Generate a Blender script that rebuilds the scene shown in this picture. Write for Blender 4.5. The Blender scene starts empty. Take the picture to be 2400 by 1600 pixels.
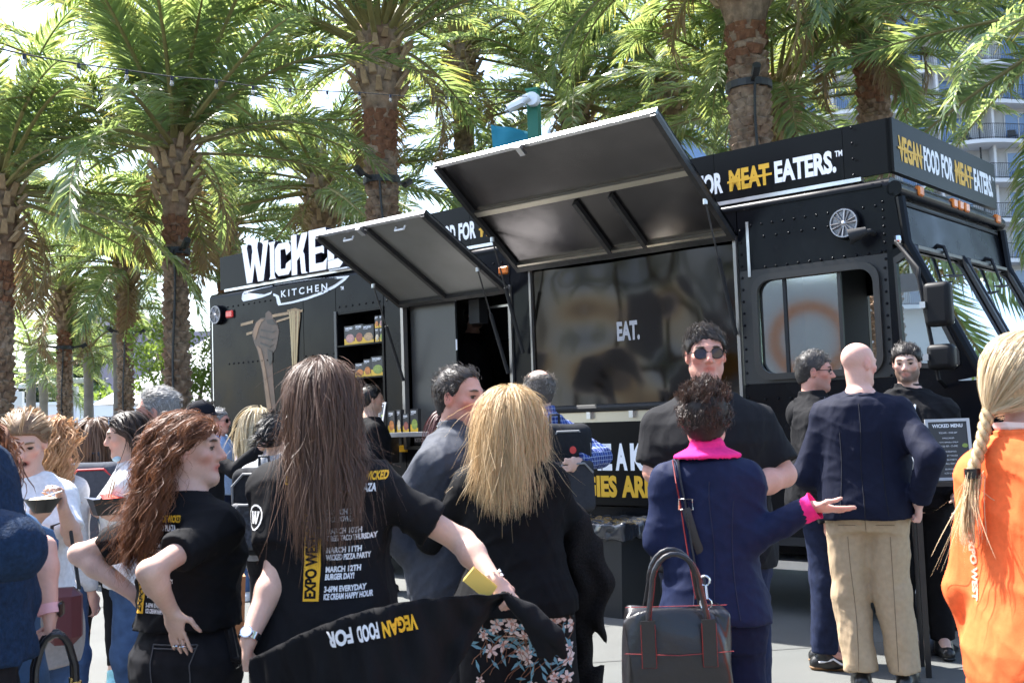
import bpy, bmesh, math, random
import numpy as np
from mathutils import Vector, Matrix, Euler
from mathutils.bvhtree import BVHTree
R = math.radians
SC = bpy.context.scene
COL = SC.collection
rng = np.random.default_rng(7)
random.seed(7)

# ---------------------------------------------------------------- camera
PITCH, ROLL, HC, FPX = .0719, .0348, 1.45, 2600.0
cam_d = bpy.data.cameras.new("camera")
cam = bpy.data.objects.new("camera", cam_d); COL.objects.link(cam)
cam_d.sensor_width = 36.0; cam_d.lens = FPX / 2400 * 36
cam_d.clip_start = .05; cam_d.clip_end = 3000
FW = np.array([0, math.cos(PITCH), math.sin(PITCH)])
UP0 = np.array([0, -math.sin(PITCH), math.cos(PITCH)]); RT0 = np.array([1., 0, 0])
RT = RT0 * math.cos(ROLL) - UP0 * math.sin(ROLL)
UPV = UP0 * math.cos(ROLL) + RT0 * math.sin(ROLL)
cam.matrix_world = Matrix(((RT[0], UPV[0], -FW[0], 0), (RT[1], UPV[1], -FW[1], 0), (RT[2], UPV[2], -FW[2], HC), (0, 0, 0, 1)))
cam_d.dof.use_dof = True; cam_d.dof.focus_distance = 6.5; cam_d.dof.aperture_fstop = 9.0
SC.camera = cam
# ---------------------------------------------------------------- sky and sun
SUN_EL, SUN_DIR = R(57), np.array([-.80, .60])     # horizontal direction towards the sun
world = bpy.data.worlds.new("World"); SC.world = world; world.use_nodes = True
wn = world.node_tree; bg = wn.nodes["Background"]
sky = wn.nodes.new("ShaderNodeTexSky"); sky.sky_type = 'NISHITA'; sky.sun_disc = False
sky.sun_elevation = SUN_EL; sky.sun_rotation = math.atan2(SUN_DIR[0], SUN_DIR[1])
sky.air_density = 1.0; sky.dust_density = 1.6; sky.ozone_density = 1.0
wn.links.new(sky.outputs[0], bg.inputs[0]); bg.inputs[1].default_value = .15
sun_d = bpy.data.lights.new("sun", 'SUN'); sun_d.energy = 5.0; sun_d.angle = R(.53); sun_d.color = (1, .97, .92)
sun = bpy.data.objects.new("sun", sun_d); COL.objects.link(sun)
sd = Vector((SUN_DIR[0] * math.cos(SUN_EL), SUN_DIR[1] * math.cos(SUN_EL), math.sin(SUN_EL))).normalized()
sun.rotation_euler = sd.to_track_quat('Z', 'Y').to_euler(); sun.location = (0, 0, 30)
SC.view_settings.view_transform = 'Standard'; SC.view_settings.look = 'None'
SC.view_settings.exposure = 1.85; SC.view_settings.gamma = 1.0
SC.render.engine = 'CYCLES'
cy = SC.cycles; cy.use_denoising = True; cy.max_bounces = 8; cy.transparent_max_bounces = 12
cy.diffuse_bounces = 3; cy.glossy_bounces = 3; cy.transmission_bounces = 5; cy.sample_clamp_indirect = 6.0
cy.use_adaptive_sampling = True; cy.adaptive_threshold = .02
SC.render.resolution_x = 1024; SC.render.resolution_y = 682

# ---------------------------------------------------------------- pixel helpers (2400 x 1600 photo) used to survey the place
CAMP = np.array([0, 0, HC])
def ray(x, y): return FW + RT * (x - 1200) / FPX + UPV * (800 - y) / FPX
def at(x, y, Y):
    d = ray(x, y); return CAMP + d * (Y / d[1])
def gnd(x, y):
    d = ray(x, y); return CAMP + d * (-HC / d[2])

# ---------------------------------------------------------------- materials
MATS = {}
def nodes_of(m):
    return m.node_tree.nodes, m.node_tree.links
def mat(name, color, rough=.6, metal=0., spec=.5, noise=None, bump=None, coat=0., var=None, sheen=0., alpha=None, sub=0.):
    """noise=(scale, amount) value mottling; bump=(scale, strength); var=(scale, colour2) patches"""
    if name in MATS: return MATS[name]
    m = bpy.data.materials.new(name); m.use_nodes = True; MATS[name] = m
    n, l = nodes_of(m); b = n["Principled BSDF"]
    c = tuple(color) + (1,)
    b.inputs['Base Color'].default_value = c; b.inputs['Roughness'].default_value = rough
    b.inputs['Metallic'].default_value = metal; b.inputs['Specular IOR Level'].default_value = spec
    if coat: b.inputs['Coat Weight'].default_value = coat; b.inputs['Coat Roughness'].default_value = .06
    if sheen: b.inputs['Sheen Weight'].default_value = sheen; b.inputs['Sheen Roughness'].default_value = .5
    tc = n.new("ShaderNodeTexCoord")
    out = None
    if var:
        t = n.new("ShaderNodeTexNoise"); t.inputs['Scale'].default_value = var[0]; t.inputs['Detail'].default_value = 4
        l.new(tc.outputs['Object'], t.inputs['Vector'])
        rp = n.new("ShaderNodeValToRGB"); rp.color_ramp.elements[0].position = .4; rp.color_ramp.elements[1].position = .62
        rp.color_ramp.elements[0].color = c; rp.color_ramp.elements[1].color = tuple(var[1]) + (1,)
        l.new(t.outputs['Fac'], rp.inputs[0]); out = rp.outputs[0]
    if noise:
        t = n.new("ShaderNodeTexNoise"); t.inputs['Scale'].default_value = noise[0]; t.inputs['Detail'].default_value = 6
        l.new(tc.outputs['Object'], t.inputs['Vector'])
        mr = n.new("ShaderNodeMapRange"); mr.inputs[1].default_value = .25; mr.inputs[2].default_value = .75
        mr.inputs[3].default_value = 1 - noise[1]; mr.inputs[4].default_value = 1 + noise[1]
        l.new(t.outputs['Fac'], mr.inputs[0])
        mx = n.new("ShaderNodeMix"); mx.data_type = 'RGBA'; mx.blend_type = 'MULTIPLY'; mx.inputs[0].default_value = 1
        if out: l.new(out, mx.inputs[6])
        else: mx.inputs[6].default_value = c
        l.new(mr.outputs[0], mx.inputs[7]); out = mx.outputs[2]
    if out: l.new(out, b.inputs['Base Color'])
    if bump:
        t = n.new("ShaderNodeTexNoise"); t.inputs['Scale'].default_value = bump[0]; t.inputs['Detail'].default_value = 5
        l.new(tc.outputs['Object'], t.inputs['Vector'])
        bp = n.new("ShaderNodeBump"); bp.inputs['Strength'].default_value = bump[1]; bp.inputs['Distance'].default_value = bump[2] if len(bump) > 2 else .01
        l.new(t.outputs['Fac'], bp.inputs['Height']); l.new(bp.outputs[0], b.inputs['Normal'])
    return m
def attr_mat(name, attr, rough=.5, spec=.5, sss=0., bump=None, noise=None):
    """base colour from a vertex colour attribute"""
    if name in MATS: return MATS[name]
    m = mat(name, (1, 1, 1), rough, spec=spec, bump=bump)
    n, l = nodes_of(m); b = n["Principled BSDF"]
    a = n.new("ShaderNodeAttribute"); a.attribute_name = attr
    l.new(a.outputs['Color'], b.inputs['Base Color'])
    if sss:
        b.inputs['Subsurface Weight'].default_value = sss; b.inputs['Subsurface Radius'].default_value = (.01, .004, .002)
        b.inputs['Subsurface Scale'].default_value = 1.0
    return m
def leaf_mat(name, c1, c2, trans, rough=.35, tw=.4, yellow=None):
    if name in MATS: return MATS[name]
    m = bpy.data.materials.new(name); m.use_nodes = True; MATS[name] = m
    n, l = nodes_of(m); b = n["Principled BSDF"]; out = n["Material Output"]
    oi = n.new("ShaderNodeObjectInfo"); tc = n.new("ShaderNodeTexCoord")
    t = n.new("ShaderNodeTexNoise"); t.inputs['Scale'].default_value = 3.0
    l.new(tc.outputs['Object'], t.inputs['Vector'])
    ad = n.new("ShaderNodeMath"); ad.operation = 'ADD'; l.new(t.outputs['Fac'], ad.inputs[0])
    mu = n.new("ShaderNodeMath"); mu.operation = 'MULTIPLY_ADD'; mu.inputs[1].default_value = .7; mu.inputs[2].default_value = -.35
    l.new(oi.outputs['Random'], mu.inputs[0]); l.new(mu.outputs[0], ad.inputs[1])
    rp = n.new("ShaderNodeValToRGB"); rp.color_ramp.elements[0].position = .3; rp.color_ramp.elements[1].position = .7
    rp.color_ramp.elements[0].color = tuple(c1) + (1,); rp.color_ramp.elements[1].color = tuple(c2) + (1,)
    l.new(ad.outputs[0], rp.inputs[0]); l.new(rp.outputs[0], b.inputs['Base Color'])
    b.inputs['Roughness'].default_value = rough; b.inputs['Specular IOR Level'].default_value = .6
    tr = n.new("ShaderNodeBsdfTranslucent")
    if yellow:
        at_ = n.new("ShaderNodeAttribute"); at_.attribute_name = "tip"
        mx = n.new("ShaderNodeMix"); mx.data_type = 'RGBA'; mx.inputs[6].default_value = tuple(trans) + (1,); mx.inputs[7].default_value = tuple(yellow) + (1,)
        l.new(at_.outputs['Fac'], mx.inputs[0]); l.new(mx.outputs[2], tr.inputs[0])
    else: tr.inputs[0].default_value = tuple(trans) + (1,)
    ms = n.new("ShaderNodeMixShader"); ms.inputs[0].default_value = tw
    l.new(b.outputs[0], ms.inputs[1]); l.new(tr.outputs[0], ms.inputs[2]); l.new(ms.outputs[0], out.inputs[0])
    return m
def glass_mat(name, tint=(.75, .85, .85), refl=.08, rough=.015):
    if name in MATS: return MATS[name]
    m = bpy.data.materials.new(name); m.use_nodes = True; MATS[name] = m
    n, l = nodes_of(m); out = n["Material Output"]; n.remove(n["Principled BSDF"])
    tr = n.new("ShaderNodeBsdfTransparent"); tr.inputs[0].default_value = tuple(tint) + (1,)
    gl = n.new("ShaderNodeBsdfGlossy"); gl.inputs['Roughness'].default_value = rough; gl.inputs[0].default_value = (1, 1, 1, 1)
    fr = n.new("ShaderNodeLayerWeight"); fr.inputs[0].default_value = .28
    mr = n.new("ShaderNodeMapRange"); mr.inputs[3].default_value = refl; mr.inputs[4].default_value = 1.0
    l.new(fr.outputs['Fresnel'], mr.inputs[0])
    mx = n.new("ShaderNodeMixShader"); l.new(mr.outputs[0], mx.inputs[0])
    l.new(tr.outputs[0], mx.inputs[1]); l.new(gl.outputs[0], mx.inputs[2]); l.new(mx.outputs[0], out.inputs[0])
    return m

# ---------------------------------------------------------------- mesh builder
class MB:
    def __init__(s): s.v = []; s.f = []; s.m = []; s.mats = []
    def mi(s, m):
        if m is None: return 0
        if m not in s.mats: s.mats.append(m)
        return s.mats.index(m)
    def add(s, v, f, m=None):
        o = len(s.v); k = s.mi(m)
        s.v += [tuple(map(float, p)) for p in v]
        for q in f: s.f.append(tuple(i + o for i in q)); s.m.append(k)
        return s
    def box(s, x0, x1, y0, y1, z0, z1, m=None, bev=0.):
        if x0 > x1: x0, x1 = x1, x0
        if y0 > y1: y0, y1 = y1, y0
        if z0 > z1: z0, z1 = z1, z0
        if bev:
            b = min(bev, .45 * min(x1 - x0, y1 - y0, z1 - z0))
            v = []; 
            for (sx, sy, sz) in [(a, c, d) for a in (0, 1) for c in (0, 1) for d in (0, 1)]:
                X = (x0, x1)[sx]; Y = (y0, y1)[sy]; Z = (z0, z1)[sz]
                ix = b if sx == 0 else -b; iy = b if sy == 0 else -b; iz = b if sz == 0 else -b
                v += [(X, Y + iy, Z + iz), (X + ix, Y, Z + iz), (X + ix, Y + iy, Z)]
            bm = bmesh.new()
            for p in v: bm.verts.new(p)
            r = bmesh.ops.convex_hull(bm, input=bm.verts[:])
            bm.verts.index_update()
            V = [p.co[:] for p in bm.verts]; F = [[q.index for q in fc.verts] for fc in bm.faces]
            bm.free(); return s.add(V, F, m)
        v = [(x0, y0, z0), (x1, y0, z0), (x1, y1, z0), (x0, y1, z0), (x0, y0, z1), (x1, y0, z1), (x1, y1, z1), (x0, y1, z1)]
        return s.add(v, [(0, 3, 2, 1), (4, 5, 6, 7), (0, 1, 5, 4), (1, 2, 6, 5), (2, 3, 7, 6), (3, 0, 4, 7)], m)
    def tube(s, pts, rad, n=8, m=None, cap=True, flat=1.0, upv=None):
        P = [np.array(p, float) for p in pts]
        if np.isscalar(rad): rad = [rad] * len(P)
        v = []; f = []; prev = None
        for i, p in enumerate(P):
            t = (P[min(i + 1, len(P) - 1)] - P[max(i - 1, 0)]); t /= (np.linalg.norm(t) + 1e-9)
            if prev is None:
                a = np.array(upv if upv is not None else ((0, 0, 1) if abs(t[2]) < .9 else (1, 0, 0)), float)
            else: a = prev
            a = a - t * (a @ t); a /= (np.linalg.norm(a) + 1e-9); prev = a; b = np.cross(t, a)
            for k in range(n):
                w = 2 * math.pi * k / n
                v.append(p + rad[i] * (math.cos(w) * a * flat + math.sin(w) * b))
        for i in range(len(P) - 1):
            for k in range(n):
                k2 = (k + 1) % n
                f.append((i * n + k, i * n + k2, (i + 1) * n + k2, (i + 1) * n + k))
        if cap:
            f.append(tuple(range(n))[::-1]); f.append(tuple((len(P) - 1) * n + k for k in range(n)))
        return s.add(v, f, m)
    def lathe(s, prof, c=(0, 0, 0), n=20, m=None, axis='z'):
        v = []; f = []
        for (r, z) in prof:
            for k in range(n):
                w = 2 * math.pi * k / n; q = (r * math.cos(w), r * math.sin(w), z)
                if axis == 'y': q = (q[0], q[2], -q[1])
                if axis == 'x': q = (q[2], q[0], q[1])
                v.append((q[0] + c[0], q[1] + c[1], q[2] + c[2]))
        L = len(prof)
        for i in range(L - 1):
            for k in range(n):
                k2 = (k + 1) % n; f.append((i * n + k, i * n + k2, (i + 1) * n + k2, (i + 1) * n + k))
        if prof[0][0] > 1e-6: f.append(tuple(range(n))[::-1])
        if prof[-1][0] > 1e-6: f.append(tuple((L - 1) * n + k for k in range(n)))
        return s.add(v, f, m)
    def prism(s, poly, fn, d0, d1, m=None):
        """poly: 2-D outline; fn(a,b,d)->xyz, extruded from d0 to d1"""
        n = len(poly)
        v = [fn(a, b, d0) for a, b in poly] + [fn(a, b, d1) for a, b in poly]
        f = [tuple(range(n))[::-1], tuple(range(n, 2 * n))] + [(i, (i + 1) % n, n + (i + 1) % n, n + i) for i in range(n)]
        return s.add(v, f, m)
    def xf(s, M):
        M = np.array(M); V = np.array(s.v); s.v = [tuple(p) for p in (V @ M[:3, :3].T + M[:3, 3])]; return s
    def build(s, name, m=None, parent=None, smooth=False, **kw):
        me = bpy.data.meshes.new(name)
        me.from_pydata(s.v, [], s.f)
        if s.mats:
            for q in s.mats: me.materials.append(q)
            me.polygons.foreach_set("material_index", s.m)
        elif m: me.materials.append(m)
        if smooth is True: me.polygons.foreach_set("use_smooth", [True] * len(me.polygons))
        elif smooth: me.shade_smooth() if hasattr(me, 'shade_smooth') else None
        me.update()
        if smooth and smooth is not True: me.set_sharp_from_angle(angle=R(smooth))
        return link(name, me, parent, **kw)
def link(name, data, parent=None, label=None, cat=None, group=None, kind=None, loc=None, rotz=None):
    o = bpy.data.objects.new(name, data); COL.objects.link(o)
    if parent is not None: o.parent = parent
    tag(o, label, cat, group, kind)
    if loc is not None: o.location = loc
    if rotz is not None: o.rotation_euler.z = rotz
    return o
def tag(o, label=None, cat=None, group=None, kind=None):
    if label: o["label"] = label
    if cat: o["category"] = cat
    if group: o["group"] = group
    if kind: o["kind"] = kind
    return o
def empty(name, loc=(0, 0, 0), rotz=0, **kw):
    o = link(name, None, **kw); o.location = loc; o.rotation_euler.z = rotz; o.empty_display_size = .1
    return o
def fixn(o):
    bm = bmesh.new(); bm.from_mesh(o.data); bmesh.ops.recalc_face_normals(bm, faces=bm.faces); bm.to_mesh(o.data); bm.free(); return o
# ---------------------------------------------------------------- lettering
_tx = {}
TMP = bpy.data.scenes.new("lettering_scratch")
def text2d(body, size=1.0, bold=.02, xs=.62, spacing=1.0, fine=False):
    """triangulated 2-D lettering -> (verts Nx2 with x from 0, faces, width)"""
    key = (body, bold, xs, spacing)
    if key not in _tx:
        cu = bpy.data.curves.new("t", 'FONT'); cu.body = body; cu.size = 1.0; cu.offset = bold; cu.space_character = spacing
        cu.resolution_u = 3; cu.fill_mode = 'BOTH'; cu.dimensions = '2D'
        o = bpy.data.objects.new("t", cu); TMP.collection.objects.link(o)
        with bpy.context.temp_override(scene=TMP, view_layer=TMP.view_layers[0]):
            dg = bpy.context.evaluated_depsgraph_get(); ev = o.evaluated_get(dg); me = ev.to_mesh()
        v = np.array([q.co[:2] for q in me.vertices]) if len(me.vertices) else np.zeros((0, 2)); f = [tuple(p.vertices) for p in me.polygons]
        ev.to_mesh_clear(); bpy.data.objects.remove(o); bpy.data.curves.remove(cu)
        if len(v): v[:, 0] -= v[:, 0].min(); v[:, 0] *= xs; v[:, 1] -= 0; v /= .70
        _tx[key] = (v, f)
    v, f = _tx[key]
    v = v * size
    return v, f, (v[:, 0].max() if len(v) else 0)
def text_on(mb, body, fn, h, width=None, m=None, bold=.02, xs=.62, spacing=1.0, depth=None):
    """letters of cap height h laid by fn(a,b)->xyz ; scaled to width if given"""
    v, f, w = text2d(body, h, bold, xs, spacing)
    k = (width / w) if width else 1
    if depth:
        n = len(v); P = [fn(a * k, b, 0) for a, b in v] + [fn(a * k, b, depth) for a, b in v]
        ed = {}
        for q in f:
            for i in range(len(q)):
                e = (q[i], q[(i + 1) % len(q)]); ed[e] = 1
        side = [(a, b, b + n, a + n) for (a, b) in ed if (b, a) not in ed]
        F = list(f) + [tuple(i + n for i in q)[::-1] for q in f] + side
        mb.add(P, F, m)
    else:
        mb.add([fn(a * k, b) for a, b in v], f, m)
    return w * k
# ================================================================ setting
def concrete():
    m = mat("plaza_concrete", (.098, .103, .1), .85, noise=(1.3, .16), bump=(220, .35, .004), var=(.35, (.122, .123, .118)))
    n, l = nodes_of(m); b = n["Principled BSDF"]
    tc = n.new("ShaderNodeTexCoord"); t = n.new("ShaderNodeTexNoise"); t.inputs['Scale'].default_value = 260; t.inputs['Detail'].default_value = 2
    l.new(tc.outputs['Object'], t.inputs['Vector'])
    rp = n.new("ShaderNodeValToRGB"); rp.color_ramp.elements[0].position = .35; rp.color_ramp.elements[1].position = .68
    rp.color_ramp.elements[0].color = (.55, .57, .58, 1); rp.color_ramp.elements[1].color = (1.25, 1.24, 1.2, 1)
    l.new(t.outputs['Fac'], rp.inputs[0])
    src = b.inputs['Base Color'].links[0].from_socket
    mx = n.new("ShaderNodeMix"); mx.data_type = 'RGBA'; mx.blend_type = 'MULTIPLY'; mx.inputs[0].default_value = 1
    l.new(src, mx.inputs[6]); l.new(rp.outputs[0], mx.inputs[7]); l.new(mx.outputs[2], b.inputs['Base Color'])
    return m
g = MB()
# one sheet out to the horizon, graded so the near part has enough faces
xs_ = [-900, -200, -60, -30, -15, -6, 0, 6, 15, 30, 60, 200, 900]; ys_ = [-300, -60, -20, -6, 0, 6, 12, 20, 40, 80, 200, 1500]
V_ = [(x, y, 0) for y in ys_ for x in xs_]
g.add(V_, [(j * 13 + i, j * 13 + i + 1, (j + 1) * 13 + i + 1, (j + 1) * 13 + i) for j in range(len(ys_) - 1) for i in range(12)])
ground = g.build("ground", concrete(), kind="structure", label="speckled grey concrete plaza paving")
jm = mat("joint", (.07, .07, .07), .95)
for k, (a, b_) in enumerate([((-9, 5.3), (8, 7.9)), ((-9, 10.2), (8, 12.8)), ((-4.6, 3), (-2.2, 18)), ((-.3, 3), (2.1, 18)), ((-10, 14.8), (0, 16.4))]):
    d = np.array(b_) - np.array(a); nrm = np.array([-d[1], d[0]]) / np.linalg.norm(d) * .006
    q = MB(); q.add([(*(np.array(a) - nrm), .004), (*(np.array(b_) - nrm), .004), (*(np.array(b_) + nrm), .004), (*(np.array(a) + nrm), .004)], [(0, 1, 2, 3)])
    q.build("paving_joint", jm, parent=ground)

# ---- white event tent wall, far left
tent_white = mat("tent_white", (.82, .82, .82), .7, bump=(2, .2, .05))
tw = empty("event_tent", (-26, 58, 0), R(2), label="long white event tent wall behind the palm trunks", cat="tent")
b = MB()
for i in range(14):
    x0 = -24 + i * 3.0
    b.box(x0 + .02, x0 + 2.98, 0, .12, 0, 3.15)
w_ = b.build("wall", tent_white, tw)
b = MB()
b.prism([(-24, 3.15), (18, 3.15), (18, 3.3), (-24, 3.3)], lambda a, c, d: (a, d, c), -.15, 8)
b.build("roof_edge", tent_white, tw)
for i in range(15):
    q = MB(); q.box(-24 + i * 3 - .03, -24 + i * 3 + .03, -.1, -.03, 0, 3.2); q.build("post", mat("tent_post", (.75, .75, .78), .4), tw)
# second, pointed tent roof nearer the ficus
pt = empty("canopy_tent", (-11.6, 44, 0), 0, label="white peaked canopy tent beside the leafy tree", cat="tent")
q = MB(); q.add([(-4, -3, 2.6), (5, -3, 2.6), (5, 3, 2.6), (-4, 3, 2.6), (.3, 0, 5.6)], [(0, 1, 4), (1, 2, 4), (2, 3, 4), (3, 0, 4)]); q.build("canopy", tent_white, pt)
for (sx, sy) in ((-4, -3), (5, -3), (5, 3), (-4, 3)):
    q = MB(); q.box(sx - .04, sx + .04, sy - .04, sy + .04, 0, 2.6); q.build("leg", mat("tent_post", (.7, .7, .7)), pt)

# ---- far buildings, left
bm_ = mat("far_stucco", (.31, .27, .31), .9, noise=(.4, .08))
o = empty("stucco_building", (-46, 120, 0), R(4), label="mauve stucco building with flat stepped roof behind the tent", cat="building")
q = MB(); q.box(-2, 5.6, 0, 14, 0, 14.4); q.build("wall", bm_, o)
q = MB(); q.box(5.6, 20, 1.5, 14, 0, 12.6); q.box(5.6, 20, 1.3, 1.5, 9.3, 9.6); q.build("wing", bm_, o)
q = MB(); q.box(-2.1, 5.7, -.1, .2, 14.4, 14.7); q.build("parapet", bm_, o)
q = MB(); text_on(q, "MARKET PLACE", lambda a, c: (-1.4 + a, -.08, 12.4 + c), .75, width=6.4); q.build("lettering", mat("far_letters", (.16, .14, .18), .8), o)
o = empty("office_building", (-49, 88, 0), R(8), label="grey-blue office building with ribbon windows on the far side", cat="building")
q = MB(); q.box(-14, 4.5, 0, 14, 0, 11.5); q.build("wall", mat("far_office", (.17, .18, .21), .8), o)
for z in (1.5, 5, 8.5):
    for i in range(7):
        q = MB(); q.box(-13.6 + i * 2.55, -13.6 + i * 2.55 + 2.4, -.06, .1, z, z + 2.2); q.build("window", mat("far_glass", (.12, .17, .24), .12, spec=.8), o)
    q = MB(); q.box(-14.2, 4.7, -.3, -.06, z + 2.3, z + 2.75); q.build("ledge", mat("far_ledge", (.5, .5, .5), .8), o)

# ---- street lights with white box heads (far left)
for i, (px, py, Y) in enumerate([(40, 912, 40), (167, 900, 38)]):
    p = at(px, py, Y)
    o = empty("area_light_pole", (p[0], p[1], 0), label=("pale double-headed area light pole at the far left edge" if i == 0 else "pale double-headed area light pole just behind a palm trunk"), cat="street lamp", group="area light poles")
    lm = mat("lamp_white", (.7, .7, .7), .5)
    q = MB(); q.tube([(0, 0, 0), (0, 0, p[2])], .05, 8); q.build("pole", lm, o)
    for s in (-1, 1):
        q = MB(); q.box(s * .08, s * .62, -.16, .16, p[2] + .02, p[2] + .2, bev=.03); q.build("lamp_head", lm, o)
    q = MB(); q.box(-.22, .22, -.1, .1, p[2] - .75, p[2] - .08); q.build("mount_box", lm, o)

# ---- hotel tower, right
hw = mat("hotel_wall", (.5, .5, .5), .85, noise=(.6, .05)); hs = mat("hotel_slab", (.62, .62, .63), .8)
hg = mat("hotel_glass", (.10, .18, .34), .08, spec=.9); hr = mat("hotel_rail", (.02, .022, .025), .5); hf = mat("hotel_frame", (.55, .56, .58), .5)
HY = 78.
hp = at(1880, 900, HY)
hotel = empty("hotel_tower", (hp[0], HY, 0), R(-9), label="tall pale hotel with wavy balcony slabs and dark railings", cat="building")
def wav(x): return -1.75 - .62 * math.sin(2 * math.pi * (x - 2) / 8.4)
HL = 26.
q = MB(); q.box(-2, HL, 0, 12, 0, 46); q.build("wall", hw, hotel)
zz = 8.2
rail_me = {}
FLO = 2.72
k = 0
while zz < 44:
    # slab with wavy outer edge
    n = 72; xs = [-1 + (HL + 1) * i / n for i in range(n + 1)]
    vv = []; ff = []
    for x in xs:
        yo = wav(x)
        vv += [(x, .1, zz), (x, yo, zz), (x, yo, zz + .26), (x, .1, zz + .26)]
    for i in range(n):
        a = i * 4; c = a + 4
        ff += [(a, a + 1, c + 1, c), (a + 1, a + 2, c + 2, c + 1), (a + 2, a + 3, c + 3, c + 2)]
    q = MB(); q.add(vv, ff); q.build("balcony_slab", hs, hotel)
    q = MB()
    for x in np.arange(-1, HL, .13): q.box(x - .011, x + .011, wav(x) + .05, wav(x) + .072, zz + .28, zz + 1.3)
    for zr in (zz + .34, zz + 1.3):
        q.tube([(x, wav(x) + .06, zr) for x in xs], .025, 4)
    ro = q.build("railing", hr, hotel)
    for i in range(8):
        x0 = -.6 + i * 3.5
        if x0 + 3 > HL: break
        q = MB(); q.box(x0, x0 + .16, -1.3, 0, zz + .26, zz + FLO); q.build("fin_wall", hs, hotel)
        dx = .5 if i % 2 else 1.2
        d = empty("sliding_door", (0, 0, 0)); d.parent = hotel
        q = MB(); q.box(x0 + dx, x0 + dx + 1.75, -.04, .05, zz + .3, zz + 2.35); q.build("pane", hg, d)
        q = MB(); q.box(x0 + dx - .08, x0 + dx, -.08, .05, zz + .28, zz + 2.45); q.box(x0 + dx + 1.75, x0 + dx + 1.83, -.08, .05, zz + .28, zz + 2.45); q.box(x0 + dx + .84, x0 + dx + .91, -.07, .04, zz + .28, zz + 2.36); q.box(x0 + dx, x0 + dx + 1.75, -.08, .05, zz + 2.35, zz + 2.45); q.build("frame", hf, d)
        q = MB(); q.tube([(x0 + 2.75, -.9, zz + .26), (x0 + 2.75, -.9, zz + FLO)], .06, 6); q.build("drain_pipe", hr, hotel)
        if (i * 7 + k * 3) % 4 < 2:
            q = MB(); cx = x0 + 1.1 + .5 * ((i + k) % 2); q.box(cx, cx + .55, -1.2, -.7, zz + .62, zz + .68); q.box(cx, cx + .55, -.74, -.68, zz + .68, zz + 1.1)
            for (ax, ay) in ((0, 0), (.5, 0), (0, .45), (.5, .45)): q.box(cx + ax, cx + ax + .04, -1.2 + ay, -1.16 + ay, zz + .26, zz + .62)
            q.build("balcony_chair", hr, hotel)
    zz += FLO; k += 1
# plain pale block beside the hotel, seen between palm crowns behind the truck
o = empty("concrete_building", (9.5, 62, 0), R(-6), label="plain pale building behind the palms, left of the hotel", cat="building")
q = MB(); q.box(-3.5, 6, 0, 12, 0, 19); q.build("wall", mat("far_pale", (.52, .5, .47), .9, noise=(.5, .06)), o)
q = MB(); q.box(-3.6, 6.1, -.1, .1, 19, 19.4); q.build("parapet", hs, o)
for z in (9, 12.4, 15.8):
    for x in (-2.6, .2, 3.0):
        q = MB(); q.box(x, x + 1.7, -.05, .1, z, z + 1.8); q.build("window", hg, o)
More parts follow.
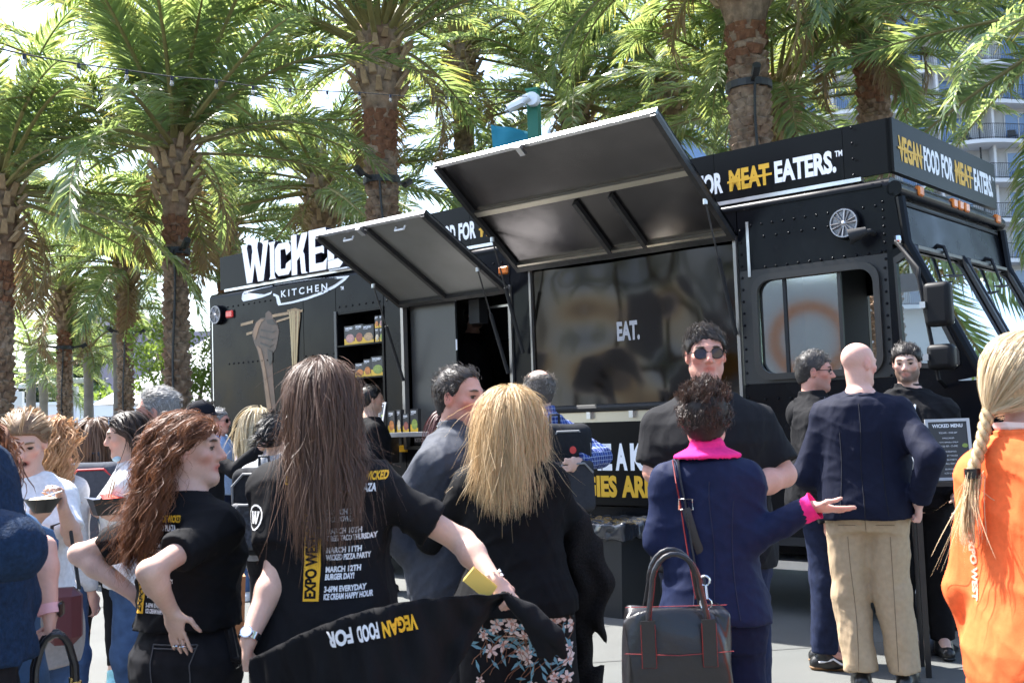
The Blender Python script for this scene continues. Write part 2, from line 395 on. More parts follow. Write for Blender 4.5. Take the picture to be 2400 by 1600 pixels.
# ================================================================ palms and other plants
leafA = leaf_mat("palm_leaf", (.045, .088, .062), (.10, .145, .07), (.36, .50, .16), rough=.25, tw=.45, yellow=(.66, .50, .08))
rach = mat("palm_rachis", (.22, .19, .07), .55, noise=(6, .2))
bark = mat("palm_bark", (.20, .12, .075), .95, noise=(9, .55), bump=(40, .8, .015), var=(3.0, (.28, .20, .14)))
bark_red = mat("palm_bark_red", (.19, .085, .045), .95, noise=(12, .4), bump=(60, .6, .01))
stub_m = mat("palm_stub", (.36, .25, .15), .9, noise=(14, .35), bump=(60, .4, .006))
dead_m = mat("palm_dead", (.3, .21, .1), .9)
def frond_mesh(seed, L=3.6, droop=.55, twist=0., nleaf=96, leaf=None):
    r = np.random.default_rng(seed); mb = MB()
    n = 22; P = []; ang = R(0); p = np.zeros(3)
    for i in range(n + 1):
        t = i / n; P.append(p.copy())
        a = -droop * (t ** 1.5) * 1.7
        sway = twist * t * t
        p = p + (L / n) * np.array([math.cos(a) * math.cos(sway), math.cos(a) * math.sin(sway), math.sin(a)])
    mb.tube(P, [.042 * (1 - t / n) ** .8 + .004 for t in range(n + 1)], 5, rach, flat=.7)
    P = np.array(P); V = []; F = []; tip = []
    tipv = [0.] * len(mb.v)
    base = len(mb.v)
    for i in range(nleaf):
        t = .13 + .87 * (i + r.random() * .6) / nleaf
        k = min(int(t * n), n - 1); c = P[k] + (P[k + 1] - P[k]) * (t * n - k)
        T = P[k + 1] - P[k]; T /= np.linalg.norm(T)
        S = np.array([-T[1], T[0], 0]); S /= np.linalg.norm(S); N = np.cross(T, S)
        env = min(1, (t - .1) / .18) * (1 - .62 * max(0, (t - .55) / .45) ** 1.6)
        for s in (-1, 1):
            ll = (.50 + .06 * r.standard_normal()) * env + .05
            fw = .55 + .75 * t + .12 * r.standard_normal()
            lift = .34 + .22 * r.standard_normal()
            d = S * s * math.cos(fw * .8) + T * math.sin(fw * .8) + N * lift * .6; d /= np.linalg.norm(d)
            w = .014 + .006 * env
            side = np.cross(d, N); side /= np.linalg.norm(side)
            side = side + N * .5 * r.standard_normal(); side /= np.linalg.norm(side)
            g0 = np.array([0, 0, -1.])
            a0 = c; a1 = c + d * ll * .5; a2 = c + d * ll + g0 * ll * (.16 + .16 * r.random())
            o = len(V)
            V += [a0 - side * w * .5, a0 + side * w * .5, a1 - side * w, a1 + side * w, a2]
            yl = 1.0 if r.random() < .3 else .25
            tip += [0, 0, .15, .15, yl]
            F += [(o, o + 1, o + 3, o + 2), (o + 2, o + 3, o + 4)]
    mb.add(V, F, leaf or leafA)
    me = bpy.data.meshes.new("frond"); me.from_pydata(mb.v, [], mb.f)
    for q in mb.mats: me.materials.append(q)
    me.polygons.foreach_set("material_index", mb.m)
    at_ = me.attributes.new("tip", 'FLOAT', 'POINT'); at_.data.foreach_set("value", tipv + tip)
    me.update(); return me
FROND = [frond_mesh(s, L=3.5 + .25 * (s % 3), droop=.2 + .12 * s, twist=.25 * math.sin(s * 2.1), nleaf=100) for s in range(6)]
FROND_LO = [frond_mesh(40 + s, L=3.4, droop=.25 + .16 * s, twist=.2 * math.sin(s), nleaf=62) for s in range(4)]
deadA = leaf_mat("dead_leaf", (.20, .13, .06), (.30, .20, .09), (.3, .2, .08), rough=.6, tw=.25)
FROND_DEAD = [frond_mesh(80 + s, L=2.6, droop=1.0, twist=.3, nleaf=54, leaf=deadA) for s in range(2)]
def trunk_mesh(H, r0, seed, boots=True, rows=.095, head=1.5):
    """tapered core with overlapping leaf-base scars; the top `head` metres bulge"""
    r = np.random.default_rng(seed); mb = MB()
    zs = np.linspace(-.1, H, 26)
    def rad(z):
        b = r0 * (1.0 - .1 * z / H)
        if z > H - head:
            t = (z - (H - head)) / head
            b += r0 * (.80 * math.sin(min(1, t * 1.25) * math.pi * .62)) * (1 if head > 0 else 0)
        return b
    mb.lathe([(rad(z) * .93, z) for z in zs] + [(rad(H) * .45, H + .28), (0.001, H + .4)], n=14, m=bark)
    if boots:
        nb = 9; z = 0.05; k = 0
        while z < H - head * .93:
            red0 = (z - (H - head - .8)) / .7
            for i in range(nb):
                m_ = bark_red if r.random() < red0 else bark
                a = 2 * math.pi * (i + .5 * (k % 2)) / nb + .1 * r.standard_normal()
                R_ = rad(z) * .92; ca, sa = math.cos(a), math.sin(a); w = R_ * math.sin(math.pi / nb) * 1.25
                h = rows * (1.0 + .6 * r.random()); out = .045 + .03 * r.random(); dz = .03 * r.standard_normal()
                def pt(tang, rad_, zz): return (ca * rad_ - sa * tang, sa * rad_ + ca * tang, zz)
                v = [pt(-w, R_ - .02, z + dz), pt(w, R_ - .02, z + dz), pt(w * .8, R_ + out, z + h * .75 + dz), pt(0, R_ + out * 1.35, z + h * .62 + dz), pt(-w * .8, R_ + out, z + h * .75 + dz), pt(w * .7, R_ - .02, z + h * 1.15 + dz), pt(-w * .7, R_ - .02, z + h * 1.15 + dz), pt(0, R_ + out * .6, z + dz - .01)]
                mb.add(v, [(0, 7, 3, 4), (7, 1, 2, 3), (4, 3, 2), (4, 2, 5, 6), (0, 4, 6), (1, 5, 2)], m_)
            z += rows; k += 1
    me = bpy.data.meshes.new("trunk"); me.from_pydata(mb.v, [], mb.f)
    for q in mb.mats: me.materials.append(q)
    me.polygons.foreach_set("material_index", mb.m); me.update()
    return me, rad
_q = MB(); _q.add([(-.045, 0, -.02), (.045, 0, -.02), (.05, .05, 0), (-.05, .05, 0), (-.03, .085, .2), (.03, .085, .2), (.026, .125, .185), (-.026, .125, .185)], [(0, 1, 2, 3), (0, 4, 5, 1), (1, 5, 6, 2), (2, 6, 7, 3), (3, 7, 4, 0), (4, 7, 6, 5)], stub_m)
STUB = bpy.data.meshes.new("leaf_stub"); STUB.from_pydata(_q.v, [], _q.f); STUB.materials.append(stub_m)
_q = MB(); _q.add([(-.07, 0, 0), (.07, 0, 0), (.06, .04, .0), (-.06, .04, 0), (-.045, .19, .5), (.045, .19, .5), (.025, .24, .5), (-.025, .24, .5), (-.02, .5, 1.05), (.02, .5, 1.05)], [(0, 1, 2, 3), (0, 4, 5, 1), (1, 5, 6, 2), (2, 6, 7, 3), (3, 7, 4, 0), (4, 8, 9, 5), (5, 9, 6), (6, 9, 8, 7), (7, 8, 4)], rach)
PET = bpy.data.meshes.new("leaf_base"); PET.from_pydata(_q.v, [], _q.f); PET.materials.append(rach)
def palm(name, pos, H, r0, seed, label, nf=44, near=True, scale=1.0, fr=(-38, 78), lean=(0, 0), head=1.5, group="date palms around the plaza", cat="palm tree", stubs=True, meshes=None):
    r = np.random.default_rng(seed)
    o = empty(name, (pos[0], pos[1], 0), r.random() * 6, label=label, cat=cat, group=group)
    me, rad = trunk_mesh(H, r0, seed, boots=True, rows=.1 if near else .16, head=head)
    tr = link("trunk", me, o)
    ms = meshes or (FROND if near else FROND_LO)
    for i in range(nf):
        t = (i + .5) / nf
        az = i * 2.39996 + .25 * r.standard_normal()
        el = fr[1] - (fr[1] - fr[0]) * (t ** .8) + 5 * r.standard_normal()
        f = link("frond", ms[int(r.integers(len(ms)))], o)
        s = scale * (.86 + .25 * r.random()) * (1.0 if t > .15 else .8)
        f.scale = (s, s, s)
        f.rotation_euler = Euler((r.normal(0, .35), -R(el), az), 'XYZ')
        zr = H + .25 - .55 * t
        f.location = (math.cos(az) * rad(H) * .5, math.sin(az) * rad(H) * .5, zr)
    for i in range(3 if near else 1):
        f = link("dead_frond", FROND_DEAD[i % 2], o); az = r.random() * 6.28; f.rotation_euler = Euler((r.normal(0, .3), R(38 + 12 * r.random()), az)); f.location = (math.cos(az) * rad(H) * .6, math.sin(az) * rad(H) * .6, H - .3); f.scale = (.8, .8, .8)
    if stubs:
        nst = 46
        for i in range(nst):
            az = i * 2.39996; z = H - head * .72 + (head * .62) * i / nst
            s = link("leaf_stub", STUB, tr); q = rad(z) * .9
            s.location = (math.cos(az) * q, math.sin(az) * q, z); s.rotation_euler = (-.28 + r.normal(0, .12), 0, az - math.pi / 2)
            s.scale = (1.15, 1.15, .8 + .5 * r.random())
        for i in range(16):
            az = i * 2.39996; s = link("leaf_base", PET, tr); q = rad(H) * .62
            s.location = (math.cos(az) * q, math.sin(az) * q, H - .12 + .02 * i); s.rotation_euler = (-.15 - .3 * (1 - i / 16), 0, az - math.pi / 2)
    return o
def zof(px, py, Y): return at(px, py, Y)[2]
def P_(px, py, Y): return at(px, py, Y)
def tclamp(o, z, r_):
    """dark clamp-on floodlight bracket ring strapped round a trunk, with its cable"""
    bk = mat("bracket_black", (.02, .02, .022), .5)
    q = MB(); q.lathe([(r_ + .03, z - .05), (r_ + .06, z - .05), (r_ + .06, z + .05), (r_ + .03, z + .05)], n=18); q.build("clamp_ring", bk, o)
    for a in (.3, 3.3):
        q = MB(); ca, sa = math.cos(a), math.sin(a)
        q.tube([(ca * r_, sa * r_, z), (ca * (r_ + .3), sa * (r_ + .3), z + .05)], .03, 6)
        q.tube([(ca * (r_ + .28), sa * (r_ + .28), z + .02), (ca * (r_ + .42), sa * (r_ + .42), z + .1)], .06, 8); q.build("flood_lamp", bk, o)
# (px,py of crown base, depth, trunk half-width m, label)
pl = [
 (408, 290, 17.5, .165, "date palm with bracketed trunk standing left of the black truck", 42, 1.05, True, (4, 82)),
 (885, 50, 17.5, .24, "thick date palm rising behind the truck lettering", 42, 1.1, True, (16, 86)),
 (1735, -190, 15.5, .27, "date palm trunk behind the truck cab with black cable", 40, 1.0, True, (-14, 80)),
 (1812, 190, 19.5, .23, "shaggy date palm half hidden behind the cab palm", 40, 1.0, True, (0, 75)),
 (292, 590, 29, .17, "slender date palm with bushy head left of the bracketed palm", 38, .95, True, (-6, 78)),
 (150, 655, 31, .16, "date palm with leaning head beside the white tent", 38, .95, True, (-6, 78)),
 (2, 390, 17, .15, "date palm trunk cut by the left edge of the picture", 40, .98, True, (-6, 78)),
 (752, 400, 24, .22, "date palm crown behind the raised letter sign", 44, 1.05, True, (-18, 78)),
 (528, 495, 28, .2, "small date palm head behind the truck's rear end", 42, 1.05, True, (-18, 78)),
 (1345, 205, 25, .22, "date palm behind the big raised hatch", 46, 1.15, True, (-20, 78)),
 (2030, -60, 18, .24, "date palm whose fronds hang over the truck cab", 38, 1.0, True, (-22, 74)),
 (2600, -40, 12.5, .24, "date palm at the right edge with drooping fronds before the hotel", 26, .95, True, (-42, 70)),
 (1080, 90, 25, .22, "tall date palm behind the middle of the truck", 34, 1.15, False, (-18, 78)),
 (1560, 140, 24, .22, "date palm behind the open hatch corner", 34, 1.15, False, (-18, 78)),
 (398, 20, 27, .16, "tall date palm over the string lights at upper left", 30, 1.15, False, (0, 80)),
]
PALMS = []
for i, (px, py, Y, r0, lab, nf, sc, near, fr) in enumerate(pl):
    p = at(px, py, Y)
    o = palm("date_palm", p, max(3.2, p[2] - .2), r0, 100 + i * 7, lab, nf=nf, near=near, scale=sc, fr=fr)
    PALMS.append(o)
    if i in (0, 1, 2, 4, 5):
        pyb = {0: 590, 1: 425, 2: 205, 4: 780, 5: 815}[i]
        tclamp(o, at(px, pyb, Y)[2], r0)
        zc = at(px, pyb, Y)[2]
        ang = -math.pi / 2 - o.rotation_euler.z + .1
        q = MB(); q.tube([(math.cos(ang + .12 * math.sin(z * 2)) * (r0 + .055), math.sin(ang + .12 * math.sin(z * 2)) * (r0 + .055), z) for z in np.linspace(.3, zc, 24)], .02, 5)
        q.build("cable", mat("bracket_black", (.02, .02, .022)), o)
# slim king palms far left
ring = mat("king_trunk", (.24, .21, .19), .9, noise=(5, .2), bump=(30, .3, .01))
fan = [frond_mesh(70 + s, L=2.1, droop=.75, twist=.2 * s, nleaf=44) for s in range(2)]
for i, (px, py, Y, lab) in enumerate([(72, 815, 34, "slim smooth-trunked palm left of the white tent lamps"), (207, 820, 33, "slim smooth-trunked palm before the mauve building"), (276, 770, 32, "bare grey palm stem beside the bushy date palm"), (102, 880, 38, "small slim palm with low feathery crown by the tent"), (160, 745, 36, "tall slim palm behind the leaning date palm")]):
    p = at(px, py, Y); H = p[2]
    o = empty("king_palm", (p[0], p[1], 0), label=lab, cat="palm tree", group="slim palms far left")
    q = MB(); q.lathe([(.2, -.05), (.17, .5), (.14, H * .7), (.15, H - .55), (.19, H - .35), (.12, H - .05), (.06, H + .1)], n=10); q.build("trunk", ring, o, smooth=True)
    for k in range(14 if i != 2 else 6):
        f = link("frond", fan[k % 2], o); f.rotation_euler = Euler((rng.normal(0, .3), -R(70 - 95 * (k / 14)), k * 2.4)); f.location = (0, 0, H)
# broadleaf trees
lfB = leaf_mat("broad_leaf", (.05, .09, .02), (.12, .17, .03), (.3, .42, .06), rough=.4, tw=.4)
lfC = leaf_mat("dark_leaf", (.025, .045, .02), (.05, .075, .03), (.08, .12, .03), rough=.5, tw=.25)
def leaf_cloud(n, cs, rs, size, seed):
    r = np.random.default_rng(seed); V = []; F = []
    cs = np.array(cs); 
    for i in range(n):
        k = r.integers(len(cs)); d = r.standard_normal(3); d /= np.linalg.norm(d); p = cs[k] + d * np.array(rs[k]) * (.55 + .5 * r.random())
        a = r.standard_normal(3); a /= np.linalg.norm(a); b = np.cross(a, r.standard_normal(3)); b /= np.linalg.norm(b)
        s = size * (.6 + .8 * r.random()); o = len(V)
        V += [p - a * s, p + b * s * .45, p + a * s, p - b * s * .45]; F.append((o, o + 1, o + 2, o + 3))
    q = MB(); q.add(V, F); return q
def tree(name, pos, H, lab, cs, rs, n, size, lm, trunk_r=.2, limbs=6, seed=1, cat="tree"):
    r = np.random.default_rng(seed); o = empty(name, (pos[0], pos[1], 0), label=lab, cat=cat)
    q = MB(); 
    for k in range(limbs):
        c = np.array(cs[k % len(cs)]) * (.85 + .2 * r.random()); 
        q.tube([(0, 0, -.05), (c[0] * .15, c[1] * .15, c[2] * .3), (c[0] * .5, c[1] * .5, c[2] * .62), tuple(c)], [trunk_r, trunk_r * .75, trunk_r * .4, trunk_r * .12], 7)
    q.build("trunk", mat("tree_bark", (.2, .15, .11), .95, noise=(6, .3), bump=(25, .5, .02)), o, smooth=True)
    c_ = leaf_cloud(n, cs, rs, size, seed).build("crown", lm, o)
    return o
p = at(440, 960, 26)
r_ = np.random.default_rng(5)
cs = [(r_.normal(0, .55), r_.normal(0, .6), 2.3 + 1.8 * r_.random()) for i in range(22)]
tree("ficus_tree", p, 5, "leafy bright green tree with forked trunk beside the truck's rear", cs, [(.42, .42, .36)] * 22, 4200, .06, lfB, .17, 9, 5)
p = at(200, 960, 72)
cs = [(r_.normal(0, .8), r_.normal(0, .8), 3 + 4.6 * i / 26) for i in range(26)]
tree("pine_tree", p, 10, "dark conifer behind the slim palms and the tent", cs, [(1.0 - .025 * i, .9, .6) for i in range(26)], 5200, .2, lfC, .25, 5, 6)
p = at(60, 960, 74)
cs = [(r_.normal(0, 2.0), r_.normal(0, 1.2), 3.2 + 2.4 * r_.random()) for i in range(22)]
tree("broadleaf_tree", p, 8, "dark rounded tree before the grey-blue office building", cs, [(1.3, 1.2, .9)] * 22, 4200, .22, lfC, .25, 5, 7)
p = at(265, 975, 70)
cs = [(r_.normal(0, 2.2), r_.normal(0, 1), 3.2 + 1.4 * r_.random()) for i in range(14)]
tree("broadleaf_tree", p, 6, "low feathery tree before the mauve building", cs, [(1.1, 1, .8)] * 14, 2600, .2, lfB, .2, 4, 8)
for i, (px, py, Y, w, lab) in enumerate([(200, 985, 17, .9, "sunlit leafy shrub behind the person in green"), (150, 1000, 19, .6, "small leafy shrub at the foot of a palm")]):
    p = at(px, py, Y); cs = [(r_.normal(0, w * .6), r_.normal(0, .4), .5 + .9 * r_.random()) for k in range(10)]
    o = empty("shrub", (p[0], p[1], 0), label=lab, cat="shrub", group="shrubs before the tent")
    leaf_cloud(900, cs, [(.35, .35, .35)] * 10, .05, 20 + i).build("foliage", lfB, o)
    q = MB()
    for c in cs[:6]: q.tube([(0, 0, 0), tuple(c)], [.02, .008], 5)
    q.build("stem", mat("tree_bark", (.2, .15, .11)), o)
# planting seen through the cab glass and under the hotel
cs = [(r_.uniform(-7, 7), r_.normal(0, .5), .6 + 1.3 * r_.random()) for k in range(34)]
o = empty("hedge", (9.5, 20, 0), label="bright green hedge seen through the cab windows", cat="hedge")
leaf_cloud(5200, cs, [(.5, .5, .5)] * 34, .07, 31).build("foliage", lfB, o)
q = MB()
for c in cs: q.tube([(c[0], c[1], 0), (c[0], c[1], c[2])], [.03, .01], 5)
q.build("stem", mat("tree_bark", (.2, .15, .11)), o)
# ================================================================ the black food truck
T0 = np.array([2.589, 7.4304, 0]); TYAW = .7108
TU = np.array([-math.cos(TYAW), math.sin(TYAW), 0]); TV = np.array([math.sin(TYAW), math.cos(TYAW), 0])
def side_uz(px, py, v=0.):
    d = ray(px, py); t = ((T0 + TV * v - CAMP) @ TV) / (d @ TV); P = CAMP + d * t; return (P - T0) @ TU, P[2]
def tw_(u, v, z): return T0 + TU * u + TV * v + np.array([0, 0, z])
def tl(P):
    q = np.array(P) - T0; return np.array([-(q @ TU), q @ TV, P[2]])
paint = mat("truck_black", (.005, .0055, .0075), .2, spec=.13, bump=(1.1, .06, .05))
n_, l_ = nodes_of(paint); tc_ = n_.new('ShaderNodeTexCoord'); tx_ = n_.new('ShaderNodeTexNoise'); tx_.inputs['Scale'].default_value = 2.2; tx_.inputs['Detail'].default_value = 7; mr_ = n_.new('ShaderNodeMapRange'); mr_.inputs[1].default_value = .35; mr_.inputs[2].default_value = .7; mr_.inputs[3].default_value = .13; mr_.inputs[4].default_value = .36
l_.new(tc_.outputs['Object'], tx_.inputs['Vector']); l_.new(tx_.outputs['Fac'], mr_.inputs[0]); l_.new(mr_.outputs[0], n_['Principled BSDF'].inputs['Roughness'])
panel_m = mat("sign_black", (.005, .005, .0055), .3, spec=.13)
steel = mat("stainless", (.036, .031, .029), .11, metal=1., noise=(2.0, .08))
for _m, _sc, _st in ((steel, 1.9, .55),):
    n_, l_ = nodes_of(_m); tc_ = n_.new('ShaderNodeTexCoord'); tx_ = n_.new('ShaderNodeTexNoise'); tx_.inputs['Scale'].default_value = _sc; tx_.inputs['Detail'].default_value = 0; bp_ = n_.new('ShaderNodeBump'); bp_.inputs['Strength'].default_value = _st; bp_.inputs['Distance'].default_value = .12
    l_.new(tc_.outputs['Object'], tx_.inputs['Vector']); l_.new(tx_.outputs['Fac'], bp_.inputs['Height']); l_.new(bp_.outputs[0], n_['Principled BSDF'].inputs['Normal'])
steel_d = mat("awning_steel", (.12, .113, .113), .24, metal=1., bump=(.9, .22, .06), noise=(3, .15))
alu = mat("aluminium", (.62, .62, .63), .32, metal=1., noise=(8, .15))
frame_m = mat("hatch_frame", (.045, .043, .042), .4, metal=.4, noise=(20, .3))
rubber = mat("rubber", (.012, .012, .013), .7)
chrome = mat("chrome", (.7, .71, .73), .12, metal=1.)
whitev = mat("vinyl_white", (.84, .85, .88), .45); yelv = mat("vinyl_yellow", (.72, .40, .015), .45)
dark_in = mat("interior_dark", (.012, .012, .012), .8)
orange_l = mat("amber_lens", (.75, .19, .015), .25, coat=.5); red_l = mat("red_lens", (.7, .015, .012), .25, coat=.5)
glassm = glass_mat("window_glass", (.80, .88, .87), .16)
truck = empty("food_truck", tuple(T0), -TYAW, label="long black step-van food truck with raised hatches and lettered roof sign", cat="food truck")
def S(name, u0, u1, z0, z1, y0=0., y1=.05, m=paint, bev=0., parent=None):
    q = MB(); q.box(-u1, -u0, y0, y1, z0, z1, bev=bev); return q.build(name, m, parent or truck)
TL, TWD = 7.96, 2.2
# --- side panels, each sheet its own part
for (u0, u1, z0, z1) in [(6.28, 7.96, .5, 2.96), (5.76, 6.272, .5, 2.96), (5.05, 5.752, 2.6, 2.96), (5.05, 5.752, .5, 1.615), (4.79, 5.042, .5, 2.96), (3.42, 4.782, 2.64, 2.96), (3.42, 4.782, .5, 1.22), (3.2, 3.412, .5, 2.96), (1.17, 3.192, 2.78, 2.96), (1.17, 3.192, .37, .74), (0.0, 1.162, 2.5, 2.96), (0.04, 1.162, .5, 1.66)]:
    S("side_panel", u0, u1, z0, z1)
S("seam_trim", 1.068, 1.09, 2.45, 2.86, -.008, -.001, alu); S("seam_trim", 7.9, 7.915, .6, 2.85, -.004, -.001, alu)
# far side, rear, floor, roof (far side has the driver's window opening)
for (u0, u1, z0, z1) in [(1.1, 7.96, .5, 2.9), (0, 1.1, .5, 1.66), (0, 1.1, 2.45, 2.9)]: S("far_panel", u0, u1, z0, z1, TWD - .05, TWD)
S("rear_panel", TL - .05, TL, .5, 2.9, .052, TWD - .052)
S("cab_bulkhead", 1.1, 1.14, .8, 2.9, .9, TWD - .06, dark_in)
S("interior_floor", 1.2, TL - .06, .7, .78, .06, TWD - .06, dark_in)
S("interior_back", 1.2, TL - .06, .8, 2.85, TWD - .12, TWD - .06, dark_in)
S("cab_floor", -.3, 1.1, .6, .66, .06, TWD - .06, dark_in)
S("underbody", .2, TL - .3, .34, .5, .5, TWD - .3, rubber)
# rounded roof: profile swept along u
prof = []
for i in range(9):
    a = math.pi * (1 - i / 16); prof.append((.06 + .06 * math.cos(a), 2.96 + .06 * math.sin(a)))
prof2 = prof + [(TWD - p[0], p[1]) for p in prof[::-1]]
q = MB(); vv = []; n = len(prof2)
for u in (0.0, TL): vv += [(-u, a, b) for a, b in prof2]
q.add(vv, [(i, i + 1, n + i + 1, n + i) for i in range(n - 1)] + [tuple(range(n)), tuple(range(n, 2 * n))[::-1]]); q.build("roof", paint, truck, smooth=40)
q = MB(); q.box(-5.4, -.05, -.012, .004, 2.955, 2.972); q.build("drip_rail", paint, truck)
S("gutter_strip", .2, 7.7, 3.022, 3.05, .02, .07, alu)
# --- sign boards round the roof
for (u0, u1) in [(-.02, .32), (.324, 1.35), (1.354, 2.6), (2.604, 3.9), (3.904, 5.2), (5.204, 6.5), (6.504, 7.79)]:
    S("sign_board", u0, u1, 3.05, 3.425, .03, .055, panel_m)
q = MB(); q.box(-.02 + .01, .035, .03, TWD - .02, 3.05, 3.425); q.build("front_sign_board", panel_m, truck)
for u in np.arange(.6, 7.6, 1.1): S("sign_strut", u, u + .03, 3.02, 3.4, .055, .5, frame_m)
def onside(mb, fn_y):
    return None
def letters(name, body, u_left, z, h, width, m, y, depth=None, bold=.045, xs=.6, parent=None):
    q = MB(); s = text_on(q, body, (lambda a, b: (-u_left + a, y, z + b)) if not depth else (lambda a, b, d: (-u_left + a, y - d, z + b)), h, width=width, m=m, bold=bold, xs=xs, depth=depth)
    return q.build(name, m, parent or truck)
def strike(u0, u1, z, y=.024):
    q = MB(); q.add([(-u0, y, z - .008), (-u1, y, z - .002), (-u1, y, z + .016), (-u0, y, z + .009)], [(0, 1, 2, 3)]); q.build("strike_line", yelv, truck)
for base in (.372, 2.915):     # u where EATERS. ends
    letters("lettering", "EATERS.", base + .48, 3.125, .145, .475, whitev, .026)
    letters("lettering", "MEAT", base + .855, 3.125, .145, .335, yelv, .026); strike(base + .87, base + .5, 3.185)
    letters("lettering", "FOR", base + 1.125, 3.125, .145, .215, whitev, .026)
    letters("lettering", "FOOD", base + 1.43, 3.125, .145, .265, whitev, .026)
    letters("lettering", "VEGAN", base + 1.83, 3.125, .145, .35, yelv, .026); strike(base + 1.85, base + 1.47, 3.185)
    letters("trademark", "TM", base + .01, 3.225, .04, .055, whitev, .026, bold=.03)
def flet(body, v0, w, m, z=3.15, h=.16):
    q = MB(); text_on(q, body, lambda a, b: (.0375, v0 + a, z + b), h, width=w, m=m, bold=.045); q.build("lettering", m, truck)
flet("VEGAN", .12, .42, yelv); flet("FOOD", .58, .31, whitev); flet("FOR", .93, .25, whitev); flet("MEAT", 1.22, .38, yelv); flet("EATERS.", 1.64, .45, whitev)
q = MB(); text_on(q, "TM", lambda a, b: (.0375, 2.09 + a, 3.28 + b), .03, width=.05, m=whitev); q.build("trademark", whitev, truck)
for (v0, v1) in ((.1, .56), (1.2, 1.62)):
    q = MB(); q.add([(.04, v0, 3.22), (.04, v1, 3.22), (.04, v1, 3.237), (.04, v0, 3.237)], [(0, 1, 2, 3)]); q.build("strike_line", yelv, truck)
# --- raised letter sign: hand-drawn letter outlines on a unit cell (x 0..1, z 0..1)
GL = {
 'W': [[(0, 1), (.26, 1), (.22, .9), (.34, .34), (.42, .8), (.38, 1), (.62, 1), (.60, .86), (.70, .34), (.80, .9), (.74, 1), (1, 1), (.98, .93), (.80, 0), (.60, 0), (.50, .48), (.40, 0), (.20, 0), (.04, .9)]],
 'I': [[(0, 1), (1, 1), (.8, .9), (.8, .08), (1, 0), (0, 0), (.2, .08), (.2, .9)]],
 'C': [[(.22, 1), (.86, 1), (1, .86), (1, .70), (.72, .60), (.66, .80), (.36, .80), (.36, .2), (.66, .2), (.70, .34), (1, .44), (1, .14), (.84, 0), (.2, 0), (0, .16), (0, .84)]],
 'K': [[(0, 1.06), (.34, 1.06), (.34, .62), (.64, 1.06), (1, 1.06), (.98, .98), (.72, .58), (.80, .5), (.86, .04), (1, 0), (.62, 0), (.58, .06), (.52, .46), (.34, .36), (.34, 0), (0, 0)]],
 'E': [[(0, 1.08), (.96, 1.08), (1, .84), (.84, .88), (.36, .86), (.36, .62), (.7, .62), (.84, .68), (.84, .42), (.7, .46), (.36, .44), (.36, .2), (.78, .2), (1, .3), (.94, 0), (0, 0)]],
 'D': [[(0, 1), (.7, 1), (.94, .86), (1, .7), (1, .3), (.9, .14), (.66, 0), (0, 0), (0, .2), (.36, .22), (.6, .24), (.66, .34), (.66, .68), (.58, .8), (.36, .8), (.36, .23), (0, .21)]],
}
return_m = mat("letter_return", (.035, .03, .05), .5)  # dark colour of the raised letters' sides and backs
def tri_poly(poly):
    bm = bmesh.new(); vs = [bm.verts.new((a, b, 0)) for a, b in poly]; f = bm.faces.new(vs); r = bmesh.ops.triangulate(bm, faces=[f])
    bm.verts.index_update(); F = [[v.index for v in q.verts] for q in bm.faces]; bm.free(); return F
WU = [('W', 7.27, .5), ('I', 6.775, .125), ('C', 6.665, .27), ('K', 6.385, .27), ('E', 6.095, .285), ('D', 5.80, .28)]
for ch, ul, w in WU:
    poly = GL[ch][0]; n = len(poly); z0, hh = 3.055, .40
    if ch == 'W': z0, hh = 3.055, .43
    if ch == 'C': z0, hh = 3.075, .345
    q = MB(); fr = [(-ul + a * w, -.055, z0 + b * hh) for a, b in poly]; bk = [(-ul + a * w, .028, z0 + b * hh) for a, b in poly]
    q.add(fr, tri_poly(poly), whitev)
    q.add(fr + bk, [(i, n + i, n + (i + 1) % n, (i + 1) % n) for i in range(n)], return_m)
    q.add(bk, [t[::-1] for t in tri_poly(poly)], return_m)
    fixn(q.build("raised_letter", None, truck))
q = MB(); q.box(-5.80, -5.52, -.04, .0, 3.035, 3.05); q.build("underline_bar", whitev, truck)
# --- knife emblem on the side
def polyside(name, pts, y, m, parent=None):
    q = MB(); q.add([(-u, y, z) for u, z in pts], tri_poly(pts)); return fixn(q.build(name, m, parent or truck))
def roofy(z): return 0 if z < 2.96 else .06 - math.sqrt(max(0, .0036 - (z - 2.96) ** 2))
def polywrap(name, pts, off, m):
    q = MB(); q.add([(-u, roofy(z) - off, z) for u, z in pts], tri_poly(pts)); return fixn(q.build(name, m, truck))
polywrap("knife_handle", [(7.3, 2.985), (7.33, 2.96), (7.34, 2.9), (7.31, 2.875), (6.98, 2.885), (6.82, 2.905), (6.80, 2.92), (6.80, 3.0)], .004, whitev)
polywrap("knife_blade", [(6.775, 3.005), (6.735, 3.006), (6.2, 3.0), (5.53, 2.962), (5.6, 2.92), (5.75, 2.865), (5.95, 2.82), (6.2, 2.787), (6.45, 2.772), (6.69, 2.77), (6.71, 2.8), (6.73, 2.87), (6.775, 2.885)], .004, whitev)
polywrap("blade_face", [(6.72, 2.975), (6.2, 2.972), (5.62, 2.945), (5.75, 2.9), (5.95, 2.852), (6.2, 2.815), (6.45, 2.795), (6.64, 2.79), (6.67, 2.87), (6.72, 2.9)], .007, panel_m)
q = MB(); text_on(q, "KITCHEN", lambda a, b: (-6.63 + a, roofy(2.86 + b) - .010, 2.853 + b), .07, width=.76, m=whitev, bold=.02, xs=.7, spacing=1.5); q.build("lettering", whitev, truck)
letters("trademark", "TM", 5.67, 2.83, .035, .05, whitev, -.005, bold=.03)
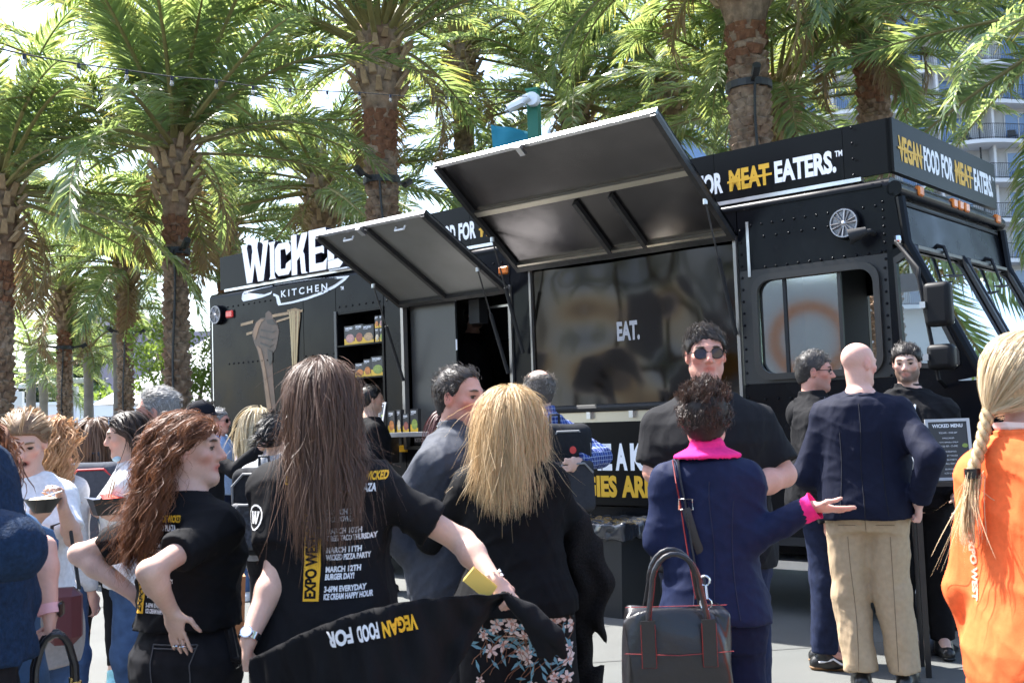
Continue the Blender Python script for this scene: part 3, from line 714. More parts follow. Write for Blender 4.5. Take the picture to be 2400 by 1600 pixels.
# --- printed artwork on the side: arm holding noodles over a pot
def c5(x, y): return side_uz(460 + x * .3826, 480 + y * .3826)
skinp = mat("print_arm", (.05, .025, .016), .4, noise=(9, .4), var=(4, (.10, .05, .03))); skinp2 = mat("print_arm_light", (.22, .12, .062), .4, noise=(8, .35)); skinp3 = mat("print_arm_dark", (.015, .008, .006), .4)
woodp = mat("print_wood", (.32, .2, .1), .4, noise=(20, .2)); noodp = mat("print_noodle", (.25, .15, .06), .4, noise=(30, .5)); noodl = mat("print_noodle_light", (.45, .33, .16), .4)
polyside("print_arm", [c5(*p) for p in [(440, 650), (425, 665), (425, 690), (400, 692), (370, 715), (350, 760), (344, 800), (355, 840), (375, 890), (390, 950), (405, 1020), (415, 1100), (425, 1180), (440, 1295), (492, 1295), (485, 1200), (475, 1100), (470, 1020), (468, 960), (470, 910), (490, 880), (500, 830), (508, 770), (495, 720), (470, 690), (462, 665), (450, 650)]], -.003, skinp)
polyside("print_arm_light", [c5(*p) for p in [(372, 860), (385, 905), (398, 960), (412, 1030), (422, 1110), (430, 1190), (443, 1295), (470, 1295), (455, 1190), (440, 1090), (425, 1000), (412, 930), (398, 880)]], -.006, skinp2)
polyside("print_knuckle", [c5(*p) for p in [(352, 770), (350, 805), (362, 830), (372, 800), (385, 755), (400, 720), (420, 700), (395, 700), (370, 722)]], -.006, skinp2)
for pts in ([(398, 760), (470, 775), (495, 770), (470, 785), (400, 772)], [(392, 800), (460, 820), (490, 815), (460, 832), (392, 812)], [(395, 840), (450, 862), (480, 852), (450, 874), (395, 852)], [(430, 705), (470, 700), (495, 735), (470, 735), (440, 728)], [(440, 880), (470, 900), (470, 960), (452, 985), (440, 930)]):
    polyside("print_shadow", [c5(*p) for p in pts], -.0075, skinp3)
polyside("print_chopstick", [c5(*p) for p in [(275, 727), (275, 743), (350, 725), (352, 706)]], -.005, woodp)
polyside("print_chopstick", [c5(*p) for p in [(470, 690), (655, 655), (655, 640), (470, 672)]], -.009, woodp)
polyside("print_chopstick", [c5(*p) for p in [(308, 785), (310, 800), (346, 788), (348, 772)]], -.005, woodp)
polyside("print_chopstick", [c5(*p) for p in [(495, 722), (600, 688), (600, 676), (495, 708)]], -.009, woodp)
polyside("print_noodles", [c5(*p) for p in [(560, 645), (578, 690), (585, 760), (590, 900), (595, 1000), (603, 1112), (616, 1112), (622, 1000), (626, 900), (632, 780), (642, 690), (640, 640), (610, 632)]], -.011, noodp)
for (a, b_) in (((575, 655), (600, 1100)), ((600, 650), (610, 1105)), ((625, 650), (615, 1000)), ((588, 650), (597, 900))):
    polyside("print_noodle_strand", [c5(a[0], a[1]), c5(b_[0], b_[1]), c5(b_[0] + 4, b_[1]), c5((a[0] + b_[0]) / 2 + 9, (a[1] + b_[1]) / 2), c5(a[0] + 8, a[1])], -.0135, noodl)
polyside("print_pot", [c5(*p) for p in [(540, 1112), (640, 1112), (632, 1260), (556, 1260)]], -.004, mat("print_pot", (.25, .24, .22), .35, noise=(5, .3)))
polyside("print_pot_rim", [c5(*p) for p in [(535, 1108), (645, 1108), (645, 1120), (535, 1120)]], -.015, mat("print_rim", (.55, .54, .5), .35))
q = MB(); u0, z0 = c5(575, 1165); text_on(q, "WICKED", lambda a, b: (-u0 + a, -.008, z0 + b), .05, width=.2, m=whitev); q.build("lettering", whitev, truck)
# --- rivets
def rivets(rows, parent=truck):
    q = MB()
    for (u0, z0, u1, z1, n) in rows:
        for i in range(n):
            t = i / max(1, n - 1); u = u0 + (u1 - u0) * t; z = z0 + (z1 - z0) * t
            q.lathe([(.011, 0), (.009, .006), (.0045, .009)], n=6, axis='y', c=(0, 0, 0))
            k = len(q.v) - 18
            for j in range(k, len(q.v)): a = q.v[j]; q.v[j] = (a[0] - u, -a[1] - .0005, a[2] + z)
    o = q.build("rivets", paint, truck, smooth=True, kind="stuff"); return fixn(o)
rivets([(7.9, 2.84, 5.85, 2.84, 22), (7.93, 2.8, 7.93, .8, 22), (7.6, 2.2, 6.9, 2.2, 9), (5.8, 2.2, 6.25, 2.2, 5), (7.6, 1.5, 6.0, 1.5, 18), (5.7, 2.66, 4.9, 2.66, 9), (4.6, 2.85, 3.5, 2.85, 12), (1.05, 2.83, .1, 2.83, 12), (.95, 2.735, .45, 2.735, 6), (.95, 2.51, .08, 2.51, 11), (.05, 2.85, .05, 2.46, 8), (1.14, 2.8, 1.14, .6, 26), (.06, 2.4, .06, .7, 22), (7.8, .7, 3.5, .7, 44), (1.1, .62, .1, .62, 12), (.24, 3.4, .24, 3.07, 4), (1.0, 1.55, .1, 1.55, 10)])
# --- speakers
def speaker(u, z, r):
    o = empty("round_speaker", (-u, 0, z)); o.parent = truck
    q = MB(); q.lathe([(r, .01), (r * 1.06, -.02), (r * 1.02, -.05), (r * .9, -.055), (r * .86, -.03), (.01, -.02)], n=28, axis='y'); fixn(q.build("housing", paint, o, smooth=50))
    q = MB(); q.lathe([(r * .95, -.048), (r * .95, -.062), (r * .87, -.062), (r * .87, -.048)], n=28, axis='y'); fixn(q.build("trim_ring", mat("grille_alu", (.33, .33, .35), .4, metal=.8), o, smooth=50))
    for k in range(6):
        a = k * math.pi / 3 + .2; q = MB(); ca, sa = math.cos(a), math.sin(a)
        for s in (-.22, .22):
            q.tube([(ca * r * .14 + -sa * s * r * .2, -.055, sa * r * .14 + ca * s * r * .2), (ca * r * .9 - sa * s * r * .75, -.058, sa * r * .9 + ca * s * r * .75)], r * .055, 5)
        q.build("grille_spoke", mat("grille_alu", (.33, .33, .35)), o)
    q = MB(); q.lathe([(.001, -.07), (r * .12, -.066), (r * .18, -.052), (r * .18, -.04)], n=14, axis='y'); fixn(q.build("centre_cap", alu, o, smooth=True))
    q = MB(); q.lathe([(r * .42, -.03), (r * .78, -.045), (r * .8, -.03), (r * .42, -.025)], n=24, axis='y'); fixn(q.build("cone", rubber, o, smooth=True))
speaker(.31, 2.735, .105); speaker(7.775, 2.765, .105)
def lens(u, z, m, w=.075, h=.05, y=0.):
    o = empty("marker_lamp", (-u, y, z)); o.parent = truck
    q = MB(); q.box(-w, w, -.03, 0, -h, h, bev=.012); q.build("lens", m, o)
    q = MB(); q.box(-w - .008, w + .008, -.008, .001, -h - .008, h + .008); q.build("lamp_base", rubber, o)
lens(7.555, 2.755, red_l, .065, .04); lens(3.475, 2.775, orange_l, .055, .035)
# --- work light near the cab speaker
q = MB(); q.tube([(-.12, 0, 2.64), (-.12, -.07, 2.65), (-.16, -.12, 2.64)], .018, 7); q.tube([(-.13, -.1, 2.65), (-.24, -.14, 2.62)], [.03, .055], 12); q.build("flood_lamp", rubber, truck, smooth=40)
# --- product shelf recess
for (u0, u1, z0, z1, y0, y1, nm) in [(5.06, 5.75, 1.6, 2.61, .33, .35, "shelf_back"), (5.74, 5.765, 1.6, 2.61, .003, .33, "shelf_side"), (5.045, 5.07, 1.6, 2.61, -.012, .33, "shelf_side"), (5.07, 5.74, 2.585, 2.61, .003, .33, "shelf_top"), (5.07, 5.74, 2.255, 2.27, -.01, .33, "shelf_board"), (5.07, 5.74, 1.925, 1.94, -.01, .33, "shelf_board"), (5.07, 5.74, 1.6, 1.625, -.01, .33, "shelf_board")]:
    S(nm, u0, u1, z0, z1, y0, y1, panel_m)
S("shelf_edge", 5.74, 5.775, 1.59, 2.62, -.014, -.001, mat("shelf_edge", (.05, .05, .05), .4))
# --- service window opening: frame, door leaf, inside header, counter
for (u0, u1, z0, z1, nm) in [(4.755, 4.79, 1.22, 2.64, "window_post"), (3.40, 3.43, 1.22, 2.64, "window_post"), (3.43, 4.755, 2.6, 2.64, "window_head"), (3.43, 4.755, 1.22, 1.25, "window_sill")]:
    S(nm, u0, u1, z0, z1, -.025, .03, frame_m if nm != "window_post" else mat("post_alu", (.30, .28, .26), .4, metal=.8))
S("sliding_leaf", 4.15, 4.74, 1.26, 2.58, .06, .085, mat("leaf_grey", (.05, .05, .05), .35, metal=.3))
S("interior_cabinet", 3.5, 4.1, .8, 1.7, 1.5, 2.05, mat("interior_steel", (.06, .06, .06), .3, metal=.8)); S("interior_hood", 3.3, 4.7, 2.3, 2.75, 1.2, 2.05, mat("interior_steel", (.06, .06, .06), .3, metal=.8))
S("interior_rail", 3.45, 4.1, 2.50, 2.52, .3, .32, alu); S("paper_ticket", 4.13, 4.145, 2.12, 2.22, .052, .058, whitev); S("paper_ticket", 3.66, 3.675, 1.78, 1.95, 1.46, 1.48, whitev)
S("speaker_box", 3.93, 4.06, 2.36, 2.58, .15, .27, rubber)
# --- open hatches (frame bars, skin, ribs, gas struts)
def hatch(u0, u1, zh, yo, zo, skin_m, ribs, two=False, handle=()):
    o = empty("raised_hatch", (-u1, -.03, zh)); o.parent = truck
    L = math.hypot(yo, zo - zh); ang = math.atan2(zo - zh, -yo); W = u1 - u0
    o.rotation_euler = (-ang, 0, 0)      # local -y runs outwards along the hatch
    q = MB(); q.box(0, W, -L, 0, .012, .03); q.build("skin", skin_m, o)
    q = MB(); q.box(-.002, W + .002, -L - .002, .002, .031, .036); q.build("outer_skin", paint, o)
    for (a, b, c, d, nm) in [(0, .04, -L, 0, "frame_bar"), (W - .04, W, -L, 0, "frame_bar"), (.04, W - .04, -.05, 0, "frame_bar")]:
        q = MB(); q.box(a, b, c, d, -.03, .012); q.build(nm, frame_m, o)
    q = MB(); q.box(0, W, -L - .012, -L + .02, -.006, .034); q.build("edge_trim", alu, o)
    for (kind, p0, p1, p2) in ribs:
        q = MB()
        if kind == 'x': q.box(.04, W - .04, -p0 - .025, -p0 + .025, -.022, .012)
        else: q.box(p0 - .02, p0 + .02, -p2, -p1, -.028, .012)
        q.build("rib", frame_m if kind == 'y' else mat("rib_alu", (.5, .46, .38), .35, metal=1.), o)
    for hx in handle:
        q = MB(); q.tube([(hx, -L + .09, .0), (hx, -L + .09, -.035), (hx + .11, -L + .09, -.035), (hx + .11, -L + .09, 0)], .009, 6); q.build("pull_handle", whitev, o)
    # latch at the outer edge
    q = MB(); q.box(W * .42, W * .42 + .05, -L - .03, -L + .06, -.05, -.02); q.build("latch", alu, o)
    for x in (.03, W - .03):
        f = .34 * L
        top = np.array([0, -f * math.cos(ang), f * math.sin(ang)])
        st = MB(); A = (-u1 + x, -.05 + top[1], zh + top[2] - .03); B = (-u1 + x, -.04, zh - .72)
        A = np.array(A); B = np.array(B); M_ = A + (B - A) * .42
        st.tube([A, M_], .007, 7, frame_m); st.tube([M_, B], .016, 8, rubber); st.build("gas_strut", None, truck, smooth=40)
        q = MB(); q.lathe([(.018, -.02), (.018, .02)], n=8, c=tuple(A)); q.build("strut_bracket", alu, truck)
    return o
hatch(1.165, 3.29, 2.755, -1.0, 3.51, steel_d, [('x', .70, 0, 0), ('y', 1.02, 0, .62), ('y', 1.36, 0, .62), ('x', .05, 0, 0)])
hatch(3.41, 4.785, 2.59, -1.0, 3.15, mat("awning_grey", (.22, .22, .21), .38, metal=.6, noise=(3, .12)), [('y', .64, .03, 1.12)], handle=(.3, .95))
# --- stainless wall under the big hatch
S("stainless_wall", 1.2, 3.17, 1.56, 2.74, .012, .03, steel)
for (a, b) in ((1.175, 1.2), (3.17, 3.19)): S("wall_trim", a, b, 1.5, 2.77, -.02, .03, mat("post_alu", (.30, .28, .26)))
letters("lettering", "EAT.", 2.30, 2.075, .14, .22, mat("vinyl_grey", (.40, .39, .41), .5), .006)
q = MB(); q.tube([(-3.18, -.05, 1.535), (-1.18, -.05, 1.535)], .03, 8); q.build("counter_rail", rubber, truck, smooth=40)
for i in range(5): S("fold_bracket", 1.3 + i * .42, 1.34 + i * .42, 1.45, 1.51, -.05, 0, alu)
S("counter_strip", 1.2, 3.17, 1.42, 1.505, -.02, -.002, mat("rib_alu", (.5, .46, .38)))
S("fold_panel", 1.2, 3.17, .755, 1.42, -.035, -.012, panel_m)
for (tx, ul, w_) in (("GIVE", 3.10, .40), ("ME", 2.62, .25), ("A", 2.335, .115), ("KNIFE", 2.19, .50)): letters("lettering", tx, ul, 1.045, .192, w_, whitev, -.039, bold=.05)
for (tx, ul, w_) in (("VEGGIES", 2.98, .65), ("ARE", 2.285, .30), ("BACK", 1.94, .42)): letters("lettering", tx, ul, .83, .153, w_, yelv, -.039, bold=.05)
S("side_step", .3, 1.1, .34, .40, -.06, .3, alu)
# --- tray with menu at the service window
S("counter_tray", 3.6, 5.0, 1.345, 1.385, -.36, -.03, mat("tray_alu", (.34, .34, .35), .55, metal=.7))
for u in (4.2, 4.85): S("tray_bracket", u, u + .03, 1.1, 1.345, -.3, -.03, frame_m)
letters("lettering", "KITCHEN", 4.66, 1.29, .035, .2, mat("vinyl_grey", (.62, .60, .62)), -.004)
letters("lettering", "PLANT", 4.66, 1.0, .17, .5, mat("vinyl_grey", (.62, .60, .62)), -.004)
letters("lettering", "BASED", 4.66, .8, .17, .5, whitev, -.004)
q = MB(); q.box(-4.86, -4.76, -.02, -.004, 1.2, 1.26); q.build("sticker", yelv, truck)
# --- cab side: window frame with sliding panes
def rrect(u0, u1, z0, z1, r, n=5):
    P = []
    for (cu, cz, a0) in ((u1 - r, z1 - r, 0), (u0 + r, z1 - r, 90), (u0 + r, z0 + r, 180), (u1 - r, z0 + r, 270)):
        for i in range(n + 1): a = R(a0 + 90 * i / n); P.append((cu + r * math.cos(a), cz + r * math.sin(a)))
    return P
def ring(name, outer, inner, y0, y1, m, parent=None):
    n = len(outer); q = MB(); v = []
    for y in (y0, y1): v += [(-u, y, z) for u, z in outer] + [(-u, y, z) for u, z in inner]
    f = []
    for i in range(n):
        j = (i + 1) % n
        f += [(i, j, n + j, n + i), (2 * n + i, 3 * n + i, 3 * n + j, 2 * n + j), (i, 2 * n + i, 2 * n + j, j), (n + i, n + j, 3 * n + j, 3 * n + i)]
    q.add(v, f); return fixn(q.build(name, m, parent or truck, smooth=40))
# sheet around the window (a frame panel with an opening)
ring("window_surround", rrect(0.04, 1.162, 1.662, 2.498, .004), rrect(.125, 1.03, 1.715, 2.425, .1), .0, .04, mat("surround_black", (.02, .019, .018), .45, noise=(6, .3)))
win = empty("cab_window", (0, 0, 0)); win.parent = truck
ring("frame", rrect(.095, 1.06, 1.685, 2.455, .12), rrect(.14, 1.015, 1.73, 2.41, .1), -.03, .0, mat("win_frame", (.03, .027, .025), .35), win)
S("pane", .405, 1.02, 1.725, 2.415, .012, .018, glass_mat("cab_glass", (.55, .62, .6), .22, .07), parent=win)
S("pane_stile", .385, .41, 1.725, 2.415, .005, .03, mat("win_frame", (.03, .027, .025)), parent=win); S("pane_stile", .80, .825, 1.725, 2.415, .002, .022, rubber, parent=win)
# things on the ledge behind the pane
S("dash_shelf", .15, 1.05, 1.60, 1.66, .1, .6, dark_in)
# --- cab nose
FP = [(0.0, 2.9), (-.03, 2.9), (-.075, 2.55), (-.52, 1.60), (-.95, 1.36), (-1.02, 1.2), (-1.03, .62), (-.9, .5), (0, .5)]
def fx(z):   # front surface u at height z on the windscreen plane
    return -.075 - (2.55 - z) / .95 * .445
# visor band above the screen
q = MB(); q.add([(.03, 0.0, 2.9), (.03, TWD, 2.9), (.075, TWD, 2.55), (.075, 0, 2.55), (0, 0, 2.9), (0, TWD, 2.9), (0, TWD, 2.55), (0, 0, 2.55)], [(0, 3, 2, 1), (4, 5, 6, 7), (0, 1, 5, 4), (3, 7, 6, 2), (0, 4, 7, 3), (1, 2, 6, 5)]); fixn(q.build("visor_panel", paint, truck))
q = MB(); q.tube([(.035, .0, 2.93), (.035, TWD, 2.93)], .055, 10); q.build("front_roof_roll", paint, truck, smooth=40)
q = MB(); q.box(.03, .05, .15, TWD - .1, 2.83, 2.845); q.build("drip_rail", rubber, truck)
for v in (.33, 1.0, 1.13, 1.26, 2.0):
    o = empty("marker_lamp", (.078, v, 2.945)); o.parent = truck
    q = MB(); q.box(-.015, .025, -.045, .045, -.035, .035, bev=.01); q.build("lens", orange_l, o)
# lower side of nose with wheel arch
arch = [(-.15 + .58 * math.cos(R(a)), .44 + .58 * math.sin(R(a))) for a in range(180, -1, -15)]
poly = [(.04, .5), (.04, 1.66), (-.5, 1.60), (-.95, 1.36), (-1.02, 1.2), (-1.03, .62), (-.9, .5)] 
poly = [(.43, .5)] + [(.43, .5)][:0] + [(u, z) for u, z in arch[::-1] if z > .5]
body_poly = [(.04, 1.66), (-.50, 1.60), (-.95, 1.36), (-1.02, 1.2), (-1.03, .62), (-.74, .5)] + [(u, z) for u, z in arch if z > .52] + [(.43, .5), (.43, .5 + .002), (.04, 1.04)]
body_poly = [(.04, 1.66), (-.50, 1.60), (-.95, 1.36), (-1.02, 1.2), (-1.03, .62), (-.735, .52)] + [(u, z) for u, z in arch if .54 < z and u < .04] 
for y in (0.002, TWD - .05):
    q = MB(); n = len(body_poly); v = [(-u, y, z) for u, z in body_poly] + [(-u, y + .045, z) for u, z in body_poly]; T_ = tri_poly(body_poly)
    q.add(v, T_ + [tuple(n + i for i in t)[::-1] for t in T_] + [(i, (i + 1) % n, n + (i + 1) % n, n + i) for i in range(n)]); fixn(q.build("nose_side", paint, truck))
q = MB(); q.add([(.50, 0.05, 1.60), (.50, TWD - .05, 1.60), (.95, TWD - .05, 1.36), (.95, .05, 1.36), (1.02, .05, 1.2), (1.02, TWD - .05, 1.2), (1.03, TWD - .05, .55), (1.03, .05, .55)], [(0, 3, 2, 1), (3, 4, 5, 2), (4, 7, 6, 5)]); fixn(q.build("hood", paint, truck))
for v in (.3, TWD - .3):
    o = empty("headlight", (1.035, v, .98)); o.parent = truck
    q = MB(); q.lathe([(.001, .03), (.07, .022), (.1, 0), (.115, -.01)], n=20, axis='x'); fixn(q.build("lens", mat("lamp_lens", (.7, .72, .75), .1, spec=.8), o, smooth=True))
    q = MB(); q.lathe([(.115, .012), (.13, .012), (.13, -.012), (.115, -.012)], n=20, axis='x'); fixn(q.build("bezel", chrome, o, smooth=40))
q = MB()
q.box(1.03, 1.045, .65, TWD - .65, .75, 1.15); q.build("grille", rubber, truck)
q = MB(); q.box(1.03, 1.16, -.02, TWD + .02, .45, .6, bev=.03); q.build("bumper", chrome, truck)
# quarter window and A pillar
qf = [(-.005, 2.46), (-.085, 2.5), (-.13, 2.42), (-.40, 1.80), (-.40, 1.72), (-.36, 1.69), (-.02, 1.72)]
qi = [(-.022, 2.42), (-.08, 2.455), (-.115, 2.395), (-.365, 1.81), (-.365, 1.745), (-.34, 1.725), (-.04, 1.75)]
qo = [(.04, 2.5), (-.085, 2.55), (-.16, 2.42), (-.46, 1.78), (-.52, 1.64), (-.36, 1.615), (.04, 1.66)]
for y in (0.0, TWD - .04):
    ring("quarter_surround", qo, qf, y + .002, y + .04, paint)
    w_ = empty("quarter_window", (0, y, 0)); w_.parent = truck
    ring("frame", qf, qi, -.012, .03, mat("win_frame", (.03, .027, .025)), w_)
    q = MB(); q.add([(-u, .012, z) for u, z in qi], [tuple(range(len(qi)))]); q.build("pane", glassm, w_)
for v in (.03, TWD - .03):
    q = MB(); q.tube([(.06, v, 2.87), (.09, v, 2.55), (.55, v, 1.57)], .035, 8); q.build("pillar", paint, truck, smooth=40)
# windscreens
for (v0, v1) in ((.1, 1.06), (1.14, 2.1)):
    w_ = empty("windscreen", (0, 0, 0)); w_.parent = truck
    def wp(v, z, o=0.): return (-fx(z) + o * .905, v, z + o * .42)
    q = MB(); q.add([wp(v0 + .03, 2.50), wp(v1 - .03, 2.50), wp(v1 - .03, 1.66), wp(v0 + .03, 1.66)], [(0, 1, 2, 3)]); q.build("pane", glass_mat("screen_glass", (.38, .46, .47), .14), w_)
    loop = [wp(v0 + .05, 2.53, .012), wp(v1 - .05, 2.53, .012), wp(v1, 2.47, .012), wp(v1, 1.7, .012), wp(v1 - .05, 1.63, .012), wp(v0 + .05, 1.63, .012), wp(v0, 1.7, .012), wp(v0, 2.47, .012)]
    q = MB(); q.tube(loop + [loop[0]], .028, 6, flat=.8); q.build("frame", mat("win_frame", (.03, .027, .025)), w_, smooth=40)
    # wiper from the top
    p = wp(v0 + .55, 2.56, .05); p2 = wp(v0 + .42, 2.33, .05)
    q = MB(); q.tube([wp(v0 + .55, 2.60, .0), p, p2], [.018, .014, .008], 6); q.build("wiper_arm", rubber, truck)
    q = MB(); q.tube([wp(v0 + .22, 2.32, .045), p2, wp(v0 + .66, 2.36, .045)], [.006, .012, .006], 5); q.build("wiper_blade", rubber, truck)
q = MB(); q.tube([wp(1.1, 2.55), wp(1.1, 1.6)], .035, 6); q.build("centre_post", paint, truck)
S("steering_shelf", -.62, -.2, 1.45, 1.52, .1, TWD - .1, dark_in)
q = MB()
for k in range(24):
    a = k / 24 * 2 * math.pi
q.tube([(.05 + .18 * math.cos(a) * .5, 1.65 + .2 * math.sin(a), 1.62 + .18 * math.cos(a) * .8) for a in np.linspace(0, 2 * math.pi, 25)], .014, 6); q.build("steering_wheel", rubber, truck)
# mirrors on a long arm
mm = empty("mirror_assembly", (0, 0, 0)); mm.parent = truck
q = MB(); q.tube([(.045, -.01, 2.56), (.05, -.06, 2.555), (.27, -.28, 2.33), (.275, -.3, 2.28), (.36, -.29, 1.62), (.30, -.02, 1.58)], .014, 8); q.build("arm", mat("mirror_arm", (.008, .008, .009), .5, spec=.15), mm, smooth=40)
for (z0, z1, w) in ((1.95, 2.23, .1), (1.68, 1.84, .095)):
    q = MB(); q.box(.33 - .02, .33 + .15, -.36, -.26, z0, z1); ms_ = q.build("mirror_shell", mat("mirror_black", (.008, .008, .009), .5, spec=.2), mm, smooth=30); bv_ = ms_.modifiers.new("b", 'BEVEL'); bv_.width = .035; bv_.segments = 4
    q = MB(); q.box(.325, .465, -.255, -.25, z0 + .02, z1 - .02); q.build("mirror_glass", chrome, mm)
    q = MB(); q.box(.30, .335, -.38, -.3, (z0 + z1) / 2 - .02, (z0 + z1) / 2 + .02); q.build("mirror_clamp", alu, mm)
q = MB(); q.lathe([(.02, -.02), (.025, 0), (.02, .03)], n=8, c=(.05, -.03, 2.57)); q.build("arm_bolt", chrome, mm)
# wheels
whe = mat("wheel_white", (.66, .67, .70), .45, noise=(7, .08))
def wheel(u, y, s):
    o = empty("wheel", (-u, y, .43)); o.parent = truck
    P = [(.25, -.11), (.27, -.125), (.36, -.13), (.41, -.11), (.43, -.07), (.43, .07), (.41, .11), (.36, .13), (.25, .11)]
    q = MB(); q.lathe([(r, s * z) for r, z in P], n=32, axis='y'); fixn(q.build("tyre", rubber, o, smooth=50))
    P = [(.255, -.12), (.262, -.128), (.25, -.132), (.235, -.1), (.225, -.06), (.19, -.055), (.17, -.075), (.1, -.085), (.085, -.12), (.06, -.14), (.001, -.145)]
    q = MB(); q.lathe([(r, s * z) for r, z in P], n=32, axis='y'); fixn(q.build("rim", whe, o, smooth=40))
    for k in range(8):
        a = k * math.pi / 4; q = MB(); q.lathe([(.02, -.07 * s), (.02, -.105 * s), (.012, -.118 * s), (.001, -.12 * s)], n=8, axis='y', c=(.135 * math.cos(a), 0, .135 * math.sin(a))); fixn(q.build("lug_nut", whe, o, smooth=50))
for u in (-.17, 5.6): wheel(u, .15, 1); wheel(u, TWD - .15, -1)
S("wheel_well", 5.0, 6.2, .3, .9, .35, TWD - .35, rubber)
S("skirt_edge", .5, 1.1, .5, .56, -.012, -.001, rubber)
# --- product boxes on shelf and tray: separate things
box_dark = mat("carton_dark", (.035, .035, .037), .4); box_y = mat("carton_yellow", (.75, .45, .03), .4)
food_c = [mat("food_" + n, c, .5, noise=(40, .4)) for n, c in (("pink", (.5, .27, .24)), ("red", (.3, .09, .06)), ("tan", (.45, .30, .17)), ("orange", (.55, .2, .05)), ("green", (.25, .32, .06)), ("cream", (.6, .5, .35)))]
def carton(u, y, z, w, h, d, fm, tilt, label, wedge=True, logo=True, g="cartons on the truck shelf"):
    P = tw_(u, y, z); o = empty("food_carton", tuple(P), -TYAW + tilt, label=label, cat="carton", group=g)
    q = MB(); q.box(0, w, 0, d, 0, h); q.build("box", box_dark, o)
    q = MB(); q.add([(0, -.0015, 0), (w, -.0015, 0), (w, -.0015, h * .16), (w * .35, -.0015, h * .3), (0, -.0015, h * .34)], [(0, 1, 2, 3, 4)]); q.build("printed_band", box_y, o)
    q = MB(); q.add([(w * .55 + w * .4 * math.cos(a), -.003, h * .33 + h * .24 * math.sin(a)) for a in np.linspace(0, 6.0, 10)], [tuple(range(10))]); q.build("printed_food", fm, o)
    if logo:
        q = MB(); text_on(q, "WICKED", lambda a, b: (w * .1 + a, -.0025, h * .82 + b), h * .1, width=w * .7, m=whitev, bold=.04); text_on(q, "KITCHEN", lambda a, b: (w * .1 + a, -.0025, h * .755 + b), h * .035, width=w * .4, m=whitev); q.build("lettering", whitev, o)
    return o
carton(5.67, .03, 2.272, .16, .19, .04, food_c[0], 0, "food carton with pale slice picture, left on the top shelf")
carton(5.50, .02, 2.272, .12, .195, .04, food_c[1], .05, "food carton with dark red picture, second on the top shelf")
carton(5.375, .01, 2.272, .15, .18, .04, food_c[2], .1, "food carton with tan bowl picture, third on the top shelf")
carton(5.21, .03, 2.272, .055, .135, .05, food_c[5], 0, "slim carton low in the stack, right end of the top shelf", wedge=False)
carton(5.145, .03, 2.272, .055, .135, .05, food_c[4], 0, "slim carton under another, far right of the top shelf")
carton(5.21, .03, 2.409, .055, .12, .05, food_c[3], 0, "slim carton stacked on top, right end of the top shelf")
carton(5.145, .03, 2.409, .055, .12, .05, food_c[0], 0, "slim carton stacked on top, far right of the top shelf")
carton(5.53, .04, 1.942, .13, .14, .04, food_c[3], 0, "food carton with orange dish, left on the lower shelf")
carton(5.38, .02, 1.942, .10, .17, .04, food_c[3], .08, "yellow sided food carton in the middle of the lower shelf")
carton(5.28, .03, 1.942, .17, .19, .04, food_c[4], .04, "food carton with bowl picture, right on the lower shelf")
for i, (u, m_, lab) in enumerate([(5.2, red_l, "red sauce bottle at the bottom of the shelf"), (5.1, mat("bottle_dark", (.06, .02, .01), .2), "dark sauce bottle at the bottom of the shelf")]):
    P = tw_(u, .05, 1.626); o = empty("sauce_bottle", tuple(P), label=lab, cat="bottle", group="sauce bottles on the truck shelf")
    q = MB(); q.lathe([(.001, 0), (.027, .002), (.028, .1), (.02, .125), (.012, .14), (.012, .155)], n=14); fixn(q.build("body", m_, o, smooth=50))
    q = MB(); q.lathe([(.014, .15), (.014, .175), (.001, .176)], n=12); q.build("cap", whitev, o)
    q = MB(); q.lathe([(.0285, .03), (.0285, .09)], n=14); q.build("label_band", box_dark, o)
# framed menu leaning on the tray
def menu_board(P, rz, tilt, w, h, label, lines=True):
    o = empty("menu_board", tuple(P), rz, label=label, cat="menu", group=None); o.rotation_euler = (-tilt, 0, rz)
    q = MB(); q.box(0, w, 0, .012, 0, h); q.build("backing", box_dark, o)
    t = .016
    for (a, b, c, d) in ((0, w, 0, t), (0, w, h - t, h), (0, t, t, h - t), (w - t, w, t, h - t)):
        q = MB(); q.box(a, b, -.008, .002, c, d); q.build("frame_strip", mat("menu_frame", (.5, .5, .51), .35), o)
    q = MB(); text_on(q, "WICKED MENU", lambda a, b: (w * .16 + a, -.003, h * .86 + b), h * .055, width=w * .68, m=whitev, bold=.03)
    yy = .76
    for j, (tx, hh, wd) in enumerate([("9:30 AM - 10:30 AM", .026, .4), ("PANCAKES", .022, .26), ("WITH BERRIES & SYRUP", .018, .42), ("10:30 AM - CLOSE", .026, .38), ("RICE BOWLS", .022, .3), ("STREET TACOS", .022, .34), ("PIZZA PARTY", .022, .3), ("ALL DAY", .026, .22), ("BURGERS", .022, .26), ("ICE CREAM", .022, .3)]):
        text_on(q, tx, lambda a, b: (w * (.5 - wd / 2) + a, -.003, h * yy + b), h * hh, width=w * wd, m=whitev, bold=.0)
        yy -= .066 + (.02 if hh > .025 else 0)
    q.build("printed_text", whitev, o)
    r = np.random.default_rng(3)
    for k in range(6):
        q = MB(); cx, cz = (.12 if k % 2 else .86) * w, h * (.12 + .11 * k); q.add([(cx + w * .07 * math.cos(a), -.0025, cz + h * .035 * math.sin(a)) for a in np.linspace(0, 5.8, 9)], [tuple(range(9))]); q.build("printed_food", food_c[k % 6], o)
    return o
menu_board(tw_(5.0, -.30, 1.388), -TYAW, .24, .21, .29, "white-framed menu leaning on the truck's silver tray")
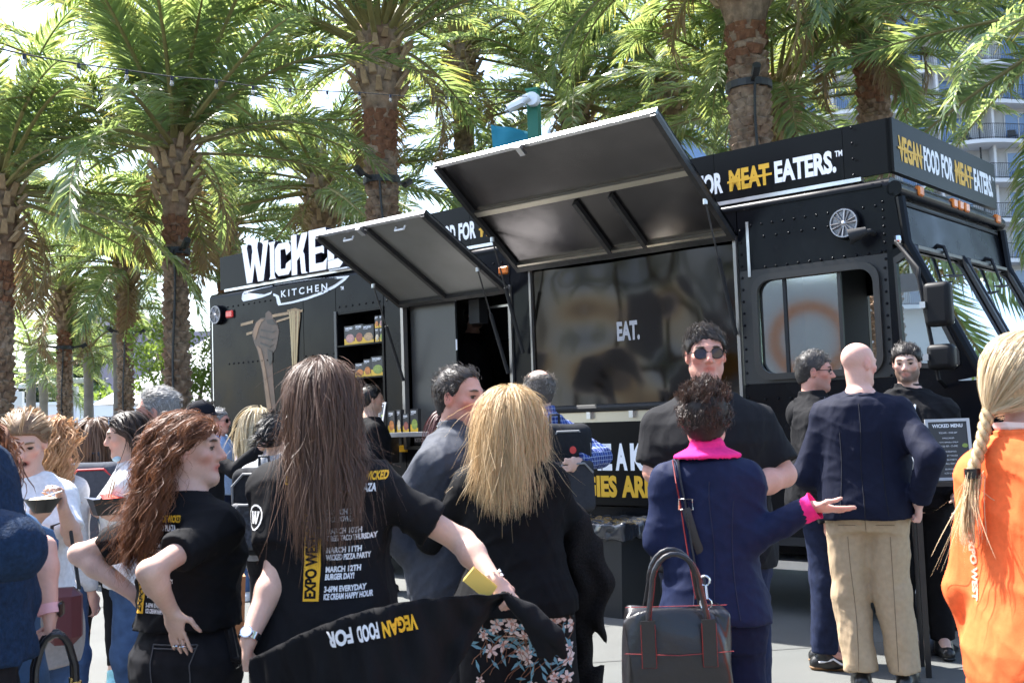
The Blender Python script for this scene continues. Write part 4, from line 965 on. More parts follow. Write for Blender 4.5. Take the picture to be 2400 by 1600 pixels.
for i, (u, w, h, fm, lab) in enumerate([(4.765, .085, .20, food_c[3], "food carton with orange dish beside the small menu"), (4.67, .05, .21, food_c[5], "pale food carton in the middle of the silver tray"), (4.61, .07, .17, food_c[1], "food carton with red print on the silver tray"), (4.53, .085, .21, food_c[4], "dark food carton with avocado picture on the silver tray")]):
    carton(u, -.24 + .02 * i, 1.386, w, h, .05, fm, .06 * i, lab, g="cartons on the silver tray")
# ================================================================ people: signed-distance bodies and clothes, ribbon hair
def nrm(v): v = np.asarray(v, float); return v / (np.linalg.norm(v) + 1e-9)
def smin(a, b, k):
    if k <= 0: return np.minimum(a, b)
    h = np.maximum(k - np.abs(a - b), 0) / k; return np.minimum(a, b) - h * h * k * .25
def smax(a, b, k): return -smin(-a, -b, k)
class Field:
    """list of primitives folded in order with a smooth minimum"""
    def __init__(s): s.p = []; s.post = None
    def put(s, fn, lo, hi, k=.02, op='u'): s.p.append((fn, np.array(lo, float), np.array(hi, float), k, op)); return s
    def cone(s, a, b, ra, rb, k=.02, cut=None, op='u', sq=None):
        a = np.array(a, float); b = np.array(b, float); r = max(ra, rb); ab = b - a; L2 = ab @ ab; L = math.sqrt(L2) + 1e-9; dn = ab / L
        def fn(p):
            t = np.clip(((p - a) @ ab) / (L2 + 1e-9), 0, 1)
            q = p - a - t[:, None] * ab
            d = np.sqrt((q * q).sum(1)) - (ra + (rb - ra) * t)
            if cut is not None: d = np.maximum(d, (p - a) @ dn - cut * L)
            return d
        lo = np.minimum(a, b) - r; hi = np.maximum(a, b) + r
        return s.put(fn, lo, hi, k, op)
    def ell(s, c, r, k=.02, rot=None, op='u'):
        c = np.array(c, float); r = np.array(r, float); m = r.max(); mn = r.min()
        def fn(p):
            q = p - c
            if rot is not None: q = q @ rot
            k0 = np.sqrt(((q / r) ** 2).sum(1)); k1 = np.sqrt(((q / (r * r)) ** 2).sum(1)) + 1e-9
            return k0 * (k0 - 1) / k1
        return s.put(fn, c - m, c + m, k, op)
    def loft(s, prof, xf=None, k=.02, zc=None, infl=0., pw=2.3, op='u', zlo=None, zhi=None):
        """prof rows (z, halfwidth, halfdepth, ycentre[, xcentre]); capped to [zlo,zhi]"""
        A = np.array([tuple(q) + (0,) * (5 - len(q)) for q in prof], float)
        z0 = A[0, 0] if zlo is None else zlo; z1 = A[-1, 0] if zhi is None else zhi
        def fn(p):
            q = p if xf is None else xf(p)
            z = q[:, 2]; w = np.interp(z, A[:, 0], A[:, 1]) + infl; dd = np.interp(z, A[:, 0], A[:, 2]) + infl
            yc = np.interp(z, A[:, 0], A[:, 3]); xc = np.interp(z, A[:, 0], A[:, 4])
            u = np.abs((q[:, 0] - xc) / w) ** pw + np.abs((q[:, 1] - yc) / dd) ** pw
            d = (u ** (1 / pw) - 1) * np.minimum(w, dd)
            return np.maximum(d, np.maximum(z0 - z, z - z1))
        m = A[:, 1].max() + infl + .12
        return s.put(fn, (-m, -m, z0), (m, m, z1), k, op)
    def ev(s, P, margin=.08):
        d = np.full(len(P), 1.0)
        for fn, lo, hi, k, op in s.p:
            m = np.all((P > lo - margin) & (P < hi + margin), axis=1)
            if not m.any(): continue
            v = fn(P[m])
            if op == 'u': d[m] = smin(d[m], v, k)
            else: d[m] = smax(d[m], -v, k)
        if s.post is not None: d = s.post(P, d)
        return d
    def ev_blocks(s, P, C, half, margin=.08):
        n = len(P) // len(C); d = np.full((len(C), n), 1.0); P3 = P.reshape(len(C), n, 3); mg = margin + half
        for fn, lo, hi, k, op in s.p:
            a, b = lo - mg, hi + mg
            m = np.flatnonzero((C[:, 0] > a[0]) & (C[:, 0] < b[0]) & (C[:, 1] > a[1]) & (C[:, 1] < b[1]) & (C[:, 2] > a[2]) & (C[:, 2] < b[2]))
            if not len(m): continue
            v = fn(P3[m].reshape(-1, 3)).reshape(-1, n)
            d[m] = smin(d[m], v, k) if op == 'u' else smax(d[m], -v, k)
        d = d.ravel()
        if s.post is not None: d = s.post(P, d)
        return d
    def bounds(s):
        lo = np.min([q[1] for q in s.p if q[4] == 'u'], axis=0); hi = np.max([q[2] for q in s.p if q[4] == 'u'], axis=0); return lo - .02, hi + .02
def surf(field, vox):
    lo, hi = field.bounds(); B = 4
    n = np.ceil((hi - lo) / (vox * B)).astype(int) + 1
    # coarse
    g = np.stack(np.meshgrid(*[np.arange(k) for k in n], indexing='ij'), -1).reshape(-1, 3)
    pc = lo + (g + .5) * vox * B - vox * .5
    dc = field.ev(pc, margin=.09)
    act = np.abs(dc) < vox * B * 1.6 + .012 * (field.post is not None)
    N = n * B
    D = np.repeat(np.repeat(np.repeat(np.where(dc < 0, -1., 1.).reshape(n), B, 0), B, 1), B, 2).astype(np.float32)
    gb = g[act]
    off = np.stack(np.meshgrid(*[np.arange(B)] * 3, indexing='ij'), -1).reshape(-1, 3)
    ix = (gb[:, None, :] * B + off[None]).reshape(-1, 3)
    D[ix[:, 0], ix[:, 1], ix[:, 2]] = field.ev_blocks(lo + ix * vox, pc[act], vox * B * .5, margin=.045)
    D[0] = D[-1] = 1; D[:, 0] = D[:, -1] = 1; D[:, :, 0] = D[:, :, -1] = 1
    s = D < 0
    c = np.zeros(tuple(N - 1), np.int8)
    cor = [(a, b, d) for a in (0, 1) for b in (0, 1) for d in (0, 1)]
    sl = lambda arr, a, b, d: arr[a:N[0] - 1 + a, b:N[1] - 1 + b, d:N[2] - 1 + d]
    for q in cor: c += sl(s, *q)
    I, J, K = np.nonzero((c > 0) & (c < 8))
    idx = -np.ones(tuple(N - 1), np.int64); idx[I, J, K] = np.arange(len(I))
    acc = np.zeros((len(I), 3)); cnt = np.zeros(len(I))
    for i, p in enumerate(cor):
        for ax in range(3):
            if p[ax]: continue
            q = list(p); q[ax] = 1
            va = D[I + p[0], J + p[1], K + p[2]]; vb = D[I + q[0], J + q[1], K + q[2]]
            m = (va < 0) != (vb < 0)
            t = np.where(m, va / np.where(va == vb, 1, va - vb), 0)
            pos = np.array(p, float) + t[:, None] * np.eye(3)[ax]
            acc += np.where(m[:, None], pos, 0); cnt += m
    V = lo + (np.stack([I, J, K], 1) + acc / np.maximum(cnt, 1)[:, None]) * vox
    F = []
    for ax in range(3):
        a1, a2 = (ax + 1) % 3, (ax + 2) % 3
        shp = [slice(None)] * 3; sh2 = [slice(None)] * 3
        shp[ax] = slice(0, -1); sh2[ax] = slice(1, None)
        m = s[tuple(shp)] != s[tuple(sh2)]
        e = np.stack(np.nonzero(m), 1)
        e = e[(e[:, a1] > 0) & (e[:, a2] > 0) & (e[:, a1] < N[a1] - 1) & (e[:, a2] < N[a2] - 1)]
        if not len(e): continue
        def cell(d1, d2):
            q = e.copy(); q[:, a1] += d1; q[:, a2] += d2; return idx[q[:, 0], q[:, 1], q[:, 2]]
        quad = np.stack([cell(-1, -1), cell(0, -1), cell(0, 0), cell(-1, 0)], 1)
        flip = ~s[e[:, 0], e[:, 1], e[:, 2]]
        quad[flip] = quad[flip][:, ::-1]
        F.append(quad[(quad >= 0).all(1)])
    return V, np.concatenate(F)
def np_mesh(name, V, F, mats, parent=None, smooth=True, col=None, attr="Col", **kw):
    me = bpy.data.meshes.new(name); nv, nf = len(V), len(F); k = F.shape[1]
    me.vertices.add(nv); me.vertices.foreach_set("co", np.asarray(V, np.float32).ravel())
    me.loops.add(nf * k); me.loops.foreach_set("vertex_index", F.astype(np.int32).ravel())
    me.polygons.add(nf); me.polygons.foreach_set("loop_start", np.arange(0, nf * k, k, dtype=np.int32))
    me.polygons.foreach_set("loop_total", np.full(nf, k, np.int32)) if False else None
    me.update(calc_edges=True)
    if smooth: me.polygons.foreach_set("use_smooth", np.ones(nf, bool))
    for m in (mats if isinstance(mats, (list, tuple)) else [mats]): me.materials.append(m)
    if col is not None:
        a = me.color_attributes.new(attr, 'FLOAT_COLOR', 'POINT'); cc = np.ones((nv, 4), np.float32); cc[:, :3] = col; a.data.foreach_set("color", cc.ravel())
    me.update(); me.validate()
    return link(name, me, parent, **kw)
def wob(seed, amp, freq, n=5, zs=.6):
    r = np.random.default_rng(seed); W = r.standard_normal((n, 3)); W /= np.linalg.norm(W, axis=1)[:, None]
    W *= (freq * (.6 + .9 * r.random((n, 1)))); W[:, 2] *= zs; ph = r.random(n) * 6.28; A = amp * (.5 + r.random(n)) / n * 1.6
    def f(P): 
        s_ = np.sin(P @ W.T + ph + 1.3 * np.sin(P[:, [2, 0, 1]] @ W.T * .45)); return s_ @ A
    return f
def rotm(yaw=0, pitch=0, roll=0):
    return np.array(Euler((pitch, roll, yaw), 'ZXY').to_matrix()) if False else np.array(Matrix.Rotation(yaw, 3, 'Z') @ Matrix.Rotation(pitch, 3, 'X') @ Matrix.Rotation(roll, 3, 'Y'))
def hair_mat(name, c, rough=.5, tw=.25):
    if name in MATS: return MATS[name]
    m = bpy.data.materials.new(name); m.use_nodes = True; MATS[name] = m
    n, l = nodes_of(m); b = n["Principled BSDF"]; out = n["Material Output"]
    a = n.new("ShaderNodeAttribute"); a.attribute_name = "Col"
    l.new(a.outputs['Color'], b.inputs['Base Color']); b.inputs['Roughness'].default_value = rough; b.inputs['Specular IOR Level'].default_value = .45
    tr = n.new("ShaderNodeBsdfTranslucent"); l.new(a.outputs['Color'], tr.inputs[0])
    ms = n.new("ShaderNodeMixShader"); ms.inputs[0].default_value = tw
    l.new(b.outputs[0], ms.inputs[1]); l.new(tr.outputs[0], ms.inputs[2]); l.new(ms.outputs[0], out.inputs[0]); return m
SKIN = attr_mat("skin", "Col", .52, spec=.35, sss=.08, bump=(90, .16, .003))
HAIRM = hair_mat("hair", None)
SK = {'fair': (.60, .38, .30), 'pink': (.62, .36, .29), 'tan': (.46, .27, .19), 'olive': (.50, .31, .22), 'ruddy': (.58, .30, .23)}
PM = [(.455, .15, .105, -.012), (.49, .165, .115, -.018), (.53, .17, .122, -.018), (.60, .155, .108, 0), (.66, .16, .112, .006), (.74, .178, .122, .012), (.785, .172, .105, .002), (.815, .135, .085, -.012), (.84, .08, .066, -.014), (.86, .058, .06, -.010)]
PF = [(.455, .155, .11, -.012), (.49, .175, .122, -.02), (.53, .178, .125, -.02), (.60, .143, .102, 0), (.66, .145, .105, .008), (.725, .155, .128, .026), (.78, .148, .095, .004), (.81, .115, .074, -.010), (.84, .066, .056, -.012), (.86, .05, .05, -.008)]
class Person:
    def __init__(s, name, head_px, Y, face, label, sex='m', build=1.0, skin='fair', floor=0., yaw=0., nod=0., tilt=0., vox=.008, lean=(0, 0), seed=1, H=None, group="people in the crowd", hs=1.0, twist=0.):
        s.sex = sex; s.vox = vox; s.seed = seed; s.rng = np.random.default_rng(seed)
        P = at(*head_px, Y); s.H = H or (P[2] - floor); s.floor = floor; h = s.H
        s.face = R(face); s.root = empty(name, (P[0], P[1], floor), -s.face, label=label, cat="person", group=group)
        s.M = np.array(Matrix.Rotation(-s.face, 3, 'Z')); s.org = np.array([P[0], P[1], floor])
        b = build; s.b = b; s.skin = np.array(SK[skin])
        s.lean = lean
        m = sex == 'm'
        s.prof = [(z * h, w * b * h / 1.72, d * b * h / 1.72, y) for z, w, d, y in (PM if m else PF)]
        s.bx = s._bend
        s.sh = {}; sx = (.170 if m else .146) * (h / 1.75) * (.5 + .5 * b)
        for k, sg in (('L', -1), ('R', 1)): s.sh[k] = s.bend(np.array([sg * sx, -.005, (.776 if m else .778) * h]))
        s.L1 = .175 * h; s.L2 = .152 * h
        hh = (.226 if m else .213) * hs; s.hs = hh / .23
        s.hc = s.bend(np.array([0, .012, h])) - np.array([0, 0, hh / 2]); s.hc = s.hc + np.array([0, 0, 0])
        s.hR = rotm(-yaw, nod, tilt)      # yaw>0 turns to own right; nod<0 looks down
        s.nb = s.bend(np.array([0, -.01, .835 * h]))
        s.elb = {}; s.wri = {}; s.hand = {}
        for k, sg in (('L', -1), ('R', 1)):
            s.elb[k] = s.sh[k] + np.array([sg * .045, -.03, -s.L1 * .97]); s.wri[k] = s.elb[k] + np.array([sg * .01, .07, -s.L2 * .95]); s.hand[k] = ('relax', None, None)
        s.hip = {k: np.array([sg * .088 * b * h / 1.72, -.01, .495 * h]) for k, sg in (('L', -1), ('R', 1))}
        s.kne = {k: np.array([sg * .095 * b, .015, .275 * h]) for k, sg in (('L', -1), ('R', 1))}
        s.ank = {k: np.array([sg * .10 * b, -.02, .052 * h]) for k, sg in (('L', -1), ('R', 1))}
        s.toe = {k: rotm(-sg * .15) @ np.array([0, 1., 0]) for k, sg in (('L', -1), ('R', 1))}
    def _bend(s, P):      # inverse: straighten a point of the leaning body
        t = np.clip((P[:, 2] - .5 * s.H) / (.5 * s.H), 0, 1.3) ; q = P.copy(); q[:, 0] -= s.lean[0] * t; q[:, 1] -= s.lean[1] * t; return q
    def bend(s, p):
        t = min(max((p[2] - .5 * s.H) / (.5 * s.H), 0), 1.3); return p + np.array([s.lean[0] * t, s.lean[1] * t, 0])
    def loc(s, P): return s.M.T @ (np.array(P) - s.org)
    def px(s, x, y, Y): return s.loc(at(x, y, Y))
    def arm(s, k, wrist, hint=(0, -1, -.3), hand='relax', hdir=None, pal=None, elbow=None):
        S_ = s.sh[k]; W = np.array(wrist, float); d = W - S_; D = np.linalg.norm(d); L1, L2 = s.L1, s.L2
        if D > (L1 + L2) * .998: f = D / ((L1 + L2) * .998); L1 *= f; L2 *= f
        if elbow is not None: E = np.array(elbow, float)
        else:
            a = (L1 * L1 - L2 * L2 + D * D) / (2 * D); hgt = math.sqrt(max(0, L1 * L1 - a * a)); dn = d / D
            hv = np.array(hint, float); hv = hv - dn * (hv @ dn); hv = nrm(hv); E = S_ + dn * a + hv * hgt
        s.elb[k] = E; s.wri[k] = W; s.hand[k] = (hand, hdir, pal)
    def to_head(s, P): return (P - s.hc) @ s.hR / s.hs
    def from_head(s, q): return s.hc + s.hR @ (np.array(q, float) * s.hs)
    def legs(s, **kw):
        for k, (kn, an) in kw.items():
            s.kne[k] = np.array(kn, float); s.ank[k] = np.array(an, float)
    # ---------- fields
    def hand_prims(s, F, k):
        pose, hd, pal = s.hand[k]; W = s.wri[k]; fd = nrm(W - s.elb[k]) if hd is None else nrm(hd)
        sg = -1 if k == 'L' else 1
        n = np.array([-sg, 0, 0.]) if pal is None else np.array(pal, float)     # palm normal (towards palm side)
        n = nrm(n - fd * (n @ fd)); t = np.cross(n, fd) * sg * -1.0             # towards thumb
        sc = s.H / 1.75 * (1.0 if s.sex == 'm' else .9)
        C = W + fd * .045 * sc
        rot = np.stack([t, fd, n], 1)
        F.ell(C, np.array([.041, .052, .017]) * sc, .018, rot)
        curl = {'relax': (.25, .45, .3), 'flat': (.05, .1, .05), 'fist': (1.35, 1.5, 1.0), 'grip': (1.0, 1.2, .8), 'pinch': (.7, .9, .6)}[pose]
        for i, (tx, ln) in enumerate(((.030, .074), (.011, .082), (-.009, .076), (-.028, .060))):
            p = C + (t * tx + fd * .042) * sc; a = 0.; spread = (tx * 3.0 if pose == 'flat' else tx * .8)
            for j, (fr, r) in enumerate(((.42, .0088), (.32, .0080), (.26, .0070))):
                a += curl[j] * (1 + .08 * i)
                dv = nrm(fd * math.cos(a) + n * math.sin(a) + t * spread)
                q = p + dv * ln * fr * sc; F.cone(p, q, r * sc, (r - .0008) * sc, .004); p = q
        th = {'flat': .9, 'relax': .55, 'fist': .25, 'grip': .35, 'pinch': .3}[pose]; tn = {'flat': .2, 'relax': .45, 'fist': 1.1, 'grip': 1.0, 'pinch': .9}[pose]
        p = C + (t * .028 - fd * .025) * sc; d1 = nrm(t * (.45 + th * .6) + fd * .7 + n * .35); q = p + d1 * .042 * sc; F.cone(p, q, .0125 * sc, .0105 * sc, .012)
        d2 = nrm(t * th * .4 + fd * (1. if pose != 'fist' else .5) + n * tn - t * (.8 if pose == 'fist' else 0)); q2 = q + d2 * .034 * sc; F.cone(q, q2, .0100 * sc, .0085 * sc, .005)
        q3 = q2 + nrm(d2 + n * .3) * .024 * sc; F.cone(q2, q3, .0088 * sc, .0072 * sc, .004)
        return C, fd, n, t
    def head_prims(s, F):
        h = s.hs; X = s.from_head; r = s.hR; m = s.sex == 'm'
        F.ell(X((0, -.012, .030)), np.array([.075, .096, .084]) * h, .02, r)
        F.ell(X((0, .020, -.030)), np.array([.058 if m else .054, .070, .080]) * h, .025, r)
        for g in (-1, 1):
            F.cone(X((g * (.047 if m else .042), .0, -.062)), X((g * .012, .062, -.096)), .021 * h, .018 * h, .03)
            F.ell(X((g * .043, .056, -.018)), np.array([.022, .022, .018]) * h, .02, r)
        F.cone(X((-.008, .066, -.099)), X((.008, .066, -.099)), .018 * h, .018 * h, .02)
        for g in (-1, 1): F.cone(X((g * .010, .086, .024)), X((g * .044, .070, .022)), .011 * h, .009 * h, .015)
        for g in (-1, 1): F.ell(X((g * .032, .098, .002)), np.array([.019, .020, .012]) * h, .012, r, op='s')
        for g in (-1, 1): F.cone(X((g * .019, .0815, .0075)), X((g * .045, .071, .006)), .0055 * h, .005 * h, .004)
        F.cone(X((0, .085, .014)), X((0, .108, -.028)), .0085 * h, .0125 * h, .014)
        for g in (-1, 1): F.ell(X((g * .012, .095, -.033)), np.array([.009, .011, .008]) * h, .008, r)
        F.cone(X((-.020, .076, -.060)), X((0, .086, -.057)), .005 * h, .007 * h, .01); F.cone(X((.020, .076, -.060)), X((0, .0855, -.057)), .005 * h, .007 * h, .01)
        F.cone(X((-.017, .076, -.068)), X((.017, .0755, -.068)), .0075 * h, .0075 * h, .008)
        F.cone(X((-.022, .088, -.0635)), X((.022, .088, -.0635)), .0032 * h, .0032 * h, .003, op='s')
        for g in (-1, 1):
            F.ell(X((g * .076, -.006, -.006)), np.array([.010, .020, .033]) * h, .008, r)
            F.ell(X((g * .086, -.000, -.004)), np.array([.007, .010, .018]) * h, .006, r, op='s')
        F.cone(s.from_head((0, -.022, -.055)), s.nb, (.056 if m else .047) * h, (.062 if m else .050) * h, .03)
    def body(s, arms=True, brow=(.08, .05, .03), lip=1.0, beard=None, stub=0., hairc=None, eye=True, mouth_open=0., blush=1.0):
        F = Field(); m = s.sex == 'm'; b = s.b ** .6 * s.H / 1.75
        s.head_prims(F)
        if mouth_open: F.ell(s.from_head((0, .088, -.068)), np.array([.016, .02, .004 + .010 * mouth_open]) * s.hs, .004, s.hR, op='s')
        F.loft(s.prof, s.bx, .03)
        for k in 'LR':
            F.cone(s.nb + np.array([0, -.012, -.005]), s.sh[k] + np.array([0, -.005, .02]), .045 * b, .034 * b, .05)
            F.cone(s.sh[k], s.elb[k], (.048 if m else .041) * b, (.040 if m else .034) * b, .03)
            E, W = s.elb[k], s.wri[k]; M_ = E + (W - E) * .3
            F.cone(E, M_, (.041 if m else .036) * b, (.043 if m else .037) * b, .02); F.cone(M_, W, (.043 if m else .037) * b, (.027 if m else .023) * b, .02)
            s.hand_prims(F, k)
            F.cone(s.hip[k], s.kne[k], .083 * b, .056 * b, .03); C_ = s.kne[k] + (s.ank[k] - s.kne[k]) * .3
            F.cone(s.kne[k], C_, .054 * b, .058 * b, .02); F.cone(C_, s.ank[k], .058 * b, .036 * b, .02)
            F.cone(s.ank[k], s.ank[k] + s.toe[k] * .13 + np.array([0, 0, -.035]), .036 * b, .026, .02)
        V, Q = surf(F, s.vox); s.bodyF = F
        q = s.to_head(V); c = np.tile(s.skin, (len(V), 1))
        w3 = wob(s.seed + 5, 1., 60, 5, 1.); rr = s.rng.standard_normal((len(V), 1)) * .02 + .05 * w3(V)[:, None] * np.array([.3, 1., 1.])
        inh = (q[:, 2] > -.13) & (np.abs(q[:, 0]) < .1) & (np.abs(q[:, 1]) < .13)
        def blob(cx, cy, cz, rx, ry, rz): return np.exp(-(((q[:, 0] - cx) / rx) ** 2 + ((q[:, 1] - cy) / ry) ** 2 + ((q[:, 2] - cz) / rz) ** 2)) * inh
        red = (blob(-.045, .06, -.03, .025, .03, .025) + blob(.045, .06, -.03, .025, .03, .025) + blob(0, .108, -.03, .016, .02, .018) + .6 * blob(.08, 0, 0, .02, .03, .04) + .6 * blob(-.08, 0, 0, .02, .03, .04)) * blush
        c = c * (1 + red[:, None] * np.array([.10, -.16, -.16]))
        lp = np.clip(1.6 * (blob(-.01, .086, -.064, .016, .02, .010) + blob(.01, .086, -.064, .016, .02, .010)), 0, 1) * lip
        c = c * (1 - lp[:, None]) + lp[:, None] * s.skin * (np.array([.92, .62, .60]) if s.sex == 'm' else np.array([.85, .46, .46]))
        if mouth_open:
            mo = np.clip(2 * blob(0, .075, -.068, .017, .014, .010), 0, 1); c = c * (1 - mo[:, None]) + mo[:, None] * np.array([.06, .012, .012])
        es = np.clip(blob(-.032, .085, .0, .018, .02, .010) + blob(.032, .085, .0, .018, .02, .010), 0, 1); c = c * (1 - .45 * es[:, None])
        bl = (np.clip(1 - np.abs(np.abs(q[:, 0]) - .032) / .021, 0, 1) * np.clip(1 - np.abs(q[:, 2] - .0235 - .1 * (np.abs(q[:, 0]) - .032)) / .0065, 0, 1) * inh * (q[:, 1] > .05)) ** .5
        c = c * (1 - .85 * bl[:, None]) + .85 * bl[:, None] * np.array(brow)
        if beard is not None or stub:
            bd = np.clip((-.038 - q[:, 2] + .25 * np.maximum(0, .055 - q[:, 1])) / .015, 0, 1) * np.clip((q[:, 1] + .005) / .02, 0, 1) * inh * np.clip((.115 + q[:, 2]) / .02 + .6, 0, 1)
            bd = np.where((q[:, 2] > -.05) & (np.abs(q[:, 0]) < .012), bd * .6, bd) * (1 - lp); w = (.85 if beard is not None else stub)
            bc = np.array(beard if beard is not None else (.12, .1, .09)); c = c * (1 - w * bd[:, None]) + w * bd[:, None] * bc
        if hairc is not None:
            sc_ = np.clip((q[:, 2] - .03 - .6 * np.clip(q[:, 1], -.1, .1)) / .03, 0, 1) * inh; c = c * (1 - sc_[:, None] * .8) + .8 * sc_[:, None] * np.array(hairc)
        o = np_mesh("body", V, Q, SKIN, s.root, col=np.clip(c * (1 + rr), 0, 1))
        if eye:
            for g in (-1, 1):
                q_ = MB(); q_.tube([s.from_head(v_) for v_ in ((g * .013, .0925, .0235), (g * .024, .0915, .0265), (g * .036, .0865, .0275), (g * .050, .0735, .0225))], [.0030, .0038, .0034, .0016], 6); q_.build("eyebrow", mat("brow_%d" % int(1000 * brow[0]), brow, .8), s.root, smooth=True)
                q_ = MB(); q_.tube([s.from_head(v_) for v_ in ((g * .019, .0835, .0040), (g * .031, .0862, .0062), (g * .045, .0770, .0035))], .0016, 5); q_.build("eyelash", mat("lash", (.015, .010, .008), .7), s.root)
                MBe = MB(); MBe.lathe([(.0125 * math.sin(a), -.0125 * math.cos(a)) for a in np.linspace(0.001, math.pi - .001, 9)], n=12, axis='y'); v = np.array(MBe.v); v[:, 1] *= 1
                ang = np.arccos(np.clip(v[:, 1] / .0125, -1, 1)); cc = np.tile((.30, .27, .25), (len(v), 1)); cc[ang < .85] = (.06, .035, .02); cc[ang < .35] = (.01, .01, .01)
                w = (np.array([g * .031, .0712, -.0005]) + v * np.array([1, 1, .62])) * s.hs; w = s.hc + w @ s.hR.T
                me = bpy.data.meshes.new("eye"); me.from_pydata([tuple(x) for x in w], [], MBe.f); me.materials.append(attr_mat("eye_mat", "Col", .15)); a = me.color_attributes.new("Col", 'FLOAT_COLOR', 'POINT')
                c4 = np.ones((len(v), 4), np.float32); c4[:, :3] = cc; a.data.foreach_set("color", c4.ravel()); me.polygons.foreach_set("use_smooth", [True] * len(me.polygons)); link("eye", me, s.root)
        return o
    # ---------- clothes
    def _post(s, F, amp, freq, zs=.6):
        w = wob(s.seed * 13 + len(F.p), amp, freq, 6, zs); r = np.random.default_rng(s.seed + 91); n = 4
        W = r.standard_normal((n, 3)); W /= np.linalg.norm(W, axis=1)[:, None]; W *= freq * (.9 + .9 * r.random((n, 1))); ph = r.random(n) * 6
        def ridge(P):      # narrow creases
            q = np.sin(P @ W.T + ph + 1.6 * np.sin(P[:, [1, 2, 0]] @ W.T * .5)); return -((1 - np.abs(q)) ** 3).sum(1) * amp * .38
        F.post = lambda P, d: d + w(P) + ridge(P)
    def top(s, m, hem=.49, sleeve=.55, infl=.014, name="shirt", neck=.845, amp=.007, freq=22, slim=.5, sl_infl=.014, collar=None, vox=None, flare=0., cuff=None, pad=0.):
        """sleeve: 0..1 upper arm, 1..2 down the forearm"""
        F = Field(); b = s.b ** .6 * s.H / 1.75; mm = s.sex == 'm'; h = s.H
        A = [list(q) for q in s.prof]; wmax = max(q[1] for q in A[4:7])
        for q in A:
            if q[0] < .74 * h:
                t = min(1, (.74 * h - q[0]) / (.2 * h)); q[1] = max(q[1], q[1] * (slim) + wmax * (.97 + flare * t) * (1 - slim)); q[2] = max(q[2], q[2] * slim + A[5][2] * .97 * (1 - slim))
            if q[0] < .62 * h: q[1] += .008; q[2] += .010
        A_ = A; F.loft(A_, s.bx, .02, infl=infl, zlo=hem * h, zhi=neck * h)
        for k in 'LR':
            F.cone(s.nb + np.array([0, -.012, -.022]), s.sh[k] + np.array([0, -.005, .018 + pad]), .045 * b + infl * .6, .034 * b + infl, .05)
            S_, E, W = s.sh[k], s.elb[k], s.wri[k]; r0 = (.050 if mm else .043) * b + sl_infl * .8; r1 = (.041 if mm else .036) * b + sl_infl * (1.2 if sleeve <= 1 else .9)
            if sleeve <= 1: F.cone(S_, E, r0, r1 + .004, .045, cut=sleeve)
            else:
                F.cone(S_, E, r0, r1, .045); F.cone(E, W, r1, (.031 if mm else .026) * b + sl_infl * .9, .025, cut=sleeve - 1)
        if collar: F.cone(s.nb + np.array([0, -.004, -.02]), s.nb + (s.hc - s.nb) * collar[0] + np.array([0, -.012, 0]), collar[1], collar[1] * .93, .012, cut=1.0)
        s._post(F, amp, freq)
        p0 = F.post; 
        V, Q = surf(F, vox or s.vox * 1.15); o = np_mesh(name, V, Q, m, s.root); s.shirt = o; s.shirtF = F
        return o
    def pants(s, m, name="trousers", waist=.60, infl=.012, cuff=.05, amp=.006, freq=26, wide=0., vox=None, taper=1.0):
        F = Field(); h = s.H; b = s.b ** .6 * h / 1.75
        F.loft(s.prof, s.bx, .03, infl=min(infl, .007), zlo=.455 * h, zhi=waist * h)
        for k in 'LR':
            K, A_ = s.kne[k], s.ank[k]; F.cone(s.hip[k], K, .084 * b + infl * .8 + wide * .3, .060 * b + infl * 1.2 + wide * .7, .04)
            F.cone(K, np.array([A_[0], A_[1], cuff * h]), .060 * b + infl * 1.2 + wide * .7, (.047 * b + infl * 1.3) * taper + wide, .03, cut=1.0)
        s._post(F, amp, freq, .8); V, Q = surf(F, vox or s.vox * 1.3); return np_mesh(name, V, Q, m, s.root)
    def shoes(s, m, sole=None, h=.07):
        for k in 'LR':
            F = Field(); a = s.ank[k]; t = s.toe[k]; b = s.H / 1.75
            base = np.array([a[0], a[1], .035 * b]); F.cone(base - t * .045, base + t * .16 * b, .042 * b, .036 * b, .02); F.cone(a + np.array([0, 0, -.0]), base + t * .03, .045 * b, .05 * b, .03, cut=None)
            F.post = lambda P, d: np.maximum(d, .012 - P[:, 2])
            V, Q = surf(F, max(.008, s.vox)); o = np_mesh("shoe", V, Q, m, s.root)
            G = Field(); G.cone(base - t * .048, base + t * .166 * b, .046 * b, .041 * b, .0); G.post = lambda P, d: np.maximum(np.maximum(d, P[:, 2] - .022), -P[:, 2])
            V, Q = surf(G, max(.007, s.vox)); np_mesh("sole", V, Q, sole or m, o)
    # ---------- hair
    def scalp(s, color, line, thick=.010, amp=.003, freq=60, name="hair_cap", vox=None):
        """closed cap of hair over the skull; line(q)->signed mask, >0 keeps hair (head coordinates)"""
        F = Field(); h = s.hs; F.ell(s.from_head((0, -.014, .030)), (np.array([.075, .096, .084]) + thick) * h, .02, s.hR); F.cone(s.from_head((0, -.045, -.02)), s.from_head((0, -.040, -.075)), (.062 + thick * .6) * h, (.050 + thick * .5) * h, .02)
        w = wob(s.seed + 50, amp, freq, 6, 1.0)
        def post(P, d): return smax(d + w(P), -line(s.to_head(P)), .006)
        F.post = post; V, Q = surf(F, vox or max(.004, s.vox * .75)); c = np.tile(color, (len(V), 1)) * (1 + .25 * s.rng.standard_normal((len(V), 1)) * .6)
        return np_mesh(name, V, Q, HAIRM, s.root, col=np.clip(c, 0, 1))
